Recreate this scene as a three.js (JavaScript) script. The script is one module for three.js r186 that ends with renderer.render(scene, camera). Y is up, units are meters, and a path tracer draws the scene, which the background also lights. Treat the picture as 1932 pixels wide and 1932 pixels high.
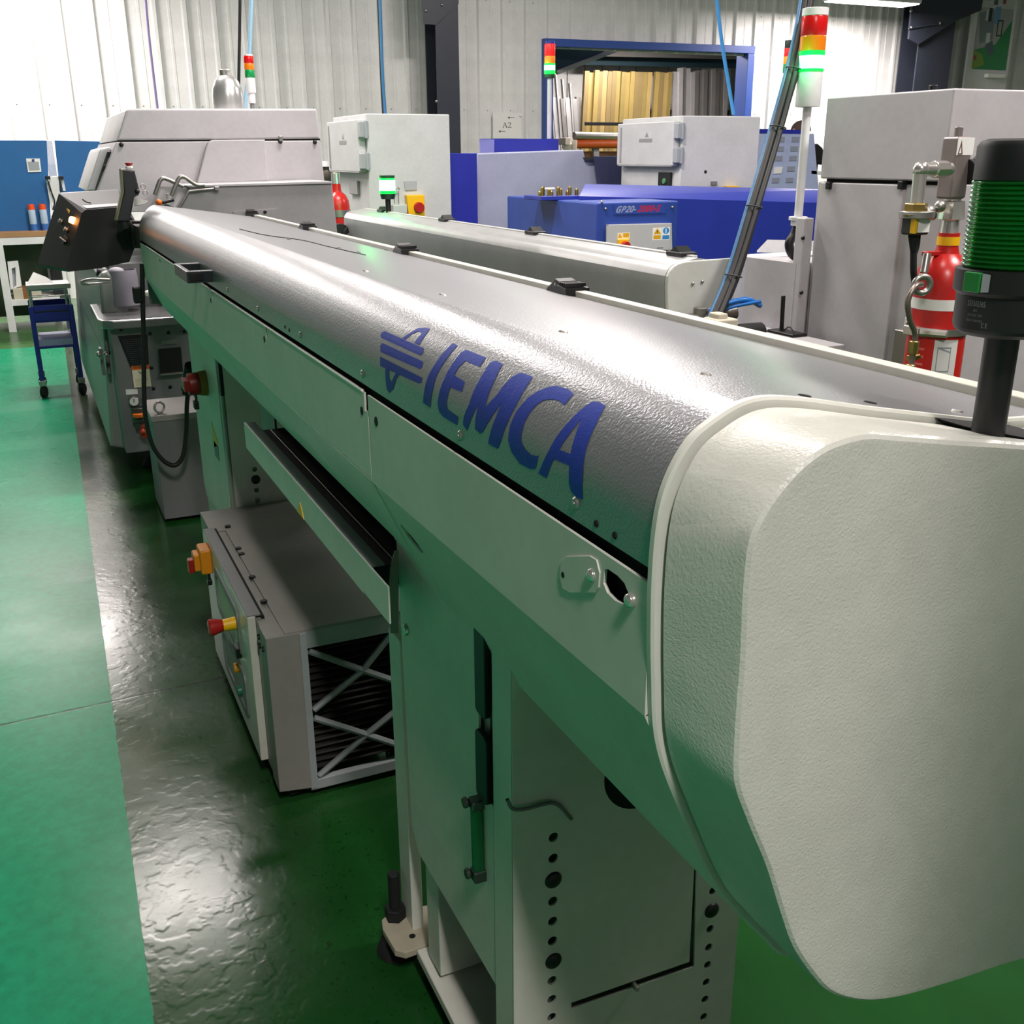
import * as THREE from 'three';
import { RoundedBoxGeometry } from 'three/addons/geometries/RoundedBoxGeometry.js';
import { ConvexGeometry } from 'three/addons/geometries/ConvexGeometry.js';
import { MarchingCubes } from 'three/addons/objects/MarchingCubes.js';
import { mergeGeometries, toCreasedNormals } from 'three/addons/utils/BufferGeometryUtils.js';
import { RectAreaLightUniformsLib } from 'three/addons/lights/RectAreaLightUniformsLib.js';

// ---------- camera, light, exposure ----------
const scene = new THREE.Scene();
scene.background = new THREE.Color(0x000000);
const camera = new THREE.PerspectiveCamera(53.13, 1, 0.05, 60);
{
  const m = new THREE.Matrix4().set(0.908223, 0.142066, -0.393635, 0, -0.004944, 0.944192, 0.329359, 0, 0.418458, -0.297185, 0.858239, 0, 0, 0, 0, 1);
  camera.position.set(0, 1.42, 0);
  camera.quaternion.setFromRotationMatrix(m);
}
const renderer = new THREE.WebGLRenderer({ antialias: true });
renderer.toneMapping = THREE.LinearToneMapping;
renderer.toneMappingExposure = 5.0;
renderer.shadowMap.enabled = true;
RectAreaLightUniformsLib.init();
// ceiling lights, all but the second out of view: [x, y, z, length along x, width along z, intensity]
const LAMPS = [
  [-0.4, 3.45, -10.9, 1.5, 0.3, 30], [9.95, 3.18, -10.9, 1.25, 0.3, 30],  // first unseen, placed to brighten the left wall; second in view
  [5.0, 4.3, -8.6, 1.3, 0.4, 15],  // unseen, placed to light the middle of the hall
  [2.0, 4.2, -4.7, 1.3, 0.4, 20], [0.55, 4.2, -7.3, 1.3, 0.4, 18],  // unseen, placed for the cover highlight and the floor sheen
  [1.0, 4.2, -1.9, 0.4, 1.3, 5], [3.6, 4.2, -0.9, 1.3, 0.4, 20], [-0.1, 4.6, 2.0, 0.32, 1.3, 29],  // unseen, placed to light the walkway, tall cabinet front and end cap
  [7.2, 4.2, -4.2, 1.3, 0.4, 17],  // unseen, placed to light the right of the hall
  [7.9, 3.05, -13.1, 1.6, 0.4, 11],  // unseen, placed to light the bar storage
];

// ---------- helpers ----------
let seed = 7;
const rnd = () => { seed = (seed * 1664525 + 1013904223) >>> 0; return seed / 4294967296; };
const V = (a) => new THREE.Vector3(a[0], a[1], a[2]);
const used = {};
const numbered = (n) => { if (!(n in used)) { used[n] = 0; return n; } used[n]++; return n + '_' + String(used[n]).padStart(3, '0'); };
function uvBox(g) {                        // uv in metres by the dominant direction of each face
  if (g.index) g = g.toNonIndexed();
  const p = g.attributes.position, n = g.attributes.normal, uv = new Float32Array(p.count * 2);
  for (let i = 0; i < p.count; i += 3) {
    const ax = p.getX(i + 1) - p.getX(i), ay = p.getY(i + 1) - p.getY(i), az = p.getZ(i + 1) - p.getZ(i);
    const bx = p.getX(i + 2) - p.getX(i), by = p.getY(i + 2) - p.getY(i), bz = p.getZ(i + 2) - p.getZ(i);
    const nx = Math.abs(ay * bz - az * by), ny = Math.abs(az * bx - ax * bz), nz = Math.abs(ax * by - ay * bx);
    for (let k = i; k < i + 3; k++) {
      const x = p.getX(k), y = p.getY(k), z = p.getZ(k);
      if (nx >= ny && nx >= nz) { uv[2 * k] = z; uv[2 * k + 1] = y; } else if (ny >= nz) { uv[2 * k] = x; uv[2 * k + 1] = z; } else { uv[2 * k] = x; uv[2 * k + 1] = y; }
    }
  }
  g.setAttribute('uv', new THREE.BufferAttribute(uv, 2));
  for (const k of Object.keys(g.attributes)) if (!['position', 'normal', 'uv'].includes(k)) g.deleteAttribute(k);
  return g;
}
const fin = (g) => uvBox(g);
function crease(g, a) {                    // smooth normals below the angle, worked in millimetres
  g.scale(1000, 1000, 1000); const r = toCreasedNormals(g, a); r.scale(0.001, 0.001, 0.001); return r;
}
function bx(x0, x1, y0, y1, z0, z1, r = 0.003) {
  const w = Math.abs(x1 - x0), h = Math.abs(y1 - y0), d = Math.abs(z1 - z0);
  r = Math.min(r, w * 0.45, h * 0.45, d * 0.45);
  const g = new RoundedBoxGeometry(w, h, d, 1, r); g.translate((x0 + x1) / 2, (y0 + y1) / 2, (z0 + z1) / 2); return fin(g);
}
function orient(g, a, b) {                 // geometry along +y centred at 0 -> from a to b
  const d = V(b).sub(V(a)), q = new THREE.Quaternion().setFromUnitVectors(new THREE.Vector3(0, 1, 0), d.clone().normalize());
  g.applyQuaternion(q); const c = V(a).add(V(b)).multiplyScalar(0.5); g.translate(c.x, c.y, c.z); return g;
}
function cy(a, b, r, r2 = r, seg = 20) {
  const h = V(a).distanceTo(V(b)), ch = Math.min(0.0015, r * 0.15, r2 * 0.15, h * 0.2);
  const g = new THREE.LatheGeometry([[0, -h / 2], [r - ch, -h / 2], [r, -h / 2 + ch], [r2, h / 2 - ch], [r2 - ch, h / 2], [0, h / 2]].map((p) => new THREE.Vector2(Math.max(p[0], 0), p[1])), seg);
  return orient(fin(crease(g, 0.6)), a, b);
}
function lat(prof, base, seg = 32, a, b) { // turned part, profile [r, y] from its base, upright
  const g = fin(crease(new THREE.LatheGeometry(prof.map((p) => new THREE.Vector2(Math.max(p[0], 0), p[1])), seg), 0.6));
  g.translate(base[0], base[1], base[2]); return g;
}
function tb(pts, r, seg = 0, rs = 8, smooth = true) {
  const P = pts.map(V);
  let c;
  if (smooth) c = new THREE.CatmullRomCurve3(P, false, 'centripetal');
  else { c = new THREE.CurvePath(); for (let i = 0; i + 1 < P.length; i++) c.add(new THREE.LineCurve3(P[i], P[i + 1])); }
  const g = new THREE.TubeGeometry(c, seg || pts.length * 8, r, rs, false);
  return fin(g);
}
function shape(poly, holes) {
  const s = new THREE.Shape(poly.map((p) => new THREE.Vector2(p[0], p[1])));
  for (const h of holes || []) s.holes.push(new THREE.Path(h.map((p) => new THREE.Vector2(p[0], p[1]))));
  return s;
}
function extr(poly, d, holes, bev) {
  const area = poly.reduce((a, p, i) => { const q = poly[(i + 1) % poly.length]; return a + p[0] * q[1] - q[0] * p[1]; }, 0);
  if (area < 0) poly = poly.slice().reverse();
  const o = bev ? { depth: Math.max(d - 2 * bev, 1e-4), bevelEnabled: true, bevelThickness: bev, bevelSize: bev, bevelOffset: -bev, bevelSegments: 2 } : { depth: d, bevelEnabled: false };
  const g = new THREE.ExtrudeGeometry(shape(poly, holes), o);
  if (bev) g.translate(0, 0, bev);
  return crease(g, 0.35);
}
const ez = (poly, z0, z1, o = {}) => { const g = extr(poly, Math.abs(z1 - z0), o.holes, o.bev); g.translate(0, 0, Math.min(z0, z1)); return fin(g); };
const flipU = (p) => p.map((q) => [-q[0], q[1]]);
const ex = (poly, x0, x1, o = {}) => { const g = extr(flipU(poly), Math.abs(x1 - x0), (o.holes || []).map(flipU), o.bev); g.rotateY(Math.PI / 2); g.translate(Math.min(x0, x1), 0, 0); return fin(g); };
const flipV = (p) => p.map((q) => [q[0], -q[1]]);
const ey = (poly, y0, y1, o = {}) => { const g = extr(flipV(poly), Math.abs(y1 - y0), (o.holes || []).map(flipV), o.bev); g.rotateX(-Math.PI / 2); g.translate(0, Math.min(y0, y1), 0); return fin(g); };
const hull = (pts) => fin(crease(new ConvexGeometry(pts.map(V)), 0.4));
const sph = (c, r, s = [1, 1, 1], seg = 20) => { const g = new THREE.SphereGeometry(r, seg, Math.ceil(seg * 0.7)); g.scale(...s); g.translate(...c); return fin(g); };
const tor = (c, R, r, rot = [0, 0, 0], arc = 6.2832) => { const g = new THREE.TorusGeometry(R, r, 8, 24, arc); g.rotateX(rot[0]); g.rotateY(rot[1]); g.rotateZ(rot[2]); g.translate(...c); return fin(g); };
const mg = (...g) => mergeGeometries(g.flat());
const circ = (x, y, r, n = 20) => Array.from({ length: n }, (_, i) => [x + r * Math.cos(i / n * 6.28318), y + r * Math.sin(i / n * 6.28318)]);
const rrect = (x0, x1, y0, y1, r, n = 5) => {
  const o = [];
  for (const [cx, cy2, a] of [[x1 - r, y1 - r, 0], [x0 + r, y1 - r, 1.5708], [x0 + r, y0 + r, 3.1416], [x1 - r, y0 + r, 4.7124]])
    for (let i = 0; i <= n; i++) o.push([cx + r * Math.cos(a + i / n * 1.5708), cy2 + r * Math.sin(a + i / n * 1.5708)]);
  return o;
};
const bb = (p) => { const x = p.map((q) => q[0]), y = p.map((q) => q[1]); return [Math.min(...x), Math.max(...x), Math.min(...y), Math.max(...y)]; };
function mesh(name, geo, mat) { const m = new THREE.Mesh(geo, mat); m.name = name; m.castShadow = m.receiveShadow = true; return m; }
function thing(name, label, category, pos, group) {
  const o = new THREE.Group(); o.name = numbered(name); o.position.set(...pos); scene.add(o);
  o.userData = { label, category }; if (group) o.userData.group = group; o._b = pos; return o;
}
function part(parent, name, geo, mat, label) {   // geo in room coordinates
  let r = parent; while (!r._b) r = r.parent;
  geo = Array.isArray(geo) ? mg(geo) : geo.clone();
  geo.translate(-r._b[0], -r._b[1], -r._b[2]);
  const m = mesh(name, geo, mat); if (label) m.userData.label = label; parent.add(m); return m;
}
function solo(name, geo, mat, label, category, group) {
  const m = mesh(numbered(name), Array.isArray(geo) ? mg(geo) : geo, mat);
  m.geometry.computeBoundingBox(); const b = m.geometry.boundingBox, c = [(b.min.x + b.max.x) / 2, b.min.y, (b.min.z + b.max.z) / 2];
  m.geometry.translate(-c[0], -c[1], -c[2]); m.position.set(...c);
  m.userData = { label, category }; if (group) m.userData.group = group; scene.add(m); return m;
}
function struct(name, geo, mat, parent) {
  const m = mesh(name, Array.isArray(geo) ? mg(geo) : geo, mat);
  if (!parent) { m.userData.kind = 'structure'; scene.add(m); } else parent.add(m); return m;
}

// ---------- procedural textures ----------
const hsh = (x, y, s) => { let h = Math.imul(x, 374761393) + Math.imul(y, 668265263) + Math.imul(s, 974634541); h = Math.imul(h ^ (h >>> 13), 1274126177); return ((h ^ (h >>> 16)) >>> 0) / 4294967296; };
function vn(x, y, s, per = 0) {            // value noise, tiling when per > 0
  let xi = Math.floor(x), yi = Math.floor(y); const fx = x - xi, fy = y - yi, u = fx * fx * (3 - 2 * fx), v = fy * fy * (3 - 2 * fy);
  let x1 = xi + 1, y1 = yi + 1;
  if (per) { xi = ((xi % per) + per) % per; yi = ((yi % per) + per) % per; x1 = ((x1 % per) + per) % per; y1 = ((y1 % per) + per) % per; }
  const a = hsh(xi, yi, s), b = hsh(x1, yi, s), c = hsh(xi, y1, s), d = hsh(x1, y1, s);
  return a + (b - a) * u + (c - a) * v + (a - b - c + d) * u * v;
}
const fbm = (x, y, s, o = 4) => { let t = 0, a = 0.5, f = 1; for (let i = 0; i < o; i++) { t += a * vn(x * f, y * f, s + i); a *= 0.5; f *= 2.03; } return t; };
function dtex(n, m, fn, srgb) {            // fn(u, v) -> [r, g, b] 0..1 or a number
  const d = new Uint8Array(n * m * 4);
  for (let j = 0; j < m; j++) for (let i = 0; i < n; i++) {
    const c = fn((i + 0.5) / n, (j + 0.5) / m), k = (j * n + i) * 4;
    if (typeof c === 'number') { d[k] = d[k + 1] = d[k + 2] = Math.max(0, Math.min(255, c * 255)); } else for (let q = 0; q < 3; q++) d[k + q] = Math.max(0, Math.min(255, c[q] * 255));
    d[k + 3] = 255;
  }
  const t = new THREE.DataTexture(d, n, m); t.wrapS = t.wrapT = THREE.RepeatWrapping; t.magFilter = THREE.LinearFilter; t.minFilter = THREE.LinearMipmapLinearFilter; t.generateMipmaps = true;
  if (srgb) t.colorSpace = THREE.SRGBColorSpace; t.needsUpdate = true; return t;
}
function ctex(w, h, draw) {
  const c = document.createElement('canvas'); c.width = w; c.height = h; const x = c.getContext('2d'); draw(x, w, h);
  const t = new THREE.CanvasTexture(c); t.colorSpace = THREE.SRGBColorSpace; t.anisotropy = 4; return t;
}
const tile = (t, size) => { const c = t.clone(); c.repeat.set(1 / size, 1 / size); c.needsUpdate = true; return c; };
const peelBase = dtex(512, 512, (u, v) => 0.6 * vn(u * 72, v * 72, 3, 72) + 0.4 * vn(u * 140, v * 140, 9, 140));
const grimeBase = dtex(512, 512, (u, v) => 0.86 + 0.14 * (0.6 * vn(u * 10, v * 10, 21, 10) + 0.4 * vn(u * 60, v * 60, 22, 60)));
const PEEL = tile(peelBase, 0.13), PEELW = tile(peelBase, 0.4), GRIME = tile(grimeBase, 0.9);
const paint = (col, rough = 0.45, o = {}) => {
  const p = { color: col, roughness: rough, metalness: o.metal || 0, map: o.plain ? null : GRIME };
  if (o.bump) { p.bumpMap = o.wide ? PEELW : PEEL; p.bumpScale = o.bump; }
  if (o.side) p.side = THREE.DoubleSide;
  return new THREE.MeshStandardMaterial(p);
};
const plain = (col, rough = 0.5, metal = 0) => new THREE.MeshStandardMaterial({ color: col, roughness: rough, metalness: metal });
const glow = (col, e, k) => new THREE.MeshStandardMaterial({ color: col, roughness: 0.4, emissive: e, emissiveIntensity: k });
const printed = (t, rough = 0.6) => new THREE.MeshStandardMaterial({ map: t, roughness: rough });
const M = {
  cream: paint(0xd9dad0, 0.40, { bump: 0.00028 }),
  creamSmooth: paint(0xd9dad0, 0.45),
  silver: paint(0x98999c, 0.31, { metal: 0.6, bump: 0.00028, plain: true }),
  silverLight: paint(0xb2b3b2, 0.38, { metal: 0.5 }),
  grey: paint(0xb9b6b9, 0.5), greyMid: paint(0x9d9b9d, 0.5), greyDark: paint(0x77797a, 0.5), coolerTop: paint(0x8e8b86, 0.5),
  white: paint(0xe2e2e2, 0.5), cab: paint(0xcacbcb, 0.5), cladding: paint(0xdfdfdd, 0.42),
  black: plain(0x0c0d0f, 0.45), blackMat: plain(0x101214, 0.75), rubber: plain(0x141517, 0.8), dark: plain(0x0a0b0b, 0.9),
  chrome: plain(0xdedad4, 0.22, 0.8), steel: plain(0xa9a7a2, 0.35, 0.85), brass: plain(0xb59a5a, 0.3, 1),
  lilac: paint(0xa9adc6, 0.5), blue: paint(0x27379c, 0.4), blueDeep: paint(0x262fa0, 0.42), navy: paint(0x2b3052, 0.45), frameBlue: paint(0x31509c, 0.45),
  column: paint(0x2c303c, 0.45), board: paint(0x1f63a0, 0.6), red: paint(0xc0201c, 0.3), redDull: plain(0xa81c18, 0.4), yellow: plain(0xf0b90c, 0.45), orange: plain(0xe06a10, 0.4),
  cartBlue: paint(0x1c2a8e, 0.4), wood: paint(0xa87f58, 0.6), paper: plain(0xe9e8e4, 0.8), hose: plain(0x151617, 0.55), hoseBlue: plain(0x2d6690, 0.4), tubeBlue: plain(0x1d6fc4, 0.35),
  logo: plain(0x1d2c8c, 0.35), beige: plain(0xb9b2a0, 0.6), screenGrey: plain(0x9ba0a4, 0.4),
  lensRed: plain(0xc81414, 0.25), lensAmber: plain(0xe07a10, 0.25), lensGreen: plain(0x0d8a45, 0.25),
  litGreen: glow(0xc0ffd8, 0x60ff98, 1.0), fringeGreen: glow(0x10a040, 0x00ff4c, 0.22), litAmber: glow(0xffa040, 0xffa050, 4),  // includes the green glare fringe of a lit lens, put on as rings
};

// ---------- the setting ----------
const greenBorder = (z) => -0.022 - 0.0208 * z;        // edge of the painted walkway
function floorColour(x, z) {
  const b = greenBorder(z);
  const far = z < -8.95 + 0.01 * vn(x * 6, 1, 51);
  const n1 = fbm(x * 1.7, z * 1.7, 5), n2 = fbm(x * 9, z * 9, 15), n3 = vn(x * 60, z * 60, 30), n4 = vn(x * 190, z * 190, 31);
  let c;
  if (x < b && !far) {                                  // walkway: emerald coat, scuffed pale
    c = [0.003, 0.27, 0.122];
    const w = Math.max(0, n1 * 1.3 - 0.42) * 0.9 * (0.55 + 0.9 * n2);
    c = [c[0] + 0.025 * w, c[1] + 0.03 * w, c[2] + 0.03 * w];
    const k = 0.9 + 0.2 * (n3 - 0.5) + 0.12 * (n4 - 0.5); c = c.map((q) => q * k);
  } else {                                              // older green coat, worn to grey along the walkway
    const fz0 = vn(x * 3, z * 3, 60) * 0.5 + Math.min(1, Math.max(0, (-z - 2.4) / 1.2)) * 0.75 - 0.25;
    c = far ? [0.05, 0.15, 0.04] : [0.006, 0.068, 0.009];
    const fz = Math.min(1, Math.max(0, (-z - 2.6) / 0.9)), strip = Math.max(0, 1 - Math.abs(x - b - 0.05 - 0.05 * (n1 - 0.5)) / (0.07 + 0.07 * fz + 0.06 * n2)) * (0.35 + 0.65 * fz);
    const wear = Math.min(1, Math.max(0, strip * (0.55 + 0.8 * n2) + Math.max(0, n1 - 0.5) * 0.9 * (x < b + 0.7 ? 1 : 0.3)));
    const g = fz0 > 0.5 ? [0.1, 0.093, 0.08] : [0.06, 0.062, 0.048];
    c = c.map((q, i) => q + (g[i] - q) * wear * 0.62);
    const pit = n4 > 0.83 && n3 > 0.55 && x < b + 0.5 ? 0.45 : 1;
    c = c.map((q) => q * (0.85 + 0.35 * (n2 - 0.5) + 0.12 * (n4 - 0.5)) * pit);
  }
  const gap = Math.abs(z + 2.735 + 0.03 * (x - 0.03)); if (gap < 0.0035) c = c.map((q) => q * 0.25);
  return c.map((q) => Math.pow(Math.max(q, 0), 1 / 2.2));
}
function floorHeight(x, z) {
  const b = greenBorder(z), n = fbm(x * 16, z * 16, 70, 4);
  const chip = x > b && x < b + 0.75 ? Math.min(1, Math.max(0, (fbm(x * 38, z * 38, 80, 3) - 0.40) * 7)) * 0.25 : 0.12;
  const gap = Math.abs(z + 2.735 + 0.03 * (x - 0.03)) < 0.004 ? 0.3 : 0;
  return 0.25 + 0.3 * n + chip - gap + 0.05 * vn(x * 150, z * 150, 90);
}
function floorRough(x, z) {
  const b = greenBorder(z), n = fbm(x * 5, z * 5, 100, 4);
  return x < b ? 0.22 + 0.12 * n : x > 0.62 ? 0.55 + 0.2 * n : 0.13 + 0.15 * n;
}
const FX0 = -0.9, FX1 = 0.88, FZ0 = -6.6, FZ1 = -1.0;
{
  const near = (fn) => dtex(1024, 2048, (u, v) => fn(FX0 + u * (FX1 - FX0), FZ1 + v * (FZ0 - FZ1)));
  const a = near(floorColour); a.colorSpace = THREE.SRGBColorSpace;
  const fm = new THREE.MeshPhysicalMaterial({ map: a, bumpMap: near(floorHeight), bumpScale: 0.0006, roughnessMap: near(floorRough), roughness: 1, specularIntensity: 0.38 });
  const wm = fm.clone(); wm.specularIntensity = 0.12;
  const floor = new THREE.Group(); floor.name = 'floor'; floor.userData.kind = 'structure'; scene.add(floor);
  const strip = (name, poly, mat) => {       // part of the near floor either side of the painted edge
    const g = ey(poly, -0.12, 0), p = g.attributes.position, uv = g.attributes.uv;
    for (let i = 0; i < p.count; i++) uv.setXY(i, (p.getX(i) - FX0) / (FX1 - FX0), (p.getZ(i) - FZ1) / (FZ0 - FZ1));
    floor.add(mesh(name, g, mat));
  };
  const slab = (name, x0, x1, z0, z1, mat) => {
    const g = new THREE.BoxGeometry(x1 - x0, 0.12, z0 - z1); g.translate((x0 + x1) / 2, -0.06, (z0 + z1) / 2);
    const p = g.attributes.position, uv = g.attributes.uv;
    for (let i = 0; i < p.count; i++) uv.setXY(i, (p.getX(i) - x0) / (x1 - x0), (p.getZ(i) - z0) / (z1 - z0));
    floor.add(mesh(name, g, mat));
  };
  const e1 = greenBorder(FZ1), e0 = greenBorder(FZ0);
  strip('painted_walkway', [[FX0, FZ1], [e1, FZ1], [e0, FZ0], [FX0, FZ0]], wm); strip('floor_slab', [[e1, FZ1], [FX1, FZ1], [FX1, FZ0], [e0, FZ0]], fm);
  const FW = [-7.4, 14.9, 6.4, -17];
  const rest = (x0, x1, z0, z1, n, m) => {
    const t = dtex(n, m, (u, v) => floorColour(x0 + u * (x1 - x0), z0 + v * (z1 - z0))); t.colorSpace = THREE.SRGBColorSpace;
    const r = dtex(n, m, (u, v) => floorRough(x0 + u * (x1 - x0), z0 + v * (z1 - z0)));
    slab('floor_slab', x0, x1, z0, z1, new THREE.MeshPhysicalMaterial({ map: t, roughnessMap: r, roughness: 1, specularIntensity: x0 >= FX1 ? 0.1 : x1 <= FX0 ? 0.12 : 0.3 }));
  };
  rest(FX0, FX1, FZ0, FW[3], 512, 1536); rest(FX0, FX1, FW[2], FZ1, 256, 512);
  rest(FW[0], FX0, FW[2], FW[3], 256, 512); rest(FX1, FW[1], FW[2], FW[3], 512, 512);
}
struct('ceiling', bx(-7.4, 14.9, 5.6, 5.75, -17, 6.4), paint(0x8a8c8e, 0.8));  // unseen ceiling, grey chosen for the light it returns
const unseenWall = paint(0xa6a8aa, 0.7);  // walls out of view, tone chosen for the light they bounce
struct('unseen_wall_left', bx(-7.4, -7.2, 0, 5.6, -17, 6.4), unseenWall);
struct('wall_right', bx(14.7, 14.9, 0, 5.6, -17, 6.4), M.cladding);
struct('unseen_wall_front', bx(-7.2, 14.7, 0, 5.6, 6.2, 6.4), unseenWall);
struct('wall_storage', bx(-7.2, 14.7, 0, 5.6, -17, -16.8), M.cladding);
{
  const wall = new THREE.Group(); wall.name = 'wall_back'; wall.userData.kind = 'structure'; scene.add(wall);
  const P = 0.3, OX0 = 6.04, OX1 = 9.06, OT = [[7.236,2.6217]][0][1];
  const sec = [[0, 0], [0.1, 0], [0.104, 0.004], [0.128, 0.004], [0.132, 0], [0.235, 0], [0.25, 0.034], [0.285, 0.034], [0.3, 0], [0.3, -0.02], [0, -0.02]];
  const full = ey(sec, 0, 5.6), over = ey(sec, OT, 5.6);
  const bolt = mg([0.55, 1.92, 3.1, 4.3].map((y) => sph([0.06, y, 0.002], 0.008, [1, 1, 0.6], 8)));
  for (let i = -24; i < 49; i++) {
    const x = i * P + 0.05; if (x < -7.3 || x > 14.7) continue;
    const hole = x + P > OX0 + 0.02 && x < OX1 - 0.02;
    const m = mesh('cladding_panel', hole ? over : full, M.cladding); m.position.set(x, 0, -12); wall.add(m);
    if (!hole) { const b = mesh('fixing_bolt', bolt, M.steel); m.add(b); }
  }
}

// ---------- bar feeder in the foreground ----------
const Fd = thing('bar_feeder', 'long bar feeder with a dark metallic cover and pale green-lit body filling the foreground', 'bar feeder', [0.68, 0, -2.4]);
const PROF = [[.3815,1.133],[.382,1.16],[.382,1.1626],[.3821,1.1653],[.3823,1.1679],[.3826,1.1706],[.3829,1.1732],[.3833,1.1758],[.3838,1.1784],[.3843,1.181],[.3849,1.1836],[.3856,1.1861],[.3863,1.1886],[.3871,1.1911],[.388,1.1936],[.389,1.1961],[.39,1.1985],[.3911,1.2009],[.3922,1.2032],[.3934,1.2056],[.3947,1.2078],[.396,1.2101],[.3974,1.2123],[.3989,1.2145],[.4004,1.2166],[.4019,1.2186],[.4036,1.2207],[.4052,1.2226],[.407,1.2246],[.4088,1.2264],[.4106,1.2282],[.4125,1.23],[.4144,1.2317],[.4164,1.2333],[.4184,1.2349],[.4205,1.2364],[.4226,1.2379],[.4247,1.2393],[.4269,1.2406],[.4291,1.2419],[.4313,1.2431],[.4336,1.2442],[.4359,1.2453],[.4383,1.2463],[.4406,1.2472],[.443,1.248],[.4454,1.2488],[.4478,1.2495],[.4503,1.2501],[.4527,1.2507],[.985,1.1512]];
const ZJ = -0.5855, ZE = -4.09;
const endZ = (x) => ZE - Math.max(0, (x - 0.40)) * 1.68;
{
  // cover: folded sheet swept along the machine, its far end cut on the skew
  const inner = PROF.map((p, i) => {
    const a = PROF[Math.max(i - 1, 0)], b = PROF[Math.min(i + 1, PROF.length - 1)], dx = b[0] - a[0], dy = b[1] - a[1], l = Math.hypot(dx, dy);
    return [p[0] + dy / l * 0.0025, p[1] - dx / l * 0.0025];
  });
  const ring = PROF.concat(inner.reverse());
  const g = extr(ring, 1, null, 0);
  const p = g.attributes.position;
  for (let i = 0; i < p.count; i++) p.setZ(i, p.getZ(i) > 0.5 ? ZJ : endZ(p.getX(i)));
  g.computeVertexNormals();
  const cg = fin(crease(g, 0.5)), cp0 = cg.attributes.position, cu = cg.attributes.uv;
  const arcAt = PROF.map((q, i) => PROF.slice(1, i + 1).reduce((t, r, k) => t + Math.hypot(r[0] - PROF[k][0], r[1] - PROF[k][1]), 0));
  for (let i = 0; i < cp0.count; i++) {     // uv = along the machine, round the profile
    let bd = 9, s = 0;
    for (let k = 1; k < PROF.length; k++) {
      const a = PROF[k - 1], b = PROF[k], dx = b[0] - a[0], dy = b[1] - a[1], l = dx * dx + dy * dy, t = Math.max(0, Math.min(1, ((cp0.getX(i) - a[0]) * dx + (cp0.getY(i) - a[1]) * dy) / l));
      const d = Math.hypot(cp0.getX(i) - a[0] - dx * t, cp0.getY(i) - a[1] - dy * t); if (d < bd) { bd = d; s = arcAt[k - 1] + t * Math.sqrt(l); }
    }
    cu.setXY(i, cp0.getZ(i), s);
  }
  const cover = part(Fd, 'cover', cg, M.silver, 'dark metallic hammered cover');
  // print on the cover: outlines in (z, arc length)
  const arc = [0]; for (let i = 1; i < PROF.length; i++) arc.push(arc[i - 1] + Math.hypot(PROF[i][0] - PROF[i - 1][0], PROF[i][1] - PROF[i - 1][1]));
  const onCover = (z, s, h) => {
    let i = 1; while (i < PROF.length - 1 && arc[i] < s) i++;
    const t = (s - arc[i - 1]) / (arc[i] - arc[i - 1]), a = PROF[i - 1], b = PROF[i], l = arc[i] - arc[i - 1];
    return [a[0] + (b[0] - a[0]) * t - (b[1] - a[1]) / l * h, a[1] + (b[1] - a[1]) * t + (b[0] - a[0]) / l * h, z];
  };
  const wrap = (poly, hole) => {
    const flat = new THREE.ShapeGeometry(shape(poly.map((q) => [-q[0], q[1]]), hole ? [hole.map((q) => [-q[0], q[1]])] : [])).toNonIndexed();
    let tri = []; const fp = flat.attributes.position; for (let i = 0; i < fp.count; i++) tri.push([fp.getX(i), fp.getY(i)]);
    for (let it = 0; it < 6; it++) {
      const o = []; const long = (a, b) => Math.hypot(a[0] - b[0], a[1] - b[1]) > 0.009, mid = (a, b) => [(a[0] + b[0]) / 2, (a[1] + b[1]) / 2];
      for (let i = 0; i < tri.length; i += 3) {
        let [a, b, c] = [tri[i], tri[i + 1], tri[i + 2]]; const L = [long(a, b), long(b, c), long(c, a)], n = L[0] + L[1] + L[2];
        if (!n) { o.push(a, b, c); continue; }
        if (n === 3) { const d = mid(a, b), e = mid(b, c), f = mid(c, a); o.push(a, d, f, d, b, e, f, e, c, d, e, f); continue; }
        while (!(n === 1 ? L[0] : !L[2])) { [a, b, c] = [b, c, a]; L.push(L.shift()); }
        if (n === 1) { const d = mid(a, b); o.push(a, d, c, d, b, c); } else { const d = mid(a, b), e = mid(b, c); o.push(a, d, c, d, b, e, d, e, c); }
      }
      tri = o;
    }
    const pos = [], uv = [], nor = [];
    for (let i = 0; i < tri.length; i += 3) [tri[i], tri[i + 1]] = [tri[i + 1], tri[i]];
    for (const [u, s] of tri) { const q = onCover(-u, s, 0.0004), q2 = onCover(-u, s, 1.0004); pos.push(...q); nor.push(q2[0] - q[0], q2[1] - q[1], 0); uv.push(u, s); }
    const r = new THREE.BufferGeometry(); r.setAttribute('position', new THREE.Float32BufferAttribute(pos, 3)); r.setAttribute('normal', new THREE.Float32BufferAttribute(nor, 3)); r.setAttribute('uv', new THREE.Float32BufferAttribute(uv, 2)); return r;
  };
  const ink = new THREE.MeshPhysicalMaterial({ color: 0x17359c, roughness: 0.5, bumpMap: PEEL, bumpScale: 0.00012, side: THREE.DoubleSide, specularIntensity: 0.6 });
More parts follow.
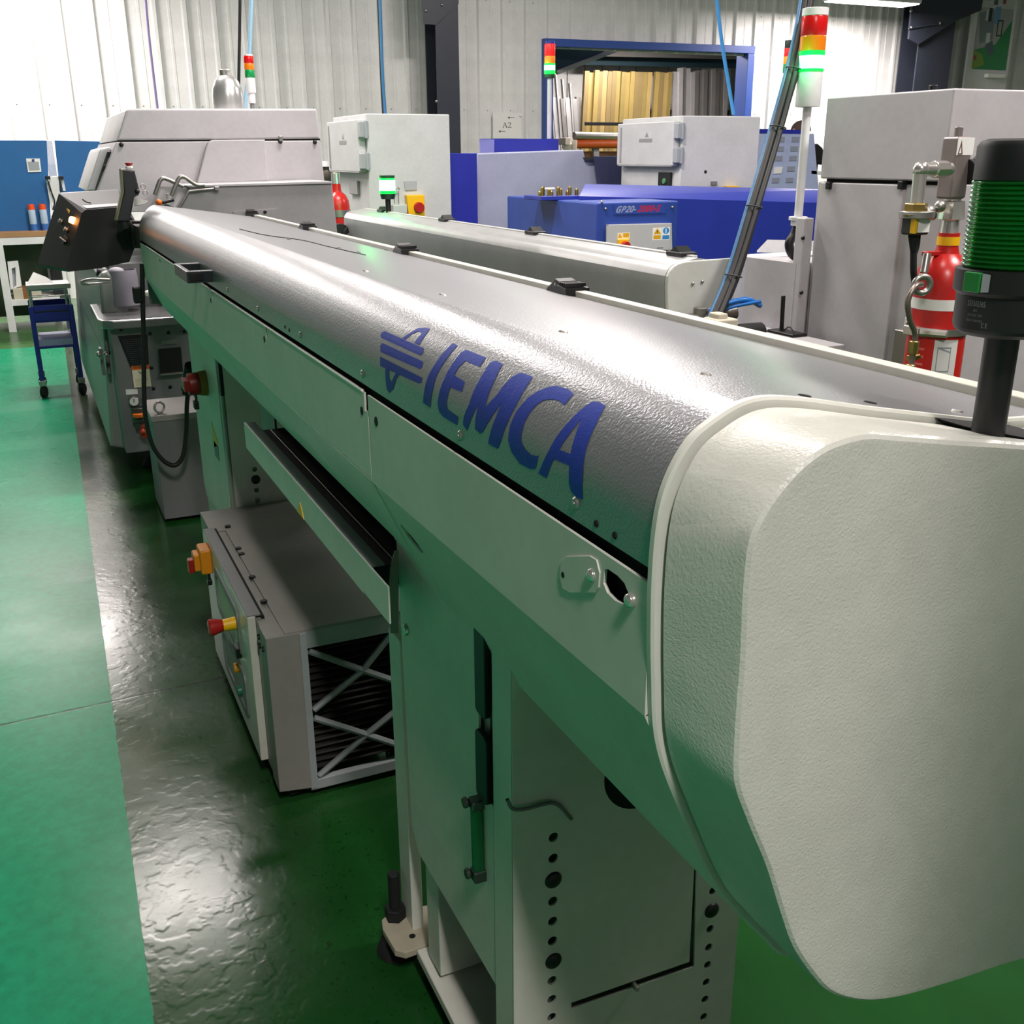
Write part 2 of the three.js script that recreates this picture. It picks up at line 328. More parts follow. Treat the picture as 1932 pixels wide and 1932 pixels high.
  part(cover, 'emblem', mg(
    wrap([[-1.2456,.0799],[-1.1054,.081],[-1.1011,.0769],[-1.1014,.0735],[-1.109,.0717],[-1.2483,.0701],[-1.253,.0728],[-1.2537,.0774]]),
    wrap([[-1.2386,.0652],[-1.0909,.067],[-1.0871,.0612],[-1.0928,.0578],[-1.2342,.054],[-1.2413,.061]]),
    wrap([[-1.2321,.0483],[-1.0791,.0499],[-1.0796,.0449],[-1.087,.0421],[-1.2282,.0371]]),
    wrap([[-1.181,.0808],[-1.1652,.0924],[-1.155,.1001],[-1.1385,.1038],[-1.1241,.1052],[-1.1221,.0941],[-1.1222,.0819],[-1.1379,.0819],[-1.1352,.0905],[-1.1356,.0965],[-1.1489,.0961],[-1.1605,.0896],[-1.1693,.0809]]),
    wrap([[-1.2083,.04],[-1.2065,.0228],[-1.2034,.0127],[-1.1943,.0096],[-1.1771,.0179],[-1.1652,.0327],[-1.1497,.0432],[-1.1645,.0423],[-1.1781,.0303],[-1.1851,.0248],[-1.1914,.0278],[-1.1941,.0416]])), ink, 'blue emblem of three bars and two loops');
  for (const [o, h] of [
    [[[-1.0423,.0998],[-1.0278,.0992],[-1.0324,.0816],[-1.0374,.0685],[-1.0411,.058],[-1.042,.0464],[-1.0484,.0222],[-1.0714,.0231],[-1.066,.0456],[-1.0629,.0549],[-1.0568,.0669],[-1.0471,.0885]]],
    [[[-1.0015,.0987],[-.9503,.0993],[-.9498,.0877],[-.9874,.0873],[-.9939,.0785],[-.9967,.0689],[-.9655,.0675],[-.9646,.0568],[-.9962,.0554],[-.9982,.0458],[-.9994,.0363],[-.9949,.0318],[-.9658,.0299],[-.9683,.0208],[-1.0076,.0206],[-1.0203,.0235],[-1.0253,.0318],[-1.023,.0445],[-1.0167,.0627],[-1.0121,.0814],[-1.0092,.0931]]],
    [[[-.9518,.025],[-.9498,.0344],[-.9406,.0487],[-.9352,.0752],[-.9348,.0919],[-.9331,.098],[-.9263,.1004],[-.9094,.0996],[-.9044,.0816],[-.9037,.0671],[-.9019,.0536],[-.8869,.0689],[-.8791,.0871],[-.8736,.0945],[-.8652,.0993],[-.842,.0998],[-.8404,.0863],[-.8417,.0685],[-.8471,.0523],[-.8559,.0322],[-.8644,.0214],[-.8872,.0211],[-.8806,.0363],[-.8739,.0512],[-.8707,.0651],[-.8841,.0473],[-.8999,.0297],[-.9067,.0264],[-.9202,.0279],[-.9198,.041],[-.9185,.0543],[-.9281,.0392],[-.9336,.031],[-.9413,.0212]]],
    [[[-.8057,.0963],[-.7963,.1005],[-.7755,.1019],[-.7616,.0997],[-.7636,.0875],[-.7766,.0891],[-.7868,.088],[-.7991,.0842],[-.8063,.0782],[-.8117,.0694],[-.8153,.058],[-.8157,.0451],[-.8121,.0397],[-.8041,.0361],[-.7914,.0342],[-.7765,.0369],[-.782,.0238],[-.7924,.021],[-.8138,.02],[-.8326,.0265],[-.841,.0358],[-.8414,.0487],[-.8366,.0646],[-.8264,.0805],[-.8164,.09]]],
    [[[-.7288,.0999],[-.7213,.1019],[-.7083,.1012],[-.7042,.085],[-.7026,.0715],[-.7012,.0601],[-.6992,.0505],[-.6968,.0426],[-.6941,.0217],[-.7052,.0206],[-.7143,.0231],[-.7183,.0293],[-.7207,.0433],[-.7481,.0417],[-.7541,.0321],[-.76,.0213],[-.7758,.0216],[-.7662,.0358],[-.7596,.0466],[-.7532,.0588],[-.7442,.075],[-.7359,.0901]], [[-.7275,.0831],[-.7307,.0752],[-.7344,.0673],[-.7426,.0514],[-.723,.0527],[-.7244,.0668]]],
  ]) part(cover, 'letter', wrap(o, h), ink, 'blue slanted letter of the maker name');
  // rivets, screws and holes in the cover
  const screw = (z, s, r, m, h = 0.001) => { const a = onCover(z, s, -0.001), b = onCover(z, s, h); return cy(a, b, r, r * 0.8, 14); };
  for (const [z, s] of [[-.7062,.0147],[-.9609,.0113],[-1.307,.0124],[-1.6487,.0137],[-1.9821,.0133],[-2.2993,.0143]]) part(cover, 'rivet', mg(screw(z, s, 0.006, 0, 0.0022), screw(z, s, 0.0025, 0, 0.003)), M.steel);
  for (const [z, s] of [[-.6708,.0086],[-.6415,.0086],[-1.7582,.011],[-1.7272,.0101]]) part(cover, 'screw_hole', screw(z, s, 0.0037), M.dark);
  for (const [z, s] of [[-.7334,.2225],[-.975,.2078],[-1.3083,.1984],[-1.6333,.1908],[-.6696,.4651]]) part(cover, 'cover_screw', screw(z, s, 0.0062, 0, 0.002), M.steel);
  for (const [z, s] of [[-.663,.2752],[-.6656,.3525],[-2.605,.2925],[-2.5519,.406],[-2.4591,.4273],[-2.9962,.6743]]) part(cover, 'slot_hole', screw(z, s, 0.0068), M.dark);
  // sliding lid seam on the far half of the top
  part(cover, 'lid_seam', tb([[-2.7981,.2084],[-2.6378,.2471],[-2.6906,.34],[-2.5108,.3679],[-2.3259,.4048]].map((q) => onCover(q[0], q[1], 0.0004)), 0.0016, 40, 5), M.dark);
  // rear rail along the hinge side, with hinge latches
  part(Fd, 'hinge_rail', bx(0.98, 1.004, 1.140, 1.163, -5.0, -0.62, 0.002), paint(0xd6d3c6, 0.4), 'pale hinge rail');
  for (const z of [[-1.8788,1.1562],[-2.881,1.1505],[-4.0252,1.1492],[-5.0943,1.1441]].map((q) => q[0])) {
    const k = part(Fd, 'hinge_latch', [
      ex([[z + 0.052, 1.152], [z + 0.05, 1.168], [z + 0.008, 1.172], [z + 0.008, 1.152]], 0.958, 1.012),
      ex([[z + 0.008, 1.152], [z + 0.006, 1.178], [z - 0.012, 1.182], [z - 0.03, 1.171], [z - 0.05, 1.160], [z - 0.052, 1.152]], 0.966, 1.006, { bev: 0.002 })], M.black, 'black hinge latch');
    part(k, 'latch_rib', [0.014, 0.023, 0.032, 0.041].map((d) => bx(0.962, 1.008, 1.170, 1.1775, z + d - 0.0018, z + d + 0.0018, 0.0005)), M.black);
    part(k, 'latch_pin', cy([0.964, 1.171, z - 0.01], [0.9655, 1.171, z - 0.01], 0.003), M.steel);
  }
  // pull handle on the aisle side
  const h = part(Fd, 'handle', [
    bx(0.324, 0.335, 1.144, 1.171, -2.70, -2.49, 0.002), bx(0.33, 0.384, 1.144, 1.171, -2.51, -2.49, 0.002), bx(0.33, 0.384, 1.144, 1.171, -2.70, -2.68, 0.002)], plain(0x33353a, 0.28, 0.4), 'square black pull handle');
  part(h, 'finger_recess', bx(0.331, 0.362, 1.149, 1.166, -2.492, -2.4885, 0.001), M.dark);
}
// end cap
{
  const RT = [[0.985, 1.15], [0.99, 0.80], [0.93, 0.655]];
  const J = [...[[.3849,1.0833],[.3837,1.1261],[.3852,1.1668],[.3892,1.1901],[.3978,1.2105],[.4101,1.2272],[.4229,1.2357],[.4449,1.2457],[.4632,1.2484],[.4921,1.2454],[.5643,1.2308],[.6761,1.2095]], ...RT, [0.80, 0.668], [0.68, 0.70], [0.60, 0.722],
    ...[[.5413,.7321],[.5145,.7619],[.495,.786],[.479,.807],[.4623,.8301],[.4448,.8631],[.4202,.92],[.3981,.9754],[.3907,1.0056],[.3874,1.043]]];
  const F = [...[[.3989,1.0947],[.3971,1.1572],[.3997,1.1854],[.4109,1.2059],[.4223,1.2187],[.4345,1.2292],[.4546,1.2396],[.4785,1.244],[.4925,1.2441],[.5193,1.2396],[.5695,1.2307],[.6409,1.2187]], ...RT,
    ...[[.7574,.6998],[.6662,.7106],[.6016,.72],[.5639,.7312],[.5356,.7464],[.5149,.7629],[.4967,.7863],[.4726,.8252],[.4573,.8622],[.4384,.9126],[.4166,.9608],[.4024,.9973],[.3992,1.037]]];
  for (const k of [J, F]) k.unshift(...k.splice(13));
  const smooth = (k) => new THREE.CatmullRomCurve3(k.map((p) => new THREE.Vector3(p[0], p[1], 0)), true, 'centripetal');
  const cj = smooth(J), cf = smooth(F), N = J.length * 36;
  const ring = (c, inset) => Array.from({ length: N }, (_, i) => {
    const p = c.getPoint(i / N), t = c.getTangent(i / N); return [p.x + t.y * inset, p.y - t.x * inset];
  });
  const loft = (rings) => {                // rings [[outline, z]] from the joint to the face, face closed
    const P = [], I = [], n = N;
    for (const [o, z] of rings) for (const q of o) P.push(q[0], q[1], z);
    for (let r = 0; r + 1 < rings.length; r++) for (let i = 0; i < n; i++) { const a = r * n + i, b = r * n + (i + 1) % n; I.push(a, a + n, b, b, a + n, b + n); }
    const L = rings.length - 1, tri = THREE.ShapeUtils.triangulateShape(rings[L][0].map((q) => new THREE.Vector2(...q)), []);
    for (const t of tri) I.push(L * n + t[0], L * n + t[1], L * n + t[2]);
    for (const t of tri) I.push(t[0], t[2], t[1]);
    const g = new THREE.BufferGeometry(); g.setAttribute('position', new THREE.Float32BufferAttribute(P, 3)); g.setIndex(I);
    const o = rings[rings.length - 1][0], al = [0], U = []; for (let i = 1; i < n; i++) al.push(al[i - 1] + Math.hypot(o[i][0] - o[i - 1][0], o[i][1] - o[i - 1][1]));
    for (const [, z] of rings) for (let i = 0; i < n; i++) U.push(al[i], z);
    g.setAttribute('uv', new THREE.Float32BufferAttribute(U, 2));
    const a = new THREE.Vector3(), s = rings[L][0]; let ar = 0; for (let i = 0; i < n; i++) { const q = s[(i + 1) % n]; ar += s[i][0] * q[1] - q[0] * s[i][1]; }
    if (ar < 0) { const ix = g.index.array; for (let i = 0; i < ix.length; i += 3) { const k = ix[i]; ix[i] = ix[i + 1]; ix[i + 1] = k; } if (0) a.x = 0; }
    const gg = g.toNonIndexed(); gg.computeVertexNormals(); const h = crease(gg, 0.3), p = h.attributes.position, nn = h.attributes.normal, u = h.attributes.uv;
    for (let i = 0; i < p.count; i++) if (Math.abs(nn.getZ(i)) > 0.9) u.setXY(i, p.getX(i), p.getY(i));   // face: plain x, y
    return h;
  };
  const cap = part(Fd, 'end_cap', loft([[ring(cj, 0.0006), -0.5738], [ring(cj, 0), -0.573], [ring(cf, 0), -0.507], [ring(cf, 0.0014), -0.5025], [ring(cf, 0.0042), -0.5003], [ring(cf, 0.0075), -0.5]]), paint(0xd9dad0, 0.3, { bump: 0.00028 }), 'cream textured end cap');
  part(cap, 'rim', loft([[ring(cj, -0.004), -0.5862], [ring(cj, -0.0068), -0.5852], [ring(cj, -0.0068), -0.5798], [ring(cj, -0.0045), -0.5782], [ring(cj, 0.001), -0.5777]]), M.creamSmooth, 'thin rim bead between cap and cover');
  part(cap, 'rim_gap', loft([[ring(cj, 0.004), -0.578], [ring(cj, 0.004), -0.5725]]), M.dark);
  part(cap, 'pole_recess', hull([[0.632, 1.2225, -0.585], [0.72, 1.206, -0.585], [0.72, 1.2065, -0.522], [0.668, 1.2155, -0.517], [0.641, 1.2195, -0.55], [0.66, 1.205, -0.55]]), M.dark);
}
// body panels
const XS = 0.38, YB = 1.012;
{
  const hole1 = [[-.6535,1.1086],[-.6485,1.1113],[-.6329,1.1114],[-.6223,1.1092],[-.6156,1.103],[-.6166,1.0938],[-.6212,1.091],[-.6357,1.0891],[-.6483,1.0909],[-.6546,1.0967]];
  const near = [[-0.586, 1.122], [-0.586, YB], [-1.281, 1.002], [-1.281, 1.098], [-1.2835, 1.098], [-1.2835, 1.122]];
  const pn = part(Fd, 'side_panel', ex(near, XS, XS + 0.003, { holes: [hole1] }), M.creamSmooth, 'near side panel');
  part(pn, 'hole_pocket', bx(0.405, 0.41, 1.06, 1.12, -0.66, -0.595), M.dark);
  // cover plate, its screws and the spare screw
  const pl = [[-.7278,1.0758],[-.7242,1.092],[-.7146,1.0984],[-.6754,1.1129],[-.664,1.1134],[-.6584,1.1044],[-.6595,1.0911],[-.6644,1.0845],[-.7079,1.0672],[-.7216,1.0658]];
  const cp = part(pn, 'cover_plate', ex(pl, XS - 0.0016, XS, { bev: 0.0004 }), M.creamSmooth);
  part(pn, 'plate_screw', [[.38,1.0976,-.6703],[.38,1.0993,-.6107]].map((q) => mg(cy([XS + 0.001, q[1], q[2]], [XS - 0.003, q[1], q[2]], 0.0062, 0.0058), sph([XS - 0.0028, q[1], q[2]], 0.0057, [0.5, 1, 1]))), M.chrome, 'polished dome screw');
  part(pn, 'plate_hole', [[.38,1.0789,-.7209]].map((q) => cy([XS + 0.001, q[1], q[2]], [XS - 0.0019, q[1], q[2]], 0.003)), M.dark);
  for (const q of [[.38,1.0941,-1.2495]]) part(pn, 'screw_hole', cy([XS + 0.001, q[1], q[2]], [XS - 0.0008, q[1], q[2]], 0.0065), M.dark);
  const sl = (x, y) => [x, y];
  // lower flank of the near section, leaning inwards, with a slot
  const flank = (z0, z1, y0, y1, x1, holes) => {
    const len = Math.hypot(x1 - XS, y0 - y1), a = Math.atan2(x1 - XS, y0 - y1);
    const g = ex([[z0, 0], [z1, 0], [z1 + (z1 < -1.2 && z0 > -1 ? 0.03 : 0), -len], [z0, -len]], 0, 0.003, { holes }); g.rotateZ(a); g.translate(XS, y0, 0); return g;
  };
  const slot = [[-1.2638,.9405],[-1.2499,.9466],[-1.2268,.9428],[-1.2067,.936],[-1.1914,.9255],[-1.2044,.9179],[-1.2313,.9206],[-1.2542,.9282]].map((q) => [q[0], (q[1] - YB) * 1.08]);
  part(Fd, 'lower_flank', flank(-0.586, -1.31, YB, 0.81, 0.468, [slot]), M.creamSmooth, 'near sloping lower panel with a slot');
  part(Fd, 'flank_gusset', hull([[0.38, 1.006, -1.27], [0.39, 0.99, -1.30], [0.445, 0.87, -1.40], [0.47, 0.81, -1.30], [0.42, 0.95, -1.20], [0.50, 0.90, -1.38]]), M.creamSmooth);
  // far section
  const notch = (z) => [[z + 0.006, 1.122], [z + 0.006, 1.102], [z - 0.006, 1.102], [z - 0.006, 1.122]];
  const far = [[-1.3, 1.122], [-1.3, 1.098], [-1.286, 1.098], [-1.2845, 1.005], [ZE + 0.02, 1.0], [ZE + 0.005, 1.03], [ZE, 1.122], ...notch(-2.508).reverse(), ...notch(-1.912).reverse()];
  const pf = part(Fd, 'side_panel', ex(far, XS, XS + 0.003), M.creamSmooth, 'far side panel');
  for (const q of [[.38,1.0944,-1.3129],[.38,1.0961,-1.9368],[.38,1.0962,-2.5404],[.38,1.1064,-3.5109]]) part(pf, 'screw_hole', cy([XS + 0.001, q[1], q[2]], [XS - 0.0008, q[1], q[2]], 0.006), M.dark);
  part(pf, 'top_edge', bx(XS - 0.001, XS + 0.004, 1.1215, 1.124, -3.95, -1.31, 0.0004), paint(0xf2f0e6, 0.3));
  part(Fd, 'lower_flank', flank(-1.285, ZE + 0.02, 1.003, 0.884, 0.435), M.creamSmooth, 'far sloping lower panel');
  // dark core behind the panels, rear and underside
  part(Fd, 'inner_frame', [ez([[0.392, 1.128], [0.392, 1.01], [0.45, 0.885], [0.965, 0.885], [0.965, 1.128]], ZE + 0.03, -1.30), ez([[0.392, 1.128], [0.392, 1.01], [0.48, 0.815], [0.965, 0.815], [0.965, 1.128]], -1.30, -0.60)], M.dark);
  part(Fd, 'rear_panel', bx(0.968, 0.985, 0.815, 1.145, ZE, -0.6), M.creamSmooth);
  part(Fd, 'end_plate', bx(0.388, 0.96, 0.9, 1.12, ZE - 0.006, ZE + 0.02), M.greyDark);
}
// collecting tray below the far section
{
  const t = part(Fd, 'tray', [
    bx(0.40, 0.403, 0.778, 0.837, -2.365, -1.30, 0.001), bx(0.40, 0.78, 0.775, 0.779, -2.365, -1.43, 0.001),
    bx(0.776, 0.78, 0.778, 0.93, -2.365, -1.43, 0.001)], M.creamSmooth, 'long open collecting tray');
  part(t, 'tray_lip', bx(0.403, 0.425, 0.832, 0.8365, -2.36, -1.39, 0.0012), M.greyDark);
  part(t, 'guide_strip', bx(0.452, 0.46, 0.815, 0.822, -2.33, -1.43, 0.0015), plain(0x5f6060, 0.3, 0.6));
  part(t, 'tray_floor', bx(0.425, 0.776, 0.779, 0.815, -2.36, -1.43), M.blackMat);
  part(t, 'end_bracket', ex([[-2.36, 0.78], [-2.36, 0.86], [-2.40, 0.90], [-2.52, 0.93], [-2.52, 0.70], [-2.40, 0.72]], 0.47, 0.475), M.greyDark);
  part(t, 'tray_end', ez([[.4409,.8549],[.4362,.8428],[.432,.8262],[.4292,.8005],[.4272,.7205],[.44,.7179],[.4459,.8541]], -1.385, -1.389), paint(0x8a897c, 0.5), 'curved end plate');
  part(t, 'warning_sticker', ex([[-1.8264,.8042],[-1.8058,.7769],[-1.8601,.7767]], 0.3985, 0.3998), M.yellow, 'yellow warning triangle');
  part(t, 'guide_roller', [0.80, 0.845].map((y, i) => cy([0.62, y + 0.03, -2.1 + i * 0.02], [0.66, y + 0.03, -2.1 + i * 0.02], 0.018)).concat([cy([0.70, 0.83, -1.98], [0.735, 0.83, -1.98], 0.02)]), M.steel);
}
// near stand
{
  const holes = [], plugs = [];
  for (const y of [0.577, 0.544, 0.475, 0.442, 0.409, 0.341, 0.308, 0.276, 0.243, 0.21, 0.14]) holes.push(circ(0.516, y, 0.0072, 16));
  for (const y of [0.4, 0.331, 0.297, 0.264, 0.231, 0.198, 0.164, 0.13]) holes.push(circ(0.7795, y, 0.0066, 14));
  const slotL = [[0.547, 0.278], [0.755, 0.271], [0.7475, 0.449], [0.7435, 0.449], [0.7455, 0.283], [0.547, 0.289]];
  holes.push(slotL);
  const st = part(Fd, 'stand', ez([[0.4575, 0.06], [0.4575, 0.86], [0.83, 0.86], [0.832, 0.06]], -1.003, -1.0, { holes }), M.creamSmooth, 'near sheet metal stand with rows of holes');
  part(st, 'stand_side', [bx(0.4575, 0.461, 0.06, 0.86, -1.062, -1.001, 0.001), bx(0.8285, 0.832, 0.06, 0.86, -1.42, -1.001, 0.001), bx(0.47, 0.828, 0.08, 0.82, -1.39, -1.33), bx(0.4575, 0.832, 0.05, 0.07, -1.42, -1.0)], M.creamSmooth);
  part(st, 'stand_back', bx(0.462, 0.828, 0.07, 0.86, -1.032, -1.024), paint(0xa5a79b, 0.6));
  for (const [x, y] of [[0.516, 0.51], [0.5175, 0.375], [0.7795, 0.365]]) part(st, 'black_plug', sph([x, y, -0.9995], 0.0125, [1, 1, 0.45]), M.black, 'black push-in plug');
  part(st, 'cable_port', cy([0.648, 0.642, -1.002], [0.648, 0.642, -0.9985], 0.058, 0.058, 36), M.dark);
  part(st, 'hook_rod', tb([[[.4477,.6589,-.995]][0], [[.4528,.646,-.992]][0], [[.4673,.6394,-.993]][0], [[.5095,.635,-.995]][0], [[.5216,.6267,-.996]][0], [[.542,.5976,-1]][0]], 0.0026, 40), M.greyDark);
  part(st, 'spring_plug', cy([0.652, 0.277, -1.01], [0.646, 0.285, -0.985], 0.004, 0.004, 10), M.steel);
  // door
  const dr = part(Fd, 'stand_door', ex([[-1.42, 0.335], [-1.435, 0.87], [-1.30, 0.90], [-1.113, 0.86], [-1.110, 0.60], [-1.066, 0.60], [-1.064, 0.30], [-1.385, 0.30]], 0.459, 0.4625), M.creamSmooth, 'tall stand door');
  part(dr, 'door_gap', bx(0.468, 0.472, 0.55, 0.86, -1.13, -1.06), paint(0xb9bbb0, 0.6));
  part(dr, 'hinge_pad', ex(rrect(-1.106, -1.072, 0.727, 0.88, 0.008), 0.4515, 0.4615, { bev: 0.0015 }), M.black, 'black rounded hinge cover');
  part(dr, 'hinge_pad', ex(rrect(-1.108, -1.07, 0.597, 0.70, 0.008), 0.4515, 0.4615, { bev: 0.0015 }), M.black, 'black rounded hinge cover');
  part(dr, 'hinge_wire', cy([0.466, 0.69, -1.086], [0.466, 0.74, -1.086], 0.0012, 0.0012, 6), M.black);
  const gx = 0.452;
  part(dr, 'level_gauge', cy([gx, 0.475, -1.103], [gx, 0.575, -1.106], 0.0095, 0.0095, 16), new THREE.MeshPhysicalMaterial({ color: 0x2b7a48, roughness: 0.15, transmission: 0.5, thickness: 0.01, ior: 1.45 }), 'green glass level gauge');
  const gm = plain(0x5d6660, 0.25, 0.8);
  part(dr, 'gauge_clip', [bx(gx - 0.011, 0.462, 0.575, 0.59, -1.115, -1.095), cy([gx - 0.012, 0.583, -1.112], [gx - 0.018, 0.583, -1.112], 0.008)], gm);
  part(dr, 'gauge_clip', [bx(gx - 0.011, 0.462, 0.458, 0.477, -1.112, -1.092), cy([gx - 0.012, 0.468, -1.109], [gx - 0.018, 0.468, -1.109], 0.008)], gm);
  part(dr, 'door_screw', cy([0.459, 0.713, -1.402], [0.454, 0.713, -1.402], 0.010, 0.009), M.chrome);
  part(Fd, 'column', [bx(0.468, 0.49, 0.055, 0.66, -1.53, -1.47, 0.002)], M.creamSmooth, 'column behind the stand door');
  const fp = part(Fd, 'foot_plate', ey([[.4243,-1.5199],[.4188,-1.4964],[.4221,-1.4358],[.4372,-1.4216],[.562,-1.4249],[.6429,-1.4255],[.6485,-1.4871],[.4802,-1.5301],[.4436,-1.5313]], 0.055, 0.07, { bev: 0.002 }), paint(0xb4ac98, 0.7), 'worn foot plate');
  part(fp, 'levelling_screw', [cy([0.45, 0.03, -1.515], [0.45, 0.17, -1.515], 0.011), cy([0.45, 0.07, -1.515], [0.45, 0.095, -1.515], 0.02, 0.02, 6)], M.blackMat);
  part(fp, 'foot_pad', cy([0.45, 0, -1.51], [0.45, 0.03, -1.51], 0.04, 0.03), M.rubber);
  part(fp, 'plate_hole', cy([0.462, 0.069, -1.455], [0.462, 0.0706, -1.455], 0.006), M.dark);
  for (const x of [0.50, 0.80]) part(st, 'foot_pad', [cy([x, 0, -1.04], [x, 0.02, -1.04], 0.035, 0.025), cy([x, 0.02, -1.04], [x, 0.06, -1.04], 0.01)], M.rubber);
  for (const x of [0.80]) part(st, 'foot_pad', [cy([x, 0, -1.38], [x, 0.02, -1.38], 0.035, 0.025), cy([x, 0.02, -1.38], [x, 0.06, -1.38], 0.01)], M.rubber);
}
// far stand
{
  const holes = [0.532, 0.467, 0.433, 0.365].map((y) => circ(0.527, y, 0.008, 14));
  const st = part(Fd, 'stand', ez([[0.462, 0.06], [0.462, 0.9], [0.83, 0.9], [0.832, 0.06]], -3.003, -3.0, { holes }), M.creamSmooth, 'far sheet metal stand');
  part(st, 'stand_side', [bx(0.462, 0.832, 0.06, 0.9, -3.62, -3.03), bx(0.462, 0.832, 0.03, 0.06, -3.62, -3.0)], M.creamSmooth);
  part(st, 'black_plug', sph([0.527, 0.5, -2.999], 0.014, [1, 1, 0.45]), M.black);
  const dr = part(Fd, 'stand_door', ex([[-3.6, 0.33], [-3.6, 0.872], [-3.06, 0.872], [-3.055, 0.35], [-3.1, 0.33], [-3.56, 0.29]], 0.452, 0.456), M.creamSmooth, 'far stand door with a red isolator switch');
  part(dr, 'hinge_pad', ex(rrect(-3.045, -3.01, 0.76, 0.865, 0.008), 0.452, 0.462, { bev: 0.002 }), M.black);
  part(dr, 'hinge_pad', ex(rrect(-3.05, -3.015, 0.35, 0.41, 0.008), 0.452, 0.462, { bev: 0.002 }), M.black);
  part(dr, 'hinge_strip', bx(0.453, 0.462, 0.41, 0.76, -3.05, -3.02), paint(0xaab0a4, 0.5));
  const s = part(dr, 'isolator_switch', [cy([0.452, 0.748, -3.285], [0.43, 0.748, -3.285], 0.04, 0.038, 24)], plain(0x8a6c10, 0.5), 'red and yellow isolator switch');
  part(dr, 'switch_knob', [cy([0.43, 0.748, -3.285], [0.395, 0.748, -3.285], 0.036, 0.034, 24), bx(0.38, 0.40, 0.73, 0.766, -3.32, -3.25)], plain(0x8e1a16, 0.4));
  part(dr, 'padlock', [bx(0.40, 0.415, 0.68, 0.705, -3.25, -3.22), cy([0.41, 0.70, -3.235], [0.41, 0.725, -3.24], 0.004)], M.black);
  part(dr, 'warning_sticker', ex([[-3.26, 0.63], [-3.16, 0.575], [-3.26, 0.545]], 0.4508, 0.4522), M.yellow, 'yellow warning triangle');
  part(dr, 'rating_plate', bx(0.4508, 0.4522, 0.52, 0.57, -3.25, -3.17, 0.0003), M.greyDark);
  for (const x of [0.5, 0.79]) for (const z of [-3.05, -3.57]) part(st, 'foot_pad', cy([x, 0, z], [x, 0.04, z], 0.035, 0.02), M.rubber);
}
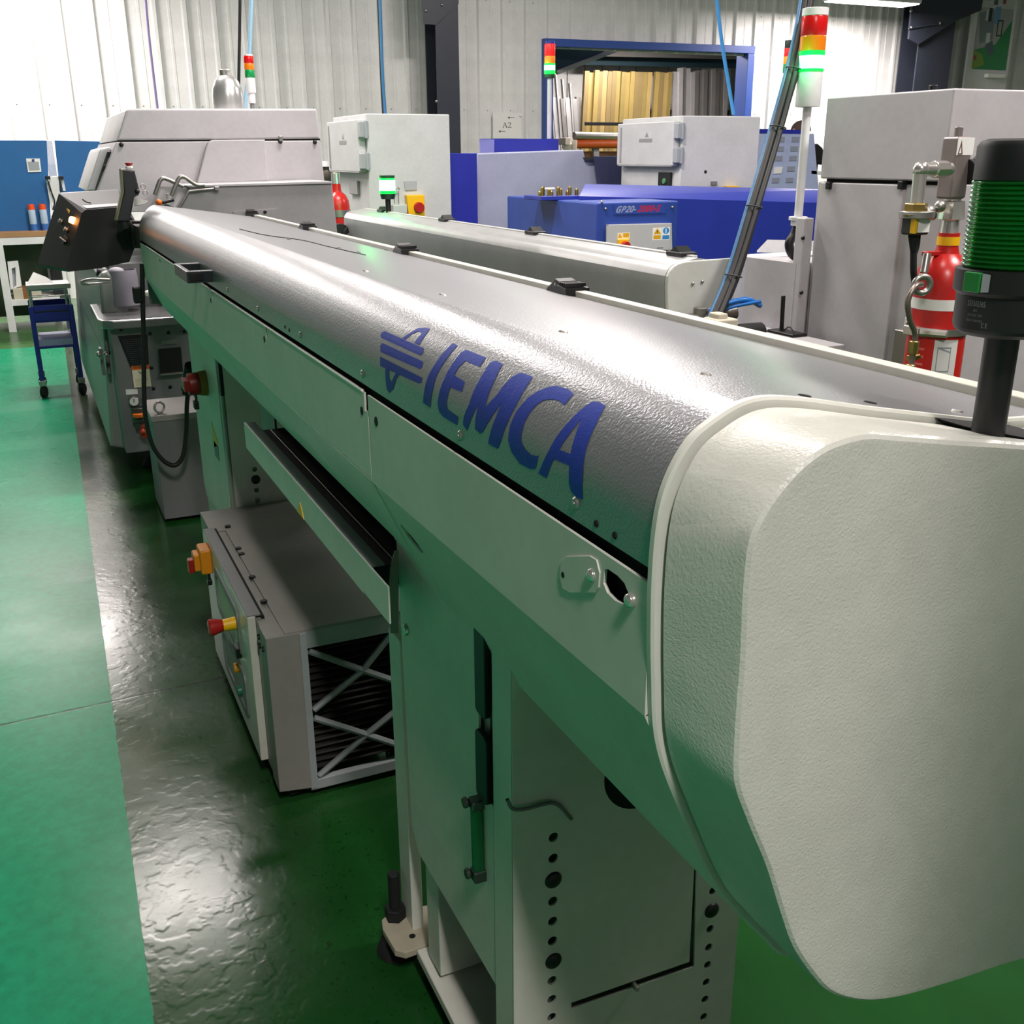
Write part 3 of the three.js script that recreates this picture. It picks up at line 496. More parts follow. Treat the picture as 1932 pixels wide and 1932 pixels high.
// near signal lamp
{
  const L = thing('signal_lamp', 'large ribbed green signal lamp on a black post, nearest the camera at the right edge', 'signal lamp', [0.65, 1.205, -0.54]);
  const X = 0.65, Z = -0.54;
  part(L, 'post', cy([X, 1.2055, Z], [X, 1.295, Z], 0.0122, 0.0122, 32), plain(0x17181a, 0.5));
  const base = part(L, 'base', lat([[0, 1.293], [0.030, 1.293], [0.0345, 1.296], [0.036, 1.300], [0.036, 1.322], [0.039, 1.325], [0.039, 1.340], [0.034, 1.341], [0, 1.341]], [X, 0, Z], 48), plain(0x191a1c, 0.55), 'black base');
  const ribs = []; const n = 18, y0 = 1.3415, y1 = 1.4015;
  for (let i = 0; i < n; i++) { const a = y0 + (y1 - y0) * i / n, d = (y1 - y0) / n; ribs.push([0.0342, a], [0.0356, a + d * 0.35], [0.0356, a + d * 0.65], [0.0342, a + d * 0.98]); }
  part(L, 'lens', lat([[0.0325, y0 - 0.001], ...ribs, [0.0342, y1], [0.0325, y1], [0.0325, y0 - 0.001]], [X, 0, Z], 64), new THREE.MeshPhysicalMaterial({ color: 0x18b440, roughness: 0.12, transmission: 0.8, thickness: 0, ior: 1.5 }), 'ribbed green lens');
  const pins = []; for (let i = 0; i < 30; i++) { const a = i / 30 * 6.283; pins.push(cy([X + 0.029 * Math.cos(a), y0, Z + 0.029 * Math.sin(a)], [X + 0.029 * Math.cos(a), y1, Z + 0.029 * Math.sin(a)], 0.0016, 0.0016, 6)); }
  part(L, 'inner_lens', [cy([X, y0, Z], [X, y1, Z], 0.027, 0.027, 32), ...pins], plain(0x1cc040, 0.35));
  part(L, 'cap', lat([[0, 1.4015], [0.0352, 1.4015], [0.0352, 1.424], [0.033, 1.4275], [0.028, 1.429], [0, 1.429]], [X, 0, Z], 48), plain(0x1b1c1e, 0.5), 'black cap');
  part(base, 'alignment_mark', [hull([[X - 0.0385, 1.326, Z + 0.0095], [X - 0.0385, 1.339, Z + 0.0095], [X - 0.0372, 1.3385, Z + 0.0135], [X - 0.0372, 1.3265, Z + 0.0135], [X - 0.04, 1.326, Z + 0.009], [X - 0.04, 1.339, Z + 0.009]])], M.screenGrey);
  const green = part(base, 'release_tab', [bx(X - 0.0415, X - 0.036, 1.3255, 1.3395, Z - 0.006, Z + 0.008, 0.001)], plain(0x2a8a40, 0.3), 'green release tab');
  // moulded lettering round the base
  const tx = ctex(1024, 256, (c, w, h) => {
    c.fillStyle = '#191a1c'; c.fillRect(0, 0, w, h); c.fillStyle = '#77797b';
    c.font = '600 62px sans-serif'; c.fillText('SIEMENS', 60, 70); c.font = '30px sans-serif'; c.fillText('8WD', 160, 112); c.fillText('24V AC/DC  IP54', 80, 150); c.fillText('Made in Germany', 70, 190); c.font = '600 54px sans-serif'; c.fillText('C E', 300, 232);
  });
  const a0 = 3.35, a1 = 1.75, P = [], U = [], N = [], I = []; const seg = 32;
  for (let i = 0; i <= seg; i++) for (let j = 0; j < 2; j++) { const a = a0 + (a1 - a0) * i / seg, y = j ? 1.3215 : 1.2985; P.push(X + 0.0362 * Math.cos(a), y, Z + 0.0362 * Math.sin(a)); N.push(Math.cos(a), 0, Math.sin(a)); U.push(i / seg, j); }
  for (let i = 0; i < seg; i++) I.push(2 * i, 2 * i + 2, 2 * i + 1, 2 * i + 1, 2 * i + 2, 2 * i + 3);
  const bg = new THREE.BufferGeometry(); bg.setAttribute('position', new THREE.Float32BufferAttribute(P, 3)); bg.setAttribute('normal', new THREE.Float32BufferAttribute(N, 3)); bg.setAttribute('uv', new THREE.Float32BufferAttribute(U, 2)); bg.setIndex(I);
  const bm = printed(tx, 0.55); bm.side = THREE.DoubleSide;
  part(base, 'lettering', bg, bm, 'moulded grey lettering');
}
// ---------- cooling unit under the tray ----------
{
  const C = thing('coolant_unit', 'low grey cabinet with red emergency stop button standing under the collecting tray', 'coolant unit', [0.5, 0, -2.5]);
  part(C, 'cabinet', [bx(0.352, 0.66, 0.045, 0.428, -2.97, -2.12, 0.003), ez([[0.35, 0.04], [0.35, 0.43], [0.424, 0.43], [0.424, 0.03]], -2.12, -2.05, { bev: 0.002 })], M.coolerTop);
  part(C, 'top_panel', [bx(0.392, 0.70, 0.426, 0.4335, -2.78, -2.055, 0.001), bx(0.352, 0.70, 0.425, 0.432, -2.97, -2.783, 0.001)], M.coolerTop);
  const d = part(C, 'door', bx(0.333, 0.352, 0.06, 0.4355, -2.80, -2.165, 0.003), paint(0xcfcfc4, 0.35), 'pale control door');
  part(d, 'door_rim', bx(0.334, 0.364, 0.434, 0.4385, -2.798, -2.167, 0.001), M.greyDark);
  part(C, 'lid_gap', bx(0.364, 0.371, 0.42, 0.4345, -2.80, -2.16, 0.0005), M.dark);
  for (const q of [[.4029,.43,-2.8018],[.3973,.43,-2.6136],[.3976,.43,-2.5712],[.3913,.43,-2.4008],[.3866,.43,-2.2411]]) part(C, 'bolt', cy([q[0], 0.431, q[2]], [q[0], 0.4375, q[2]], 0.009, 0.009, 6), M.black);
  for (const [y, z] of [[0.40, -2.13], [0.375, -2.135], [0.39, -2.085]]) part(C, 'side_bolt', cy([0.352, y, z], [0.346, y, z], 0.007, 0.007, 8), M.black);
  const X = 0.333;
  const sw = part(C, 'rotary_switch', [bx(X - 0.03, X, 0.355, 0.425, -2.73, -2.66, 0.006), bx(X - 0.045, X - 0.028, 0.362, 0.41, -2.725, -2.675, 0.005)], plain(0xe08a12, 0.45), 'orange isolator switch with red grip');
  part(sw, 'red_grip', bx(X - 0.06, X - 0.044, 0.355, 0.395, -2.71, -2.685, 0.003), plain(0x9c1a16, 0.4));
  part(sw, 'padlock', [cy([X - 0.012, 0.34, -2.665], [X - 0.012, 0.357, -2.665], 0.004), bx(X - 0.018, X - 0.006, 0.325, 0.342, -2.675, -2.655)], M.black);
  const frame1 = part(C, 'control_bezel', ex(rrect(-2.62, -2.29, 0.27, 0.40, 0.03), X - 0.004, X, { holes: [rrect(-2.60, -2.31, 0.29, 0.38, 0.02)] }), M.greyDark, 'dark oblong trim');
  const frame2 = part(C, 'control_bezel', ex(rrect(-2.60, -2.27, 0.11, 0.24, 0.03), X - 0.004, X, { holes: [rrect(-2.58, -2.29, 0.13, 0.22, 0.02)] }), M.greyDark, 'dark oblong trim');
  part(frame1, 'inset', ex(rrect(-2.60, -2.31, 0.29, 0.38, 0.02), X - 0.001, X), paint(0xbfc2a0, 0.5));
  part(frame2, 'inset', ex(rrect(-2.58, -2.29, 0.13, 0.22, 0.02), X - 0.001, X), paint(0x8e958c, 0.5));
  const es = part(C, 'emergency_stop', [cy([X, 0.352, -2.33], [X - 0.035, 0.352, -2.33], 0.0165, 0.0145, 24)], M.yellow, 'yellow collar of the emergency stop');
  part(es, 'mushroom_head', lat([[0, 0], [0.0145, 0], [0.02, 0.02], [0.021, 0.03], [0.017, 0.034], [0, 0.035]], [0, 0, 0], 32).rotateZ(Math.PI / 2).translate(X - 0.033, 0.352, -2.33), M.redDull, 'red mushroom button');
  part(C, 'push_button', cy([X, 0.218, -2.36], [X - 0.014, 0.218, -2.36], 0.013), plain(0xc88a16, 0.4), 'amber push button');
  part(C, 'push_button', cy([X, 0.153, -2.36], [X - 0.012, 0.153, -2.36], 0.013), plain(0x1f6b50, 0.4), 'green push button');
  part(C, 'socket', bx(X - 0.014, X, 0.272, 0.30, -2.335, -2.295), M.black);
  // louvred grille with crossed straps on the near end
  const g = part(C, 'grille_frame', [bx(0.424, 0.44, 0.025, 0.425, -2.115, -2.052, 0.001), bx(0.424, 0.70, 0.02, 0.045, -2.075, -2.055, 0.001), bx(0.424, 0.72, 0.385, 0.427, -2.075, -2.055, 0.001), bx(0.69, 0.70, 0.02, 0.42, -2.075, -2.055, 0.001)], paint(0x9aa0a2, 0.5), 'sheet frame');
  const strap = (a, b) => cy([a[0], a[1], -2.062], [b[0], b[1], -2.062], 0.0075, 0.0075, 6);
  for (const [a, b] of [[[0.445, 0.375], [0.565, 0.30]], [[0.565, 0.30], [0.66, 0.40]], [[0.565, 0.30], [0.445, 0.225]], [[0.565, 0.30], [0.69, 0.225]], [[0.445, 0.205], [0.565, 0.13]], [[0.565, 0.13], [0.69, 0.205]], [[0.565, 0.13], [0.445, 0.05]], [[0.565, 0.13], [0.69, 0.05]]]) part(g, 'strap', strap(a, b), paint(0x8e9496, 0.5));
  for (let i = 0; i < 18; i++) part(g, 'louvre', hull([[0.44, 0.055 + i * 0.018, -2.09], [0.69, 0.055 + i * 0.018, -2.09], [0.44, 0.062 + i * 0.018, -2.105], [0.69, 0.062 + i * 0.018, -2.105], [0.44, 0.053 + i * 0.018, -2.09], [0.69, 0.053 + i * 0.018, -2.09]]), plain(0x1c1a18, 0.6));
  part(g, 'dark_core', bx(0.44, 0.69, 0.045, 0.39, -2.13, -2.108), M.dark);
  for (const [x, z] of [[0.39, -2.09], [0.64, -2.10], [0.39, -2.92], [0.62, -2.92]]) { const k = part(C, 'castor', [cy([x - 0.012, 0.022, z], [x + 0.012, 0.022, z], 0.022, 0.022, 20)], M.rubber); part(k, 'castor_fork', [bx(x - 0.017, x - 0.013, 0.015, 0.05, z - 0.012, z + 0.012), bx(x + 0.013, x + 0.017, 0.015, 0.05, z - 0.012, z + 0.012)], M.steel); }
}

// ---------- second bar feeder ----------
const F2 = thing('bar_feeder', 'silver bar feeder with a smooth rounded cover standing behind the dark one', 'bar feeder', [2.15, 0, -4.7]);
{
  const S = [[1.8733,.9202],[1.8643,1.0127],[1.8665,1.0463],[1.8737,1.0626],[1.887,1.0771],[1.9028,1.0847],[1.9229,1.0888],[1.9513,1.0909],[2.1204,1.0936]];
  const xr = S[8][0] + 0.012, yt = S[8][1];
  const R2 = [[1.9985,1.0986,-2.98]][0], prof = [...S.slice(0, 8), [R2[0] - 0.01, R2[1]], [R2[0] + 0.06, R2[1] - 0.012], [R2[0] + 0.06, 0.62], [S[0][0] + 0.05, 0.62], [S[0][0], 0.72]];
  part(F2, 'cover', ez(prof, -2.87, -6.62), M.silverLight, 'smooth silver cover');
  part(F2, 'end_cap', ez([...S, [xr, yt - 0.01], [xr, 0.62], [S[0][0] + 0.05, 0.62], [S[0][0], 0.72]], -2.85, -2.868, { bev: 0.003 }), paint(0xc3c6c0, 0.4), 'pale grey end plate');
  part(F2, 'cover_strip', bx(R2[0] - 0.012, R2[0] + 0.012, R2[1] - 0.006, R2[1] + 0.005, -6.6, -2.9, 0.002), paint(0xb4b4b0, 0.4));
  const pr = [[1.7351,1.0562,-2.85]];
  for (const z of [-6.2, -5.15, -4.1, -2.98]) part(F2, 'hinge_latch', [bx(R2[0] - 0.03, R2[0] + 0.03, R2[1] - 0.003, R2[1] + 0.012, z - 0.05, z + 0.05, 0.004), ex([[z - 0.05, R2[1]], [z, R2[1] + 0.03], [z + 0.03, R2[1] + 0.01]], R2[0] - 0.025, R2[0] + 0.025)], M.black);
  part(F2, 'cover_screw', [[0.83, -3.05], [0.86, -3.9]].map((q) => cy([S[0][0] - 0.003, q[0], q[1]], [S[0][0] + 0.01, q[0], q[1]], 0.008)), M.steel);
  part(F2, 'stand', [bx(S[0][0] + 0.06, xr - 0.05, 0.0, 0.62, -3.4, -2.95), bx(S[0][0] + 0.06, xr - 0.05, 0, 0.62, -6.5, -6.0)], M.creamSmooth);
  part(F2, 'plate_screw', [[1.9613,1.0195,-2.849],[1.9984,1.0243,-2.849]].map((q) => sph([q[0], q[1], -2.849], 0.006)), M.steel);
  const v = part(F2, 'valve_block', [cy([1.905, 0.90, -2.8], [2.085, 0.93, -2.78], 0.028, 0.026), cy([1.875, 0.895, -2.8], [1.915, 0.90, -2.8], 0.034), cy([1.955, 0.88, -2.79], [1.955, 0.95, -2.79], 0.022), cy([2.035, 0.89, -2.78], [2.035, 0.955, -2.78], 0.022), sph([1.995, 0.925, -2.76], 0.03)], paint(0x8a8880, 0.35, { metal: 0.6 }), 'grimy pneumatic valve block');
  part(v, 'air_fitting', [cy([1.885, 0.88, -2.79], [1.870, 0.88, -2.78], 0.022)], M.black);
  part(F2, 'air_tube', mg(tb([[1.975, 0.94, -2.77], [2.025, 0.965, -2.74], [2.085, 0.975, -2.72], [2.155, 0.95, -2.74]], 0.009, 30), tb([[1.985, 0.93, -2.77], [2.045, 0.955, -2.73], [2.125, 0.97, -2.7]], 0.006, 24)), M.tubeBlue, 'bright blue air tubes');
  part(F2, 'drive_motor', [bx(1.955, 2.125, 0.80, 0.875, -2.84, -2.66, 0.015), cy([2.035, 0.86, -2.74], [2.165, 0.86, -2.74], 0.035)], M.blackMat, 'black motor housing');
  const J = [[1.7964,.9622],[1.8694,.9228],[1.8103,.9767],[1.8456,.9588]], jy = J[1][1] - 0.02;
  const jb = part(F2, 'junction_box', bx(J[0][0], J[1][0], jy, J[0][1], -2.55, -2.47, 0.006), M.beige, 'small beige junction box');
  part(jb, 'box_lid', bx(J[2][0], J[3][0], J[0][1] - 0.002, J[2][1], -2.54, -2.49, 0.005), M.beige);
  part(jb, 'box_arm', bx(J[0][0] + 0.01, J[1][0] - 0.01, 0.6, jy + 0.005, -2.86, -2.48), M.beige);
}
// green lamp standing on the second feeder
{
  const p = [[1.9951,1.0944,-6.1],[1.999,1.1793,-6.1],[1.9895,1.2577,-6.1]];
  const L = thing('signal_lamp', 'small lit green lamp on a short black post in front of the pale grey cabinet', 'signal lamp', [p[0][0], p[0][1] - 0.03, -6.1]);
  part(L, 'post', cy([p[0][0], p[0][1] - 0.03, -6.1], [p[0][0], p[1][1], -6.1], 0.016), M.black);
  part(L, 'base', cy([p[0][0], p[1][1] - 0.005, -6.1], [p[0][0], p[1][1] + 0.025, -6.1], 0.04, 0.046), plain(0x173322, 0.5));
  part(L, 'lens', cy([p[0][0], p[1][1] + 0.042, -6.1], [p[0][0], p[1][1] + 0.105, -6.1], 0.0475, 0.0455, 28), M.litGreen, 'glowing green lens');
  part(L, 'lens_rim', cy([p[0][0], p[1][1] + 0.026, -6.1], [p[0][0], p[1][1] + 0.044, -6.1], 0.048, 0.048, 28), M.fringeGreen); part(L, 'lens_rim', cy([p[0][0], p[1][1] + 0.103, -6.1], [p[0][0], p[1][1] + 0.116, -6.1], 0.046, 0.045, 28), M.fringeGreen);  // glowing rings imitate the green fringe of the glare
  part(L, 'cap', cy([p[0][0], p[1][1] + 0.115, -6.1], [p[0][0], p[1][1] + 0.13, -6.1], 0.046), plain(0x123d22, 0.5));
  const l = new THREE.PointLight(0x20ff70, 0.04, 0, 2); l.position.set(p[0][0] - 0.06, p[1][1] + 0.07, -6.15); l.castShadow = true; l.shadow.radius = 2; scene.add(l);
}
// ---------- fire extinguishers ----------
function extinguisher(name, label, c, r, y0, h, full) {
  const E = thing(name, label, 'fire extinguisher', [c[0], y0, c[1]]);
  const [x, z] = c, s = y0 + h;
  const body = part(E, 'cylinder', lat([[0, y0], [r * 0.9, y0], [r, y0 + 0.02], [r, s - r * 1.1], [r * 0.93, s - r * 0.65], [r * 0.72, s - r * 0.25], [r * 0.42, s], [r * 0.36, s + 0.02], [r * 0.36, s + 0.055], [0, s + 0.055]], [x, 0, z], 40), M.red, 'glossy red cylinder');
  return [E, x, z, s, body];
}
{
  const q = [2.33, -2.16], r = 0.079, top = 1.155;
  const [E, x, z, s, body] = extinguisher('fire_extinguisher', 'red fire extinguisher with chrome valve gear and bent steel pipe at the tall cabinet', q, r, 0.35, top - 0.35, true);
  const band = (y0, y1, k, m, n, lab) => part(body, n, lat([[r + k - 0.002, y0], [r + k, y0], [r + k, y1], [r + k - 0.002, y1]], [x, 0, z], 40), m, lab);
  band(1.005, 1.035, 0.0007, M.paper, 'white_band', 'white band');
  const cl = band(0.935, 0.955, 0.006, M.steel, 'clamp_band', 'steel clamp band');
  part(cl, 'clamp_screw', [cy([x - r - 0.004, 0.945, z + 0.02], [x - r + 0.03, 0.945, z + 0.085], 0.013, 0.011, 8), bx(x - r - 0.02, x - r + 0.0, 0.932, 0.958, z - 0.03, z + 0.02)], M.chrome);
  const lt = ctex(512, 512, (c, w, h) => {
    c.fillStyle = '#c0201c'; c.fillRect(0, 0, w, h); c.fillStyle = '#dcdad8'; c.fillRect(210, 0, 190, 170); c.strokeStyle = '#8b8f96'; c.lineWidth = 7; c.strokeRect(240, 35, 100, 105); c.beginPath(); c.moveTo(240, 35); c.lineTo(340, 55); c.stroke();
    c.fillStyle = '#d8b7b4'; c.font = '600 40px sans-serif'; c.fillText('C E', 270, 222); c.beginPath(); c.arc(226, 208, 15, 0, 7); c.fill();
    c.fillStyle = '#d46b66'; for (let i = 0; i < 9; i++) c.fillRect(20 + (i % 3) * 10, 262 + i * 26, 300 - (i * 37) % 110, 9); for (let i = 0; i < 5; i++) c.fillRect(20, 40 + i * 34, 120, 10);
  });
  const P = [], N = [], U = [], I = [];
  for (let i = 0; i <= 24; i++) for (let j = 0; j < 2; j++) { const a = 3.35 - i / 24 * 2.3, y = j ? 0.925 : 0.6, R = r + 0.0008; P.push(x + R * Math.cos(a), y, z + R * Math.sin(a)); N.push(Math.cos(a), 0, Math.sin(a)); U.push(i / 24, j); }
  for (let i = 0; i < 24; i++) I.push(2 * i, 2 * i + 2, 2 * i + 1, 2 * i + 1, 2 * i + 2, 2 * i + 3);
  const g = new THREE.BufferGeometry(); g.setAttribute('position', new THREE.Float32BufferAttribute(P, 3)); g.setAttribute('normal', new THREE.Float32BufferAttribute(N, 3)); g.setAttribute('uv', new THREE.Float32BufferAttribute(U, 2)); g.setIndex(I);
  const lm = printed(lt, 0.4); lm.side = THREE.DoubleSide; part(body, 'label', g, lm, 'red label with a white pictogram panel');
  part(body, 'neck_label', lat([[r * 0.37, s + 0.022], [r * 0.38, s + 0.022], [r * 0.38, s + 0.045], [r * 0.37, s + 0.045]], [x, 0, z], 24), M.yellow, 'yellow neck label');
  const X0 = x, S0 = s, R0 = r; let so, ca, rg;
  part(E, 'red_lever', bx(x - 0.085, x, s - 0.005, s + 0.008, z - 0.01, z + 0.01, 0.003), M.redDull);
  const v = part(E, 'valve', [cy([x, s + 0.05, z], [x, s + 0.09, z], 0.026, 0.022), cy([x, s + 0.09, z], [x, s + 0.14, z], 0.034, 0.03, 8), cy([x, s + 0.13, z], [x + 0.0, s + 0.17, z], 0.02)], M.chrome, 'chrome valve');
  { const x = X0 + (-0.06), s = S0 + (-0.012), r = R0, dY = -0.012; part(v, 'valve_arm', [cy([x - 0.02, s + 0.115, z + 0.01], [x - 0.1, s + 0.12, z + 0.03], 0.013), sph([x - 0.055, s + 0.125, z + 0.025], 0.02), sph([x - 0.02, s + 0.14, z + 0.03], 0.016), cy([x - 0.10, s + 0.112, z + 0.03], [x - 0.10, s + 0.13, z + 0.03], 0.045, 0.045, 24)], M.steel); }
  { const x = X0 + (-0.06), s = S0 + (-0.012), r = R0, dY = -0.012; part(v, 'lever_plate', hull([[x - 0.165, s + 0.118, z + 0.04], [x - 0.165, s + 0.124, z + 0.05], [x - 0.08, s + 0.117, z + 0.07], [x - 0.08, s + 0.117, z + 0.0], [x - 0.08, s + 0.124, z + 0.07], [x - 0.08, s + 0.124, z + 0.0]]), M.chrome); }
  { const x = X0 + (-0.06), s = S0 + (-0.012), r = R0, dY = -0.012; part(v, 'brass_nut', cy([x - 0.105, s + 0.13, z + 0.03], [x - 0.105, s + 0.15, z + 0.03], 0.03, 0.03, 6), M.brass); }
  { const x = X0 + (-0.06), s = S0 + (-0.012), r = R0, dY = -0.012; part(v, 'elbow_pipe', mg(cy([x - 0.105, s + 0.15, z + 0.03], [x - 0.105, s + 0.235, z + 0.03], 0.018, 0.018, 12), sph([x - 0.105, s + 0.235, z + 0.03], 0.021), cy([x - 0.105, s + 0.235, z + 0.03], [x, s + 0.235, z + 0.03], 0.017), cy([x - 0.06, s + 0.235, z + 0.03], [x - 0.015, s + 0.235, z + 0.03], 0.022, 0.022, 8)), M.chrome); }
  { const x = X0 + (-0.015), s = S0 + (-0.02), r = R0, dY = -0.02; ca = part(v, 'pressure_capsule', [bx(x - 0.028, x + 0.028, s + 0.165, s + 0.325, z - 0.028, z + 0.03, 0.008), cy([x + 0.0, s + 0.32, z], [x + 0.0, s + 0.35, z], 0.011)], paint(0x9a8f8c, 0.35, { metal: 0.5 }), 'rectangular actuator body'); }
  { const x = X0 + (-0.015), s = S0 + (-0.02), r = R0, dY = -0.02; part(ca, 'actuator_label', bx(x - 0.029, x + 0.0295, s + 0.278, s + 0.322, z + 0.0285, z + 0.031, 0.0005), M.paper); }
  { const x = X0 + (-0.015), s = S0 + (-0.02), r = R0, dY = -0.02; part(ca, 'hazard_mark', ez([[x - 0.026, s + 0.28], [x - 0.009, s + 0.28], [x - 0.0175, s + 0.316]], z + 0.0305, z + 0.0318, { holes: [[[x - 0.0225, s + 0.283], [x - 0.0125, s + 0.283], [x - 0.0175, s + 0.305]]] }), plain(0x6b4a44, 0.6)); }
  { const x = X0 + (-0.015), s = S0 + (-0.02), r = R0, dY = -0.02; part(ca, 'actuator_plug', [cy([x + 0.02, s + 0.235, z + 0.03], [x + 0.1, s + 0.245, z + 0.04], 0.033, 0.027, 24)], M.black); }
  { const x = X0 + (-0.015), s = S0 + (-0.02), r = R0, dY = -0.02; part(v, 'chrome_cap', [cy([x + 0.05, s + 0.245, z + 0.04], [x + 0.105, s + 0.25, z + 0.045], 0.037, 0.037, 24), sph([x + 0.12, s + 0.245, z + 0.045], 0.035)], M.chrome); }
  { const x = X0 + (-0.055), s = S0 + (0.012), r = R0, dY = 0.012; so = part(v, 'solenoid', bx(x - 0.132, x - 0.078, s + 0.045, s + 0.098, z + 0.005, z + 0.055, 0.006), plain(0x33352f, 0.5), 'solenoid switch'); }
  { const x = X0 + (-0.055), s = S0 + (0.012), r = R0, dY = 0.012; part(so, 'solenoid_label', [bx(x - 0.122, x - 0.08, s + 0.052, s + 0.092, z + 0.054, z + 0.0565, 0.0005)], M.paper); }
  { const x = X0 + (-0.055), s = S0 + (0.012), r = R0, dY = 0.012; part(so, 'yellow_stripe', bx(x - 0.1335, x - 0.124, s + 0.05, s + 0.094, z + 0.04, z + 0.0562, 0.001), M.yellow); }
  { const x = X0 + (-0.055), s = S0 + (0.012), r = R0, dY = 0.012; part(so, 'wire_lead', mg(cy([x - 0.108, s + 0.045, z + 0.03], [x - 0.1, s + 0.0, z + 0.03], 0.014, 0.009), tb([[x - 0.1, s + 0.0, z + 0.03], [x - 0.092, s - 0.05, z + 0.03], [x - 0.07, s - 0.09, z + 0.02]], 0.009), tb([[x - 0.085, s + 0.045, z + 0.03], [x - 0.085, s + 0.01, z + 0.03], [x - 0.1, s - 0.03, z + 0.03]], 0.003)), M.rubber); }
  { const x = X0 + (-0.05), s = S0 + (0.01), r = R0, dY = 0.01; rg = part(E, 'ring_fitting', [tor([x - r + 0.0, 1.08, z + 0.05], 0.022, 0.009, [0, -0.4, 0]), cy([x - r + 0.01, 1.11, z + 0.04], [x - r + 0.025, 1.16, z + 0.03], 0.011)], M.steel); }
  { const x = X0 + (-0.05), s = S0 + (0.01), r = R0, dY = 0.01; part(E, 'bent_pipe', tb([[x - r + 0.0, 1.082, z + 0.05], [x - r - 0.035, 1.078, z + 0.06], [x - r - 0.055, 1.045, z + 0.06], [x - r - 0.04, 0.99, z + 0.06], [x - r - 0.015, 0.95, z + 0.06], [x - r - 0.013, 0.90, z + 0.06], [x - r - 0.016, 0.85, z + 0.06], [x - r - 0.03, 0.79, z + 0.06], [x - r - 0.06, 0.74, z + 0.06]], 0.008, 60), paint(0x8c8079, 0.35, { metal: 0.7 }), 'bent steel pipe'); }
  { const x = X0 + (-0.05), s = S0 + (0.01), r = R0, dY = 0.01; part(E, 'pipe_joint', [cy([x - r - 0.014, 0.93, z + 0.06], [x - r - 0.015, 0.895, z + 0.06], 0.014, 0.014, 8), cy([x - r - 0.016, 0.865, z + 0.06], [x - r - 0.018, 0.83, z + 0.06], 0.014, 0.014, 8), cy([x - r - 0.02, 0.88, z + 0.05], [x - r + 0.02, 0.882, z + 0.05], 0.009)], M.brass); }
  part(E, 'wall_bracket', [bx(x + 0.0, x + 0.14, 0.5, 0.92, z - 0.16, z - r + 0.006)], M.steel);
}
{
  const p = [[1.9412,1.1945,-6.9],[1.8722,1.0685,-6.9],[1.9101,.9828,-6.9]];
  const [E, x, z, s, body] = extinguisher('fire_extinguisher', 'red fire extinguisher with silver band, half hidden between lathe and pale grey cabinet', [p[0][0] - 0.035, -6.9], 0.08, 0.55, p[0][1] - 0.55, false);
  const y = [[1.8812,1.0603]][0][1];
  part(body, 'clamp_band', lat([[0.081, y - 0.022], [0.085, y - 0.022], [0.085, y + 0.022], [0.081, y + 0.022]], [x, 0, z], 32), M.steel, 'silver band');
  part(E, 'valve', [cy([x, s + 0.05, z], [x, s + 0.12, z], 0.03)], M.chrome);
  part(E, 'stand', bx(x - 0.1, x + 0.1, 0, 0.55, z - 0.1, z + 0.1), M.greyDark);
}
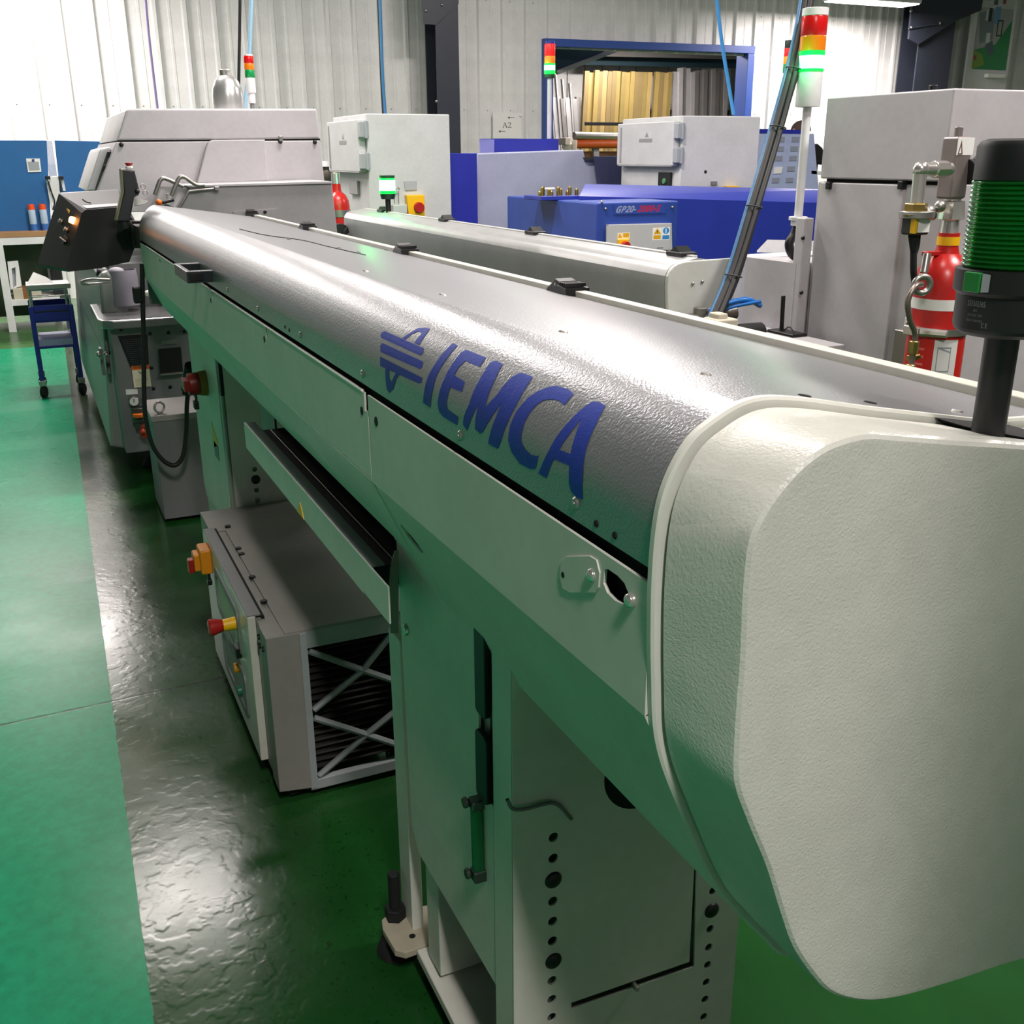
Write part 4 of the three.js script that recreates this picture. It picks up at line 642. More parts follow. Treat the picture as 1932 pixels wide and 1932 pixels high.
// ---------- tall white machine at the right ----------
{
  const c = 2.45, zn = -2.32, zf = -2.85, top = 1.592;
  const K = thing('machine_cabinet', 'tall pale grey machine cabinet behind the red extinguisher at the right', 'machine cabinet', [3.3, 0, -2.7]);
  const seam = [[-2.6178,1.3338]][0][1];
  part(K, 'upper_body', bx(c, 4.3, seam + 0.006, top, zf, zn, 0.006), M.grey);
  part(K, 'lower_body', bx(c + 0.012, 4.3, 0.05, seam - 0.004, zf - 0.02, zn, 0.004), M.grey);
  part(K, 'seam_shadow_gap', bx(c + 0.02, 4.2, seam - 0.005, seam + 0.007, zf + 0.01, zn - 0.01), M.dark);
  part(K, 'side_door', bx(c, c + 0.02, 0.06, seam - 0.006, -2.845, -2.47, 0.004), M.grey);
  for (const q of [[2.45,1.3219,-2.7972],[2.45,1.3304,-2.4756]]) part(K, 'clip', bx(c - 0.012, c + 0.01, q[1] - 0.016, q[1] + 0.008, q[2] - 0.01, q[2] + 0.01), M.black);
  part(K, 'plinth', bx(c + 0.05, 4.25, 0, 0.06, zf, zn - 0.03), M.dark);
  part(K, 'corner_post', bx(2.36, 2.38, 0.3, 0.955, -2.315, -2.29), M.white);
  part(K, 'top_knob', cy([2.47, top, -2.42], [2.47, top + 0.014, -2.42], 0.012), M.black);
  // lathe bed in front, lower
  const x1 = 2.405, B = thing('lathe_bed', 'low pale grey lathe bed with a white top left of the tall machine cabinet', 'lathe', [2.6, 0, -3.1]);
  const tp = [[-3.1848,1.0595],[-2.8574,1.0611]], yb = tp[0][1];
  part(B, 'bed', hull([[x1, tp[0][1], -3.16], [x1, tp[1][1], -2.88], [x1, 0.05, -3.16], [x1, 0.05, -2.88], [3.4, 1.02, -3.16], [3.4, 1.02, -2.88], [3.4, 0.05, -3.16], [3.4, 0.05, -2.88]]), M.grey);
  part(B, 'return_strip', bx(x1 + 0.03, 3.0, 0.1, yb - 0.005, -3.3, -3.17, 0.006), paint(0xc8c8d4, 0.5));
  part(B, 'end_upright', bx(x1 + 0.001, x1 + 0.04, 0.05, [[-2.8503,1.2122]][0][1], -2.90, -2.853, 0.004), M.grey);
  part(B, 'rear_hood', hull([[2.6767,1.0493,-3.45],[2.7256,1.0911,-3.45],[3.0328,1.0736,-3.45],[3.0394,1.0195,-3.45],[2.6773,1.0431,-3.45]].concat([[2.9095,1.0171,-3.75],[2.9626,1.0625,-3.75],[3.2965,1.0435,-3.75],[3.3037,.9847,-3.75]])), M.white);
  part(B, 'screw', [[2.405,.9663,-2.8392],[2.405,1.1477,-2.8552]].map((q) => sph([x1, q[1], q[2]], 0.007)), M.black);
  const bl = part(B, 'lower_ledge', bx(2.33, x1, 0.05, [[-2.8757,.824]][0][1], -3.1, -2.6, 0.004), M.grey);
  const an = [[2.36,.9537,-2.8779],[2.36,.8222,-2.8726]];
  const wr = thing('antenna_router', 'small black box with an upright aerial in front of the pale lathe bed', 'router', [2.36, an[1][1] - 0.012, an[1][2]]);
  part(wr, 'housing', bx(2.335, 2.40, an[1][1] - 0.012, an[1][1] + 0.012, an[1][2] - 0.05, an[1][2] + 0.09, 0.004), M.black);
  part(wr, 'aerial', cy([2.36, an[1][1], an[1][2]], [2.36, an[0][1], an[0][2]], 0.0075, 0.0075, 12), M.black, 'upright black aerial');
  part(wr, 'wire_loop', tb([[2.36, an[1][1] + 0.012, an[1][2] + 0.01], [2.36, an[1][1] + 0.03, an[1][2] + 0.04], [2.36, an[1][1] + 0.012, an[1][2] + 0.07]], 0.002), M.black);
}
// ---------- signal towers ----------
function tower(label, x, z, seg, o) {     // seg: [name, y0, y1, r, material, glowing]
  const T = thing('signal_tower', label, 'signal tower', [x, seg[0][1], z]);
  for (const [n, y0, y1, r, m, lit] of seg) {
    part(T, n, r < 0.02 ? cy([x, y0, z], [x, y1, z], r) : lat([[0, y0], [r * 0.96, y0], [r, y0 + (y1 - y0) * 0.05], [r, y1 - (y1 - y0) * 0.05], [r * 0.96, y1], [0, y1]], [x, 0, z], 32), m);
    if (lit) { const l = new THREE.PointLight(0x40ff90, lit, 0, 2); l.position.set(x - r * 1.9, (y0 + y1) / 2 + 0.01, z + r * 0.9); l.castShadow = true; l.shadow.radius = 2; scene.add(l); }
  }
  return T;
}
{
  const z = -2.97, xs = [[2.4727,1.208,-2.97],[2.4727,1.5796,-2.97],[2.4489,1.8471,-2.97]][1][0];
  const y = (py) => [[2.4462,1.8706,-2.97],[2.4489,1.8471,-2.97],[2.4558,1.7869,-2.97],[2.4611,1.7404,-2.97],[2.457,1.6785,-2.97],[2.4695,1.5679,-2.97],[2.4731,1.2044,-2.97],[2.4665,1.1795,-2.97],[2.4724,1.0813,-2.97]].map((q) => q[1])[py];
  const T = tower('signal tower, glowing green under amber and red, on a pale post beside the tall cabinet', xs, z, [
    ['post', y(6), y(5), 0.0145, M.white], ['base', y(5), y(4), 0.042, M.white], ['green_lens', y(4), y(3), 0.0425, M.litGreen, 0.008], ['lens_rim', y(4) - 0.001, y(4) + 0.008, 0.0432, M.fringeGreen], ['lens_rim', y(3) - 0.014, y(3) + 0.001, 0.0428, M.fringeGreen], ['amber_lens', y(3), y(2), 0.0422, M.lensAmber], ['red_lens', y(2), y(1), 0.042, M.lensRed], ['cap', y(1), y(0), 0.0425, M.white]]);  // thin rings at the green lens imitate its glare fringe
  part(T, 'flange', [cy([xs, y(7), z], [xs, y(6), z], 0.024), cy([xs, y(6) - 0.006, z], [xs, y(6) + 0.006, z], 0.032)], M.white);
  part(T, 'cable_elbow', tb([[xs, y(7), z], [xs - 0.012, y(7) - 0.03, z], [xs - 0.03, y(7) - 0.06, z], [xs - 0.01, y(7) - 0.1, z], [xs + 0.04, y(8) - 0.01, z]], 0.016, 40), M.black, 'black cable elbow');
}
{
  const z = -8.3, q = [[4.172,2.285,-8.3],[4.1728,2.1924,-8.3],[4.1732,2.1358,-8.3],[4.1739,2.0544,-8.3],[4.1741,2.0258,-8.3],[4.1982,1.5467,-8.3],[4.1992,1.4272,-8.3]], x = q[3][0];
  const T = tower('signal tower with lit green segment on a white post before the blue opening frame', x, z, [
    ['post', q[5][1], q[4][1], 0.019, M.white], ['base', q[4][1], q[3][1], 0.044, plain(0x14402a, 0.5)], ['green_lens', q[3][1], q[2][1], 0.046, M.litGreen, 0.01], ['lens_rim', q[3][1] - 0.001, q[3][1] + 0.03, 0.0468, M.fringeGreen], ['lens_rim', q[2][1] - 0.014, q[2][1] + 0.001, 0.0466, M.fringeGreen], ['amber_lens', q[2][1], q[1][1], 0.045, glow(0xf08018, 0xff7a10, 0.1)], ['red_lens', q[1][1], q[0][1], 0.045, glow(0xe02020, 0xff2020, 0.1)], ['cap', q[0][1], q[0][1] + 0.02, 0.04, M.blue]]);  // rings at the green lens stand in for its glare fringe
  part(T, 'swivel_foot', hull([[4.1527,1.5466,-8.3],[4.2235,1.5467,-8.3],[4.2244,1.4614,-8.3],[4.1738,1.4273,-8.3],[4.1333,1.4275,-8.3],[4.1431,1.4701,-8.3]].concat([[4.1827,1.5475,-8.36],[4.2541,1.5476,-8.36],[4.2549,1.4617,-8.36],[4.1632,1.4275,-8.36]])), M.black, 'black swivel foot');
}
{
  const z = -6.2, q = [[1.2691,1.9408,-6.2],[1.2657,1.9031,-6.2],[1.2629,1.8707,-6.2],[1.2622,1.8301,-6.2],[1.2584,1.7537,-6.2],[1.2594,1.6988,-6.2],[1.2575,1.6435,-6.2]], x = q[4][0];
  tower('slim signal tower with unlit red, amber and green segments on top of the grey lathe', x, z, [
    ['post', q[6][1] - 0.05, q[5][1], 0.012, M.greyDark], ['base_cup', q[5][1], q[4][1], 0.02, M.white], ['base', q[4][1], q[3][1], 0.027, M.white], ['green_lens', q[3][1], q[2][1], 0.027, M.lensGreen], ['amber_lens', q[2][1], q[1][1], 0.027, M.lensAmber], ['red_lens', q[1][1], q[0][1], 0.0265, M.lensRed], ['cap', q[0][1], q[0][1] + 0.008, 0.026, M.white]]);
}
{
  const z = -8.4, q = [[6.7086,2.4129,-8.4],[6.7096,2.3453,-8.4],[6.711,2.2728,-8.4],[6.7052,2.2089,-8.4],[6.7071,2.1312,-8.4],[6.7613,1.6087,-8.4]], x = q[2][0];
  tower('small signal tower mostly hidden behind the leaning black cable bundle', x, z, [
    ['post', q[5][1] - 0.02, q[4][1], 0.015, M.greyDark], ['green_lens', q[4][1], q[3][1], 0.036, plain(0x169a50, 0.3)], ['amber_lens', q[3][1], q[2][1], 0.036, glow(0xf09018, 0xff8a10, 0.08)], ['red_lens', q[2][1], q[1][1], 0.035, glow(0xe02020, 0xff2020, 0.06)], ['cap', q[1][1], q[0][1], 0.035, plain(0x2c3a36, 0.5)]]);
}
// ---------- leaning cable bundle and hanging air lines ----------
{
  const P = [[[1.9475,.9055,-2.72]][0], [[2.0581,1.0468,-2.78]][0], [[2.177,1.2554,-2.85]][0], [[2.3265,1.5027,-2.95]][0], [[2.4139,1.6876,-3]][0], [[2.4831,1.841,-3.05]][0], [[2.5417,2.0114,-3.1]][0]];
  const off = (dx, dz, k) => P.map((p, i) => [p[0] + dx + k * Math.sin(i * 1.7), p[1], p[2] + dz]);
  const G = thing('cable_bundle', 'thick black cable bundle with one blue air line leaning up to the ceiling', 'cable bundle', [P[0][0], P[0][1], P[0][2]]);
  part(G, 'cable', tb(off(0, 0, 0.001), 0.0135, 60, 10), M.hose); part(G, 'cable', tb(off(0.021, 0.004, 0.003), 0.0115, 60, 10), M.hose);
  part(G, 'cable', tb(off(0.011, 0.016, -0.002), 0.01, 60, 10), M.hose);
  part(G, 'air_line', tb(off(-0.014, -0.004, 0), 0.0065, 60, 8), M.hoseBlue, 'blue air line');
  part(G, 'cable_tie', [1, 2, 3, 4].map((i) => { const a = P[i]; return tor([a[0] + 0.008, a[1], a[2] + 0.005], 0.027, 0.0025, [1.5708 - 0.0, 0, -0.22]); }), plain(0x2a2d30, 0.5));
}
const line = (name, label, pts, r, m) => solo(name, tb(pts, r, 40, 8), m, label, 'hose', undefined);
line('air_hose', 'blue air hose hanging down to the pale grey cabinet left of the dark column', [...[[2.4261,2.5175,-7.4],[2.4228,2.2229,-7.4],[2.4212,1.9542,-7.4],[2.428,1.6927,-7.4]]], 0.011, M.hoseBlue);
line('power_cable', 'dark cable hanging close beside the blue air hose over the pale grey cabinet', [...[[2.4176,2.5196,-7.42],[2.4179,2.2246,-7.42],[2.4162,1.9554,-7.42],[2.4189,1.6933,-7.42]]], 0.009, M.hose);
line('air_hose', 'pale blue air hose dropping to the grey lathe behind the slim signal tower', [...[[1.3545,2.3286,-6.4],[1.329,2.1392,-6.4],[1.303,1.9464,-6.4],[1.2675,1.7498,-6.4],[1.2548,1.6759,-6.4]]], 0.012, plain(0x8fb6cc, 0.5));
line('power_cable', 'thin black cable hanging behind the steel dome on the lathe', [...[[1.307,2.339,-6.5],[1.2815,2.0925,-6.5],[1.2631,1.9247,-6.5],[1.2458,1.7685,-6.5],[1.233,1.6621,-6.5]]], 0.009, M.hose);
line('power_cable', 'purple cable hanging down the white wall at left', [...[[1.271,2.8586,-10.5],[1.2621,2.475,-10.5],[1.2632,2.1696,-10.5],[1.2663,1.8349,-10.5],[1.2644,1.4456,-10.5]]], 0.012, plain(0x8a7fa8, 0.6));
line('air_hose', 'bright blue air hose sloping across the blue window frame to the pale cabinet', [...[[4.5985,2.5319,-6.6],[4.684,2.1653,-6.6],[4.759,1.9065,-6.6],[4.8228,1.6899,-6.6]]], 0.013, plain(0x3f8fd0, 0.4));

// ---------- grey lathe at the far end of the dark feeder ----------
{
  const T = thing('lathe', 'large grey lathe with a sloped hood at the far end of the dark bar feeder', 'lathe', [1.0, 0, -5.8]);
  const G = M.grey;
  part(T, 'upper_hood', ez([[.5408,1.637],[1.4443,1.6479],[1.4519,1.6379],[1.4566,1.5027],[.4658,1.4942],[.5229,1.6274],[.5309,1.6345]], -5.530, -6.7, { bev: 0.01 }), G, 'upper hood');
  part(T, 'hood_panel', ez([[.4601,1.4871],[1.456,1.4949],[1.4664,1.2728],[1.4206,1.1404],[.35,1.1679],[.3452,1.2612]], -5.530, -6.7, { bev: 0.004 }), G, 'main hood panel');
  part(T, 'seam_gap', ez([[.4702,1.4969],[1.4592,1.5055],[1.461,1.49],[.466,1.4825]], -5.545, -6.6), M.dark);
  part(T, 'raised_panel', ez([[.9086,1.4965],[1.1639,1.4992],[1.1658,1.299],[.8116,1.294],[.8751,1.467],[.8872,1.4866]], -5.490, -5.540, { bev: 0.006 }), G, 'raised side panel');
  part(T, 'panel_screw', [[.4826,1.4751,-5.53],[1.2495,1.4897,-5.53],[1.4276,1.4872,-5.53]].map((q) => sph([q[0], q[1], -5.530], 0.011)), M.black);
  part(T, 'catch', [[1.2507,1.5049,-5.53]].map((q) => bx(q[0] - 0.01, q[0] + 0.01, q[1] - 0.014, q[1] + 0.012, -5.550, -5.515)), M.steel);
  const d = part(T, 'front_door', ez([[.3061,1.2641],[.385,1.4422],[.3965,1.4568],[.4365,1.4664],[.4422,1.4542],[.3539,1.2583]], -5.630, -6.4, { bev: 0.01 }), paint(0xc9c8ca, 0.45), 'sliding front door');
  part(d, 'door_window', ez([[.3418,1.269],[.4194,1.4396],[.4319,1.442],[.3563,1.2687]], -5.615, -5.630), plain(0x4d4c4c, 0.25));
  part(d, 'door_stop', [[.4323,1.4322,-5.6],[.4052,1.3715,-5.6]].map((q) => bx(q[0] - 0.012, q[0] + 0.012, q[1] - 0.012, q[1] + 0.012, -5.620, -5.580)), M.black);
  part(T, 'near_end_box', ez([[.7258,1.2916],[1.3901,1.2981],[1.4075,.9822],[1.393,.7493],[.5298,.7999],[.6474,1.1975]], -5.110, -5.520, { bev: 0.004 }), M.greyMid, 'near end box');
  part(T, 'end_box_top', ez([[.7058,1.2944],[1.3877,1.3032],[1.3897,1.2934],[.7145,1.2873]], -5.100, -5.520), G);
  part(T, 'trim_bar', mg(cy([[.7125,1.2688,-5.1]][0], [[.8278,1.2784,-5.1]][0], 0.006), cy([[.7125,1.2688,-5.1]][0], [[.6625,1.1975,-5.1]][0], 0.006), bx([[.8278,1.2784]][0][0], [[.8495,1.2781]][0][0], [[.8269,1.2691]][0][1], [[.8287,1.2878]][0][1], -5.110, -5.085)), M.steel);
  part(T, 'inspection_panel', ez([[.9069,1.1745],[1.115,1.1813],[1.1085,1.0687],[.8977,1.0758]], -5.104, -5.112), M.greyMid);
  part(T, 'panel_mark', [[1.0547,1.1685,-5.104]].map((q) => cy([q[0], q[1], -5.115], [q[0], q[1], -5.100], 0.008)), M.black);
  part(T, 'shoulder_panel', hull([[.5479,1.2455,-5.13],[.6499,1.1966,-5.13],[.7234,1.2865,-5.13],[.5879,1.291,-5.13]].concat([[.5853,1.2336,-5.48],[.6942,1.1813,-5.48],[.7728,1.2774,-5.48],[.628,1.2822,-5.48]])), G);
  part(T, 'grab_handle', tb([[.5607,1.2557,-5.09],[.5907,1.317,-5.09],[.6009,1.326,-5.09],[.6147,1.3258,-5.09],[.6899,1.2903,-5.09]], 0.0095, 40, 8), M.steel, 'bent steel grab handle');
  part(T, 'grab_handle', tb([[.6293,1.2504,-5.07],[.6697,1.3232,-5.07],[.68,1.3322,-5.07],[.6939,1.332,-5.07],[.7488,1.2967,-5.07],[.7818,1.2962,-5.07]], 0.0095, 40, 8), M.steel, 'bent steel grab handle');
  part(T, 'clamp_lever', tb([[.5707,1.2224,-5.05],[.5987,1.2264,-5.05],[.6366,1.2348,-5.05]], 0.007, 12), M.black);
  part(T, 'red_knob', sph([[.5709,1.2247,-5.05]][0], 0.014), M.orange);
  // base
  const base = part(T, 'base_front', ez([[.2743,.9161],[.2896,.9316],[.3125,.9374],[.3856,.8565],[.3297,.1053],[.2252,.1388],[.254,.5662]], -5.0, -7.5, { bev: 0.012 }), paint(0x8f9490, 0.4), 'rounded front base');
  part(base, 'base_seam', ez([[.2556,.5815],[.2922,.5834],[.2904,.5689],[.2538,.567]], -4.996, -7.4), M.dark);
  const pb = [[.2778,.7136],[.627,.7337],[.6188,.521],[.281,.1473],[.4427,.1475],[.288,.3339]];
  part(T, 'end_cabinet', bx(pb[0][0], 0.72, pb[3][1], pb[0][1], -4.8, -5.3, 0.006), M.greyDark, 'end cabinet with vents and gauges');
  part(T, 'base_core', bx(0.35, 1.5, 0.12, 0.95, -6.6, -5.2), M.greyDark);
  for (const [x, z] of [[0.42, -5.1], [1.3, -5.1], [0.42, -6.5], [1.3, -6.5]]) part(T, 'levelling_foot', [cy([x, 0, z], [x, 0.04, z], 0.06, 0.04), cy([x, 0.04, z], [x, 0.2, z], 0.02)], M.rubber);
  const tp = part(T, 'ledge_plate', ey([[0.235, -4.83], [0.25, -4.77], [0.29, -4.74], [0.66, -4.74], [0.66, -5.35], [0.235, -5.35]], [[.4324,.7158]][0][1], [[.437,.7546]][0][1], { bev: 0.006 }), plain(0x8b8b8c, 0.25, 0.7), 'polished ledge plate');
  const zc = -4.8, e = pb[0][0];
  const vent = part(T, 'vent_grille', ez([[.3061,.6797],[.43,.6798],[.4203,.5387],[.3417,.5384]], -4.795, -4.801), M.blackMat, 'black vent grille');
  const va = [[.3104,.6665],[.4277,.667],[.4158,.5451],[.3437,.5419]];
  for (let i = 0; i < 14; i++) { const y = va[2][1] + (va[0][1] - va[2][1]) * i / 14; part(vent, 'vent_slat', bx(va[0][0] + 0.008 + (14 - i) * 0.0022, va[1][0] - 0.01, y, y + 0.006, -4.796, -4.788, 0.0005), plain(0x20262c, 0.5)); }
  const win = part(T, 'sight_window', ez([[.469,.6085],[.5651,.6104],[.5623,.4974],[.4657,.4988]], -4.79, -4.801), M.black, 'dark sight window');
  part(win, 'window_lip', ez([[.4637,.5013],[.5697,.5016],[.5689,.4943],[.4629,.4942]], -4.775, -4.8), M.steel);
  part(T, 'name_strip', ez([[.4848,.6475],[.5533,.6494],[.5533,.628],[.4827,.6288]], -4.794, -4.801), paint(0x7f8580, 0.5));
  const wl = ctex(256, 384, (c, w, h) => {
    c.fillStyle = '#e8dfc4'; c.fillRect(0, 0, w, h); c.fillStyle = '#e2671c'; c.fillRect(0, 0, w, 82); c.fillStyle = '#2a1c10'; c.font = '700 42px sans-serif'; c.fillText('WARNING', 22, 57);
    c.fillStyle = '#2c2c30'; c.lineWidth = 12; c.strokeStyle = '#2c2c30'; c.beginPath(); c.moveTo(90, 110); c.lineTo(130, 150); c.stroke(); c.beginPath(); c.ellipse(165, 165, 26, 42, 0.5, 0, 7); c.fill(); c.fillRect(150, 120, 12, 60); c.fillRect(172, 122, 12, 60);
    c.fillStyle = '#b6ad92'; for (let i = 0; i < 6; i++) c.fillRect(28, 236 + i * 22, 200 - (i * 53) % 90, 8);
  });
  const wp = [[.3465,.5464],[.4202,.5448],[.4157,.4468],[.3456,.4463]];
  const wg = new THREE.PlaneGeometry(wp[1][0] - wp[0][0], wp[0][1] - wp[3][1]); wg.translate((wp[0][0] + wp[1][0]) / 2, (wp[0][1] + wp[3][1]) / 2, -4.793);
  part(T, 'warning_label', wg, printed(wl, 0.5), 'orange and cream warning label');
  part(T, 'label_plate', ez([[.3098,.4411],[.3589,.4388],[.3586,.4171],[.3091,.4172]], -4.794, -4.801), M.paper);
  const ga = [[.3358,.3914],[.3274,.3584],[.3245,.3344]][0];
  const gm = part(T, 'pressure_gauge', cy([ga[0], ga[1], -4.80], [ga[0], ga[1], -4.76], 0.021, 0.021, 28), M.steel, 'round pressure gauge');
  part(gm, 'gauge_face', cy([ga[0], ga[1], -4.761], [ga[0], ga[1], -4.757], 0.0185, 0.0185, 28), M.paper);
  part(gm, 'needle', bx(ga[0] - 0.0015, ga[0] + 0.0015, ga[1] - 0.004, ga[1] + 0.014, -4.757, -4.7555, 0.0003), M.black);
  const lu = [[.3489,.3289,-4.76],[.363,.2565,-4.76],[.344,.288,-4.76],[.4045,.3983,-4.76]];
  part(T, 'lubricator', [cy([lu[0][0], lu[0][1] - 0.03, -4.76], [lu[0][0], lu[0][1] + 0.035, -4.76], 0.03), cy([lu[0][0], lu[0][1] - 0.06, -4.76], [lu[0][0], lu[0][1] - 0.03, -4.76], 0.022)], plain(0x3c3d38, 0.4), 'air lubricator');
  part(T, 'amber_cap', cy([lu[0][0] - 0.002, lu[0][1] - 0.002, -4.735], [lu[0][0] - 0.002, lu[0][1] + 0.014, -4.735], 0.027), M.orange, 'amber cap');
  part(T, 'red_valve', [cy([lu[1][0], lu[1][1] - 0.03, -4.75], [lu[1][0], lu[1][1] + 0.03, -4.75], 0.02), sph([lu[1][0] - 0.01, lu[1][1], -4.735], 0.016)], plain(0x9c3418, 0.4), 'red valve');
  part(T, 'side_fitting', [[.2182,.6088,-4.79],[.2483,.6063,-4.79]].map((q) => sph([q[0], q[1], -4.78], 0.012)).concat([[.3823,.3944,-4.79]].map((q) => sph([q[0], q[1], -4.79], 0.012))), M.steel);
  for (const q of [[.3225,.7063,-4.797],[.4411,.679,-4.797],[.5199,.6779,-4.797],[.5885,.6777,-4.797],[.4304,.5283,-4.797],[.5843,.5294,-4.797],[.4287,.4345,-4.797],[.5022,.4348,-4.797]]) part(T, 'panel_bolt', sph([q[0], q[1], -4.798], 0.008, [1, 1, 0.6], 10), M.black);
  part(T, 'side_rail', [cy([[.2654,.747,-4.9]][0], [[.2561,.4987,-4.9]][0], 0.008), bx(0.226, 0.24, 0.5, 0.62, -4.92, -4.86)], M.greyDark);
  // guard bar
  part(T, 'guard_bar', tb([[.3104,.9104,-4.9],[.2351,.9166,-4.9],[.1997,.9094,-4.9],[.1902,.9031,-4.9],[.2067,.8977,-4.9],[.3065,.8969,-4.9]], 0.006, 40), M.steel, 'bright bent bar');
}
{ // dome on top of the lathe
  const q = [[1.0918,1.6589,-6],[1.102,1.7671,-6],[1.022,1.7133,-6],[1.1758,1.7157,-6],[1.0934,1.7931,-6]][0], w = 0.088;
  const D = thing('steel_dome', 'shiny steel oval tank on top of the grey lathe', 'tank', [q[0], q[1] - 0.08, -6.0]);
  part(D, 'shell', lat([[0, 0], [0.075, 0], [0.082, 0.02], [0.082, 0.14], [0.078, 0.18], [0.062, 0.22], [0.035, 0.245], [0, 0.252]], [q[0], q[1] - 0.08, -6.0], 36), plain(0xd2d2d0, 0.3, 0.8));
  part(D, 'filler_neck', [cy([q[0] - 0.012, q[1] + 0.165, -6.0], [q[0] - 0.012, q[1] + 0.195, -6.0], 0.02), cy([q[0] - 0.03, q[1] + 0.19, -6.0], [q[0] + 0.02, q[1] + 0.192, -6.0], 0.008)], M.steel);
}
{ // grey pot on the ledge
  const q = [[.3719,.7825,-5.05],[.3816,.8987,-5.05],[.332,.9012,-5.05]][0], y = q[1];
  const r = 0.068, B = thing('pot', 'plain grey cylindrical pot on the polished lathe ledge', 'pot', [q[0], y, -5.05]);
  part(B, 'shell', lat([[0, y], [r * 1.06, y], [r, y + 0.13], [r * 0.96, y + 0.155], [r * 0.92, y + 0.155], [r * 0.95, y + 0.02], [0, y + 0.02]], [q[0], 0, -5.05], 32), paint(0x8d8894, 0.45));
  part(B, 'spout', [cy([q[0] - 0.04, y + 0.13, -5.08], [q[0] - 0.1, y + 0.15, -5.08], 0.02)], M.black);
  part(B, 'wad', sph([q[0] - 0.02, y + 0.15, -5.05], 0.034, [1, 0.5, 0.8]), paint(0xa39ea8, 0.6));
}
solo('rag', sph([[.4622,.85,-4.85]][0], 0.02, [1, 0.7, 0.8], 12), M.paper, 'crumpled white rag on the lathe ledge beside the black hose', 'rag');
{
  const C = thing('filter_cabinet', 'narrow grey cabinet with a lifting eye standing on the floor in front of the lathe', 'cabinet', [0.43, 0, -4.4]);
  const p = [[.3489,.4509],[.5056,.4557],[.3576,.0069],[.5197,-.0019]];
  part(C, 'body', bx(p[0][0] + 0.006, p[1][0] + 0.05, 0.015, p[0][1] - 0.02, -4.5, -4.185, 0.004), M.greyDark);
  part(C, 'lid', bx(p[0][0], p[1][0] + 0.055, p[0][1] - 0.025, p[0][1], -4.5, -4.18, 0.004), paint(0x9b9894, 0.5));
  part(C, 'lifting_eye', [tor([p[0][0] + 0.04, p[0][1] + 0.028, -4.21], 0.02, 0.005, [0, 0.3, 0]), cy([p[0][0] + 0.04, p[0][1], -4.21], [p[0][0] + 0.04, p[0][1] + 0.01, -4.21], 0.012)], M.steel, 'steel lifting eye');
  part(C, 'foot', [[0.39, -4.22], [0.53, -4.22], [0.39, -4.46], [0.53, -4.46]].map((q) => cy([q[0], 0, q[1]], [q[0], 0.02, q[1]], 0.015)), M.rubber);
}
solo('drain_hose', tb([...[[.3751,1.0489,-4.06],[.3631,.9307,-4.06],[.3485,.7749,-4.06],[.3269,.575,-4.06],[.3207,.4723,-4.06],[.3363,.3547,-4.06],[.3727,.2923,-4.06],[.4067,.2749,-4.06],[.4355,.2994,-4.06],[.4616,.3932,-4.06],[.4788,.5184,-4.06],[.4902,.5695,-4.06],[.5174,.6395,-4.06]]], 0.0088, 120, 10), M.hose, 'black looped hose hanging from the dark feeder in front of the lathe', 'hose');
solo('plug_coupling', [cy([[.442,.6414,-3.72]][0], [[.4612,.7355,-3.66]][0], 0.02, 0.024), cy([[.4381,.6227,-3.72]][0], [[.4447,.6507,-3.72]][0], 0.014)], M.blackMat, 'black cable coupling with a yellow tag beside the far stand door', 'coupling');
solo('hose_clip', bx(0.330, 0.362, [[.3658,.9383]][0][1] - 0.03, [[.3658,.9383]][0][1] + 0.03, -4.08, -4.045, 0.006), M.black, 'black clip block gripping the hanging hose', 'clip');
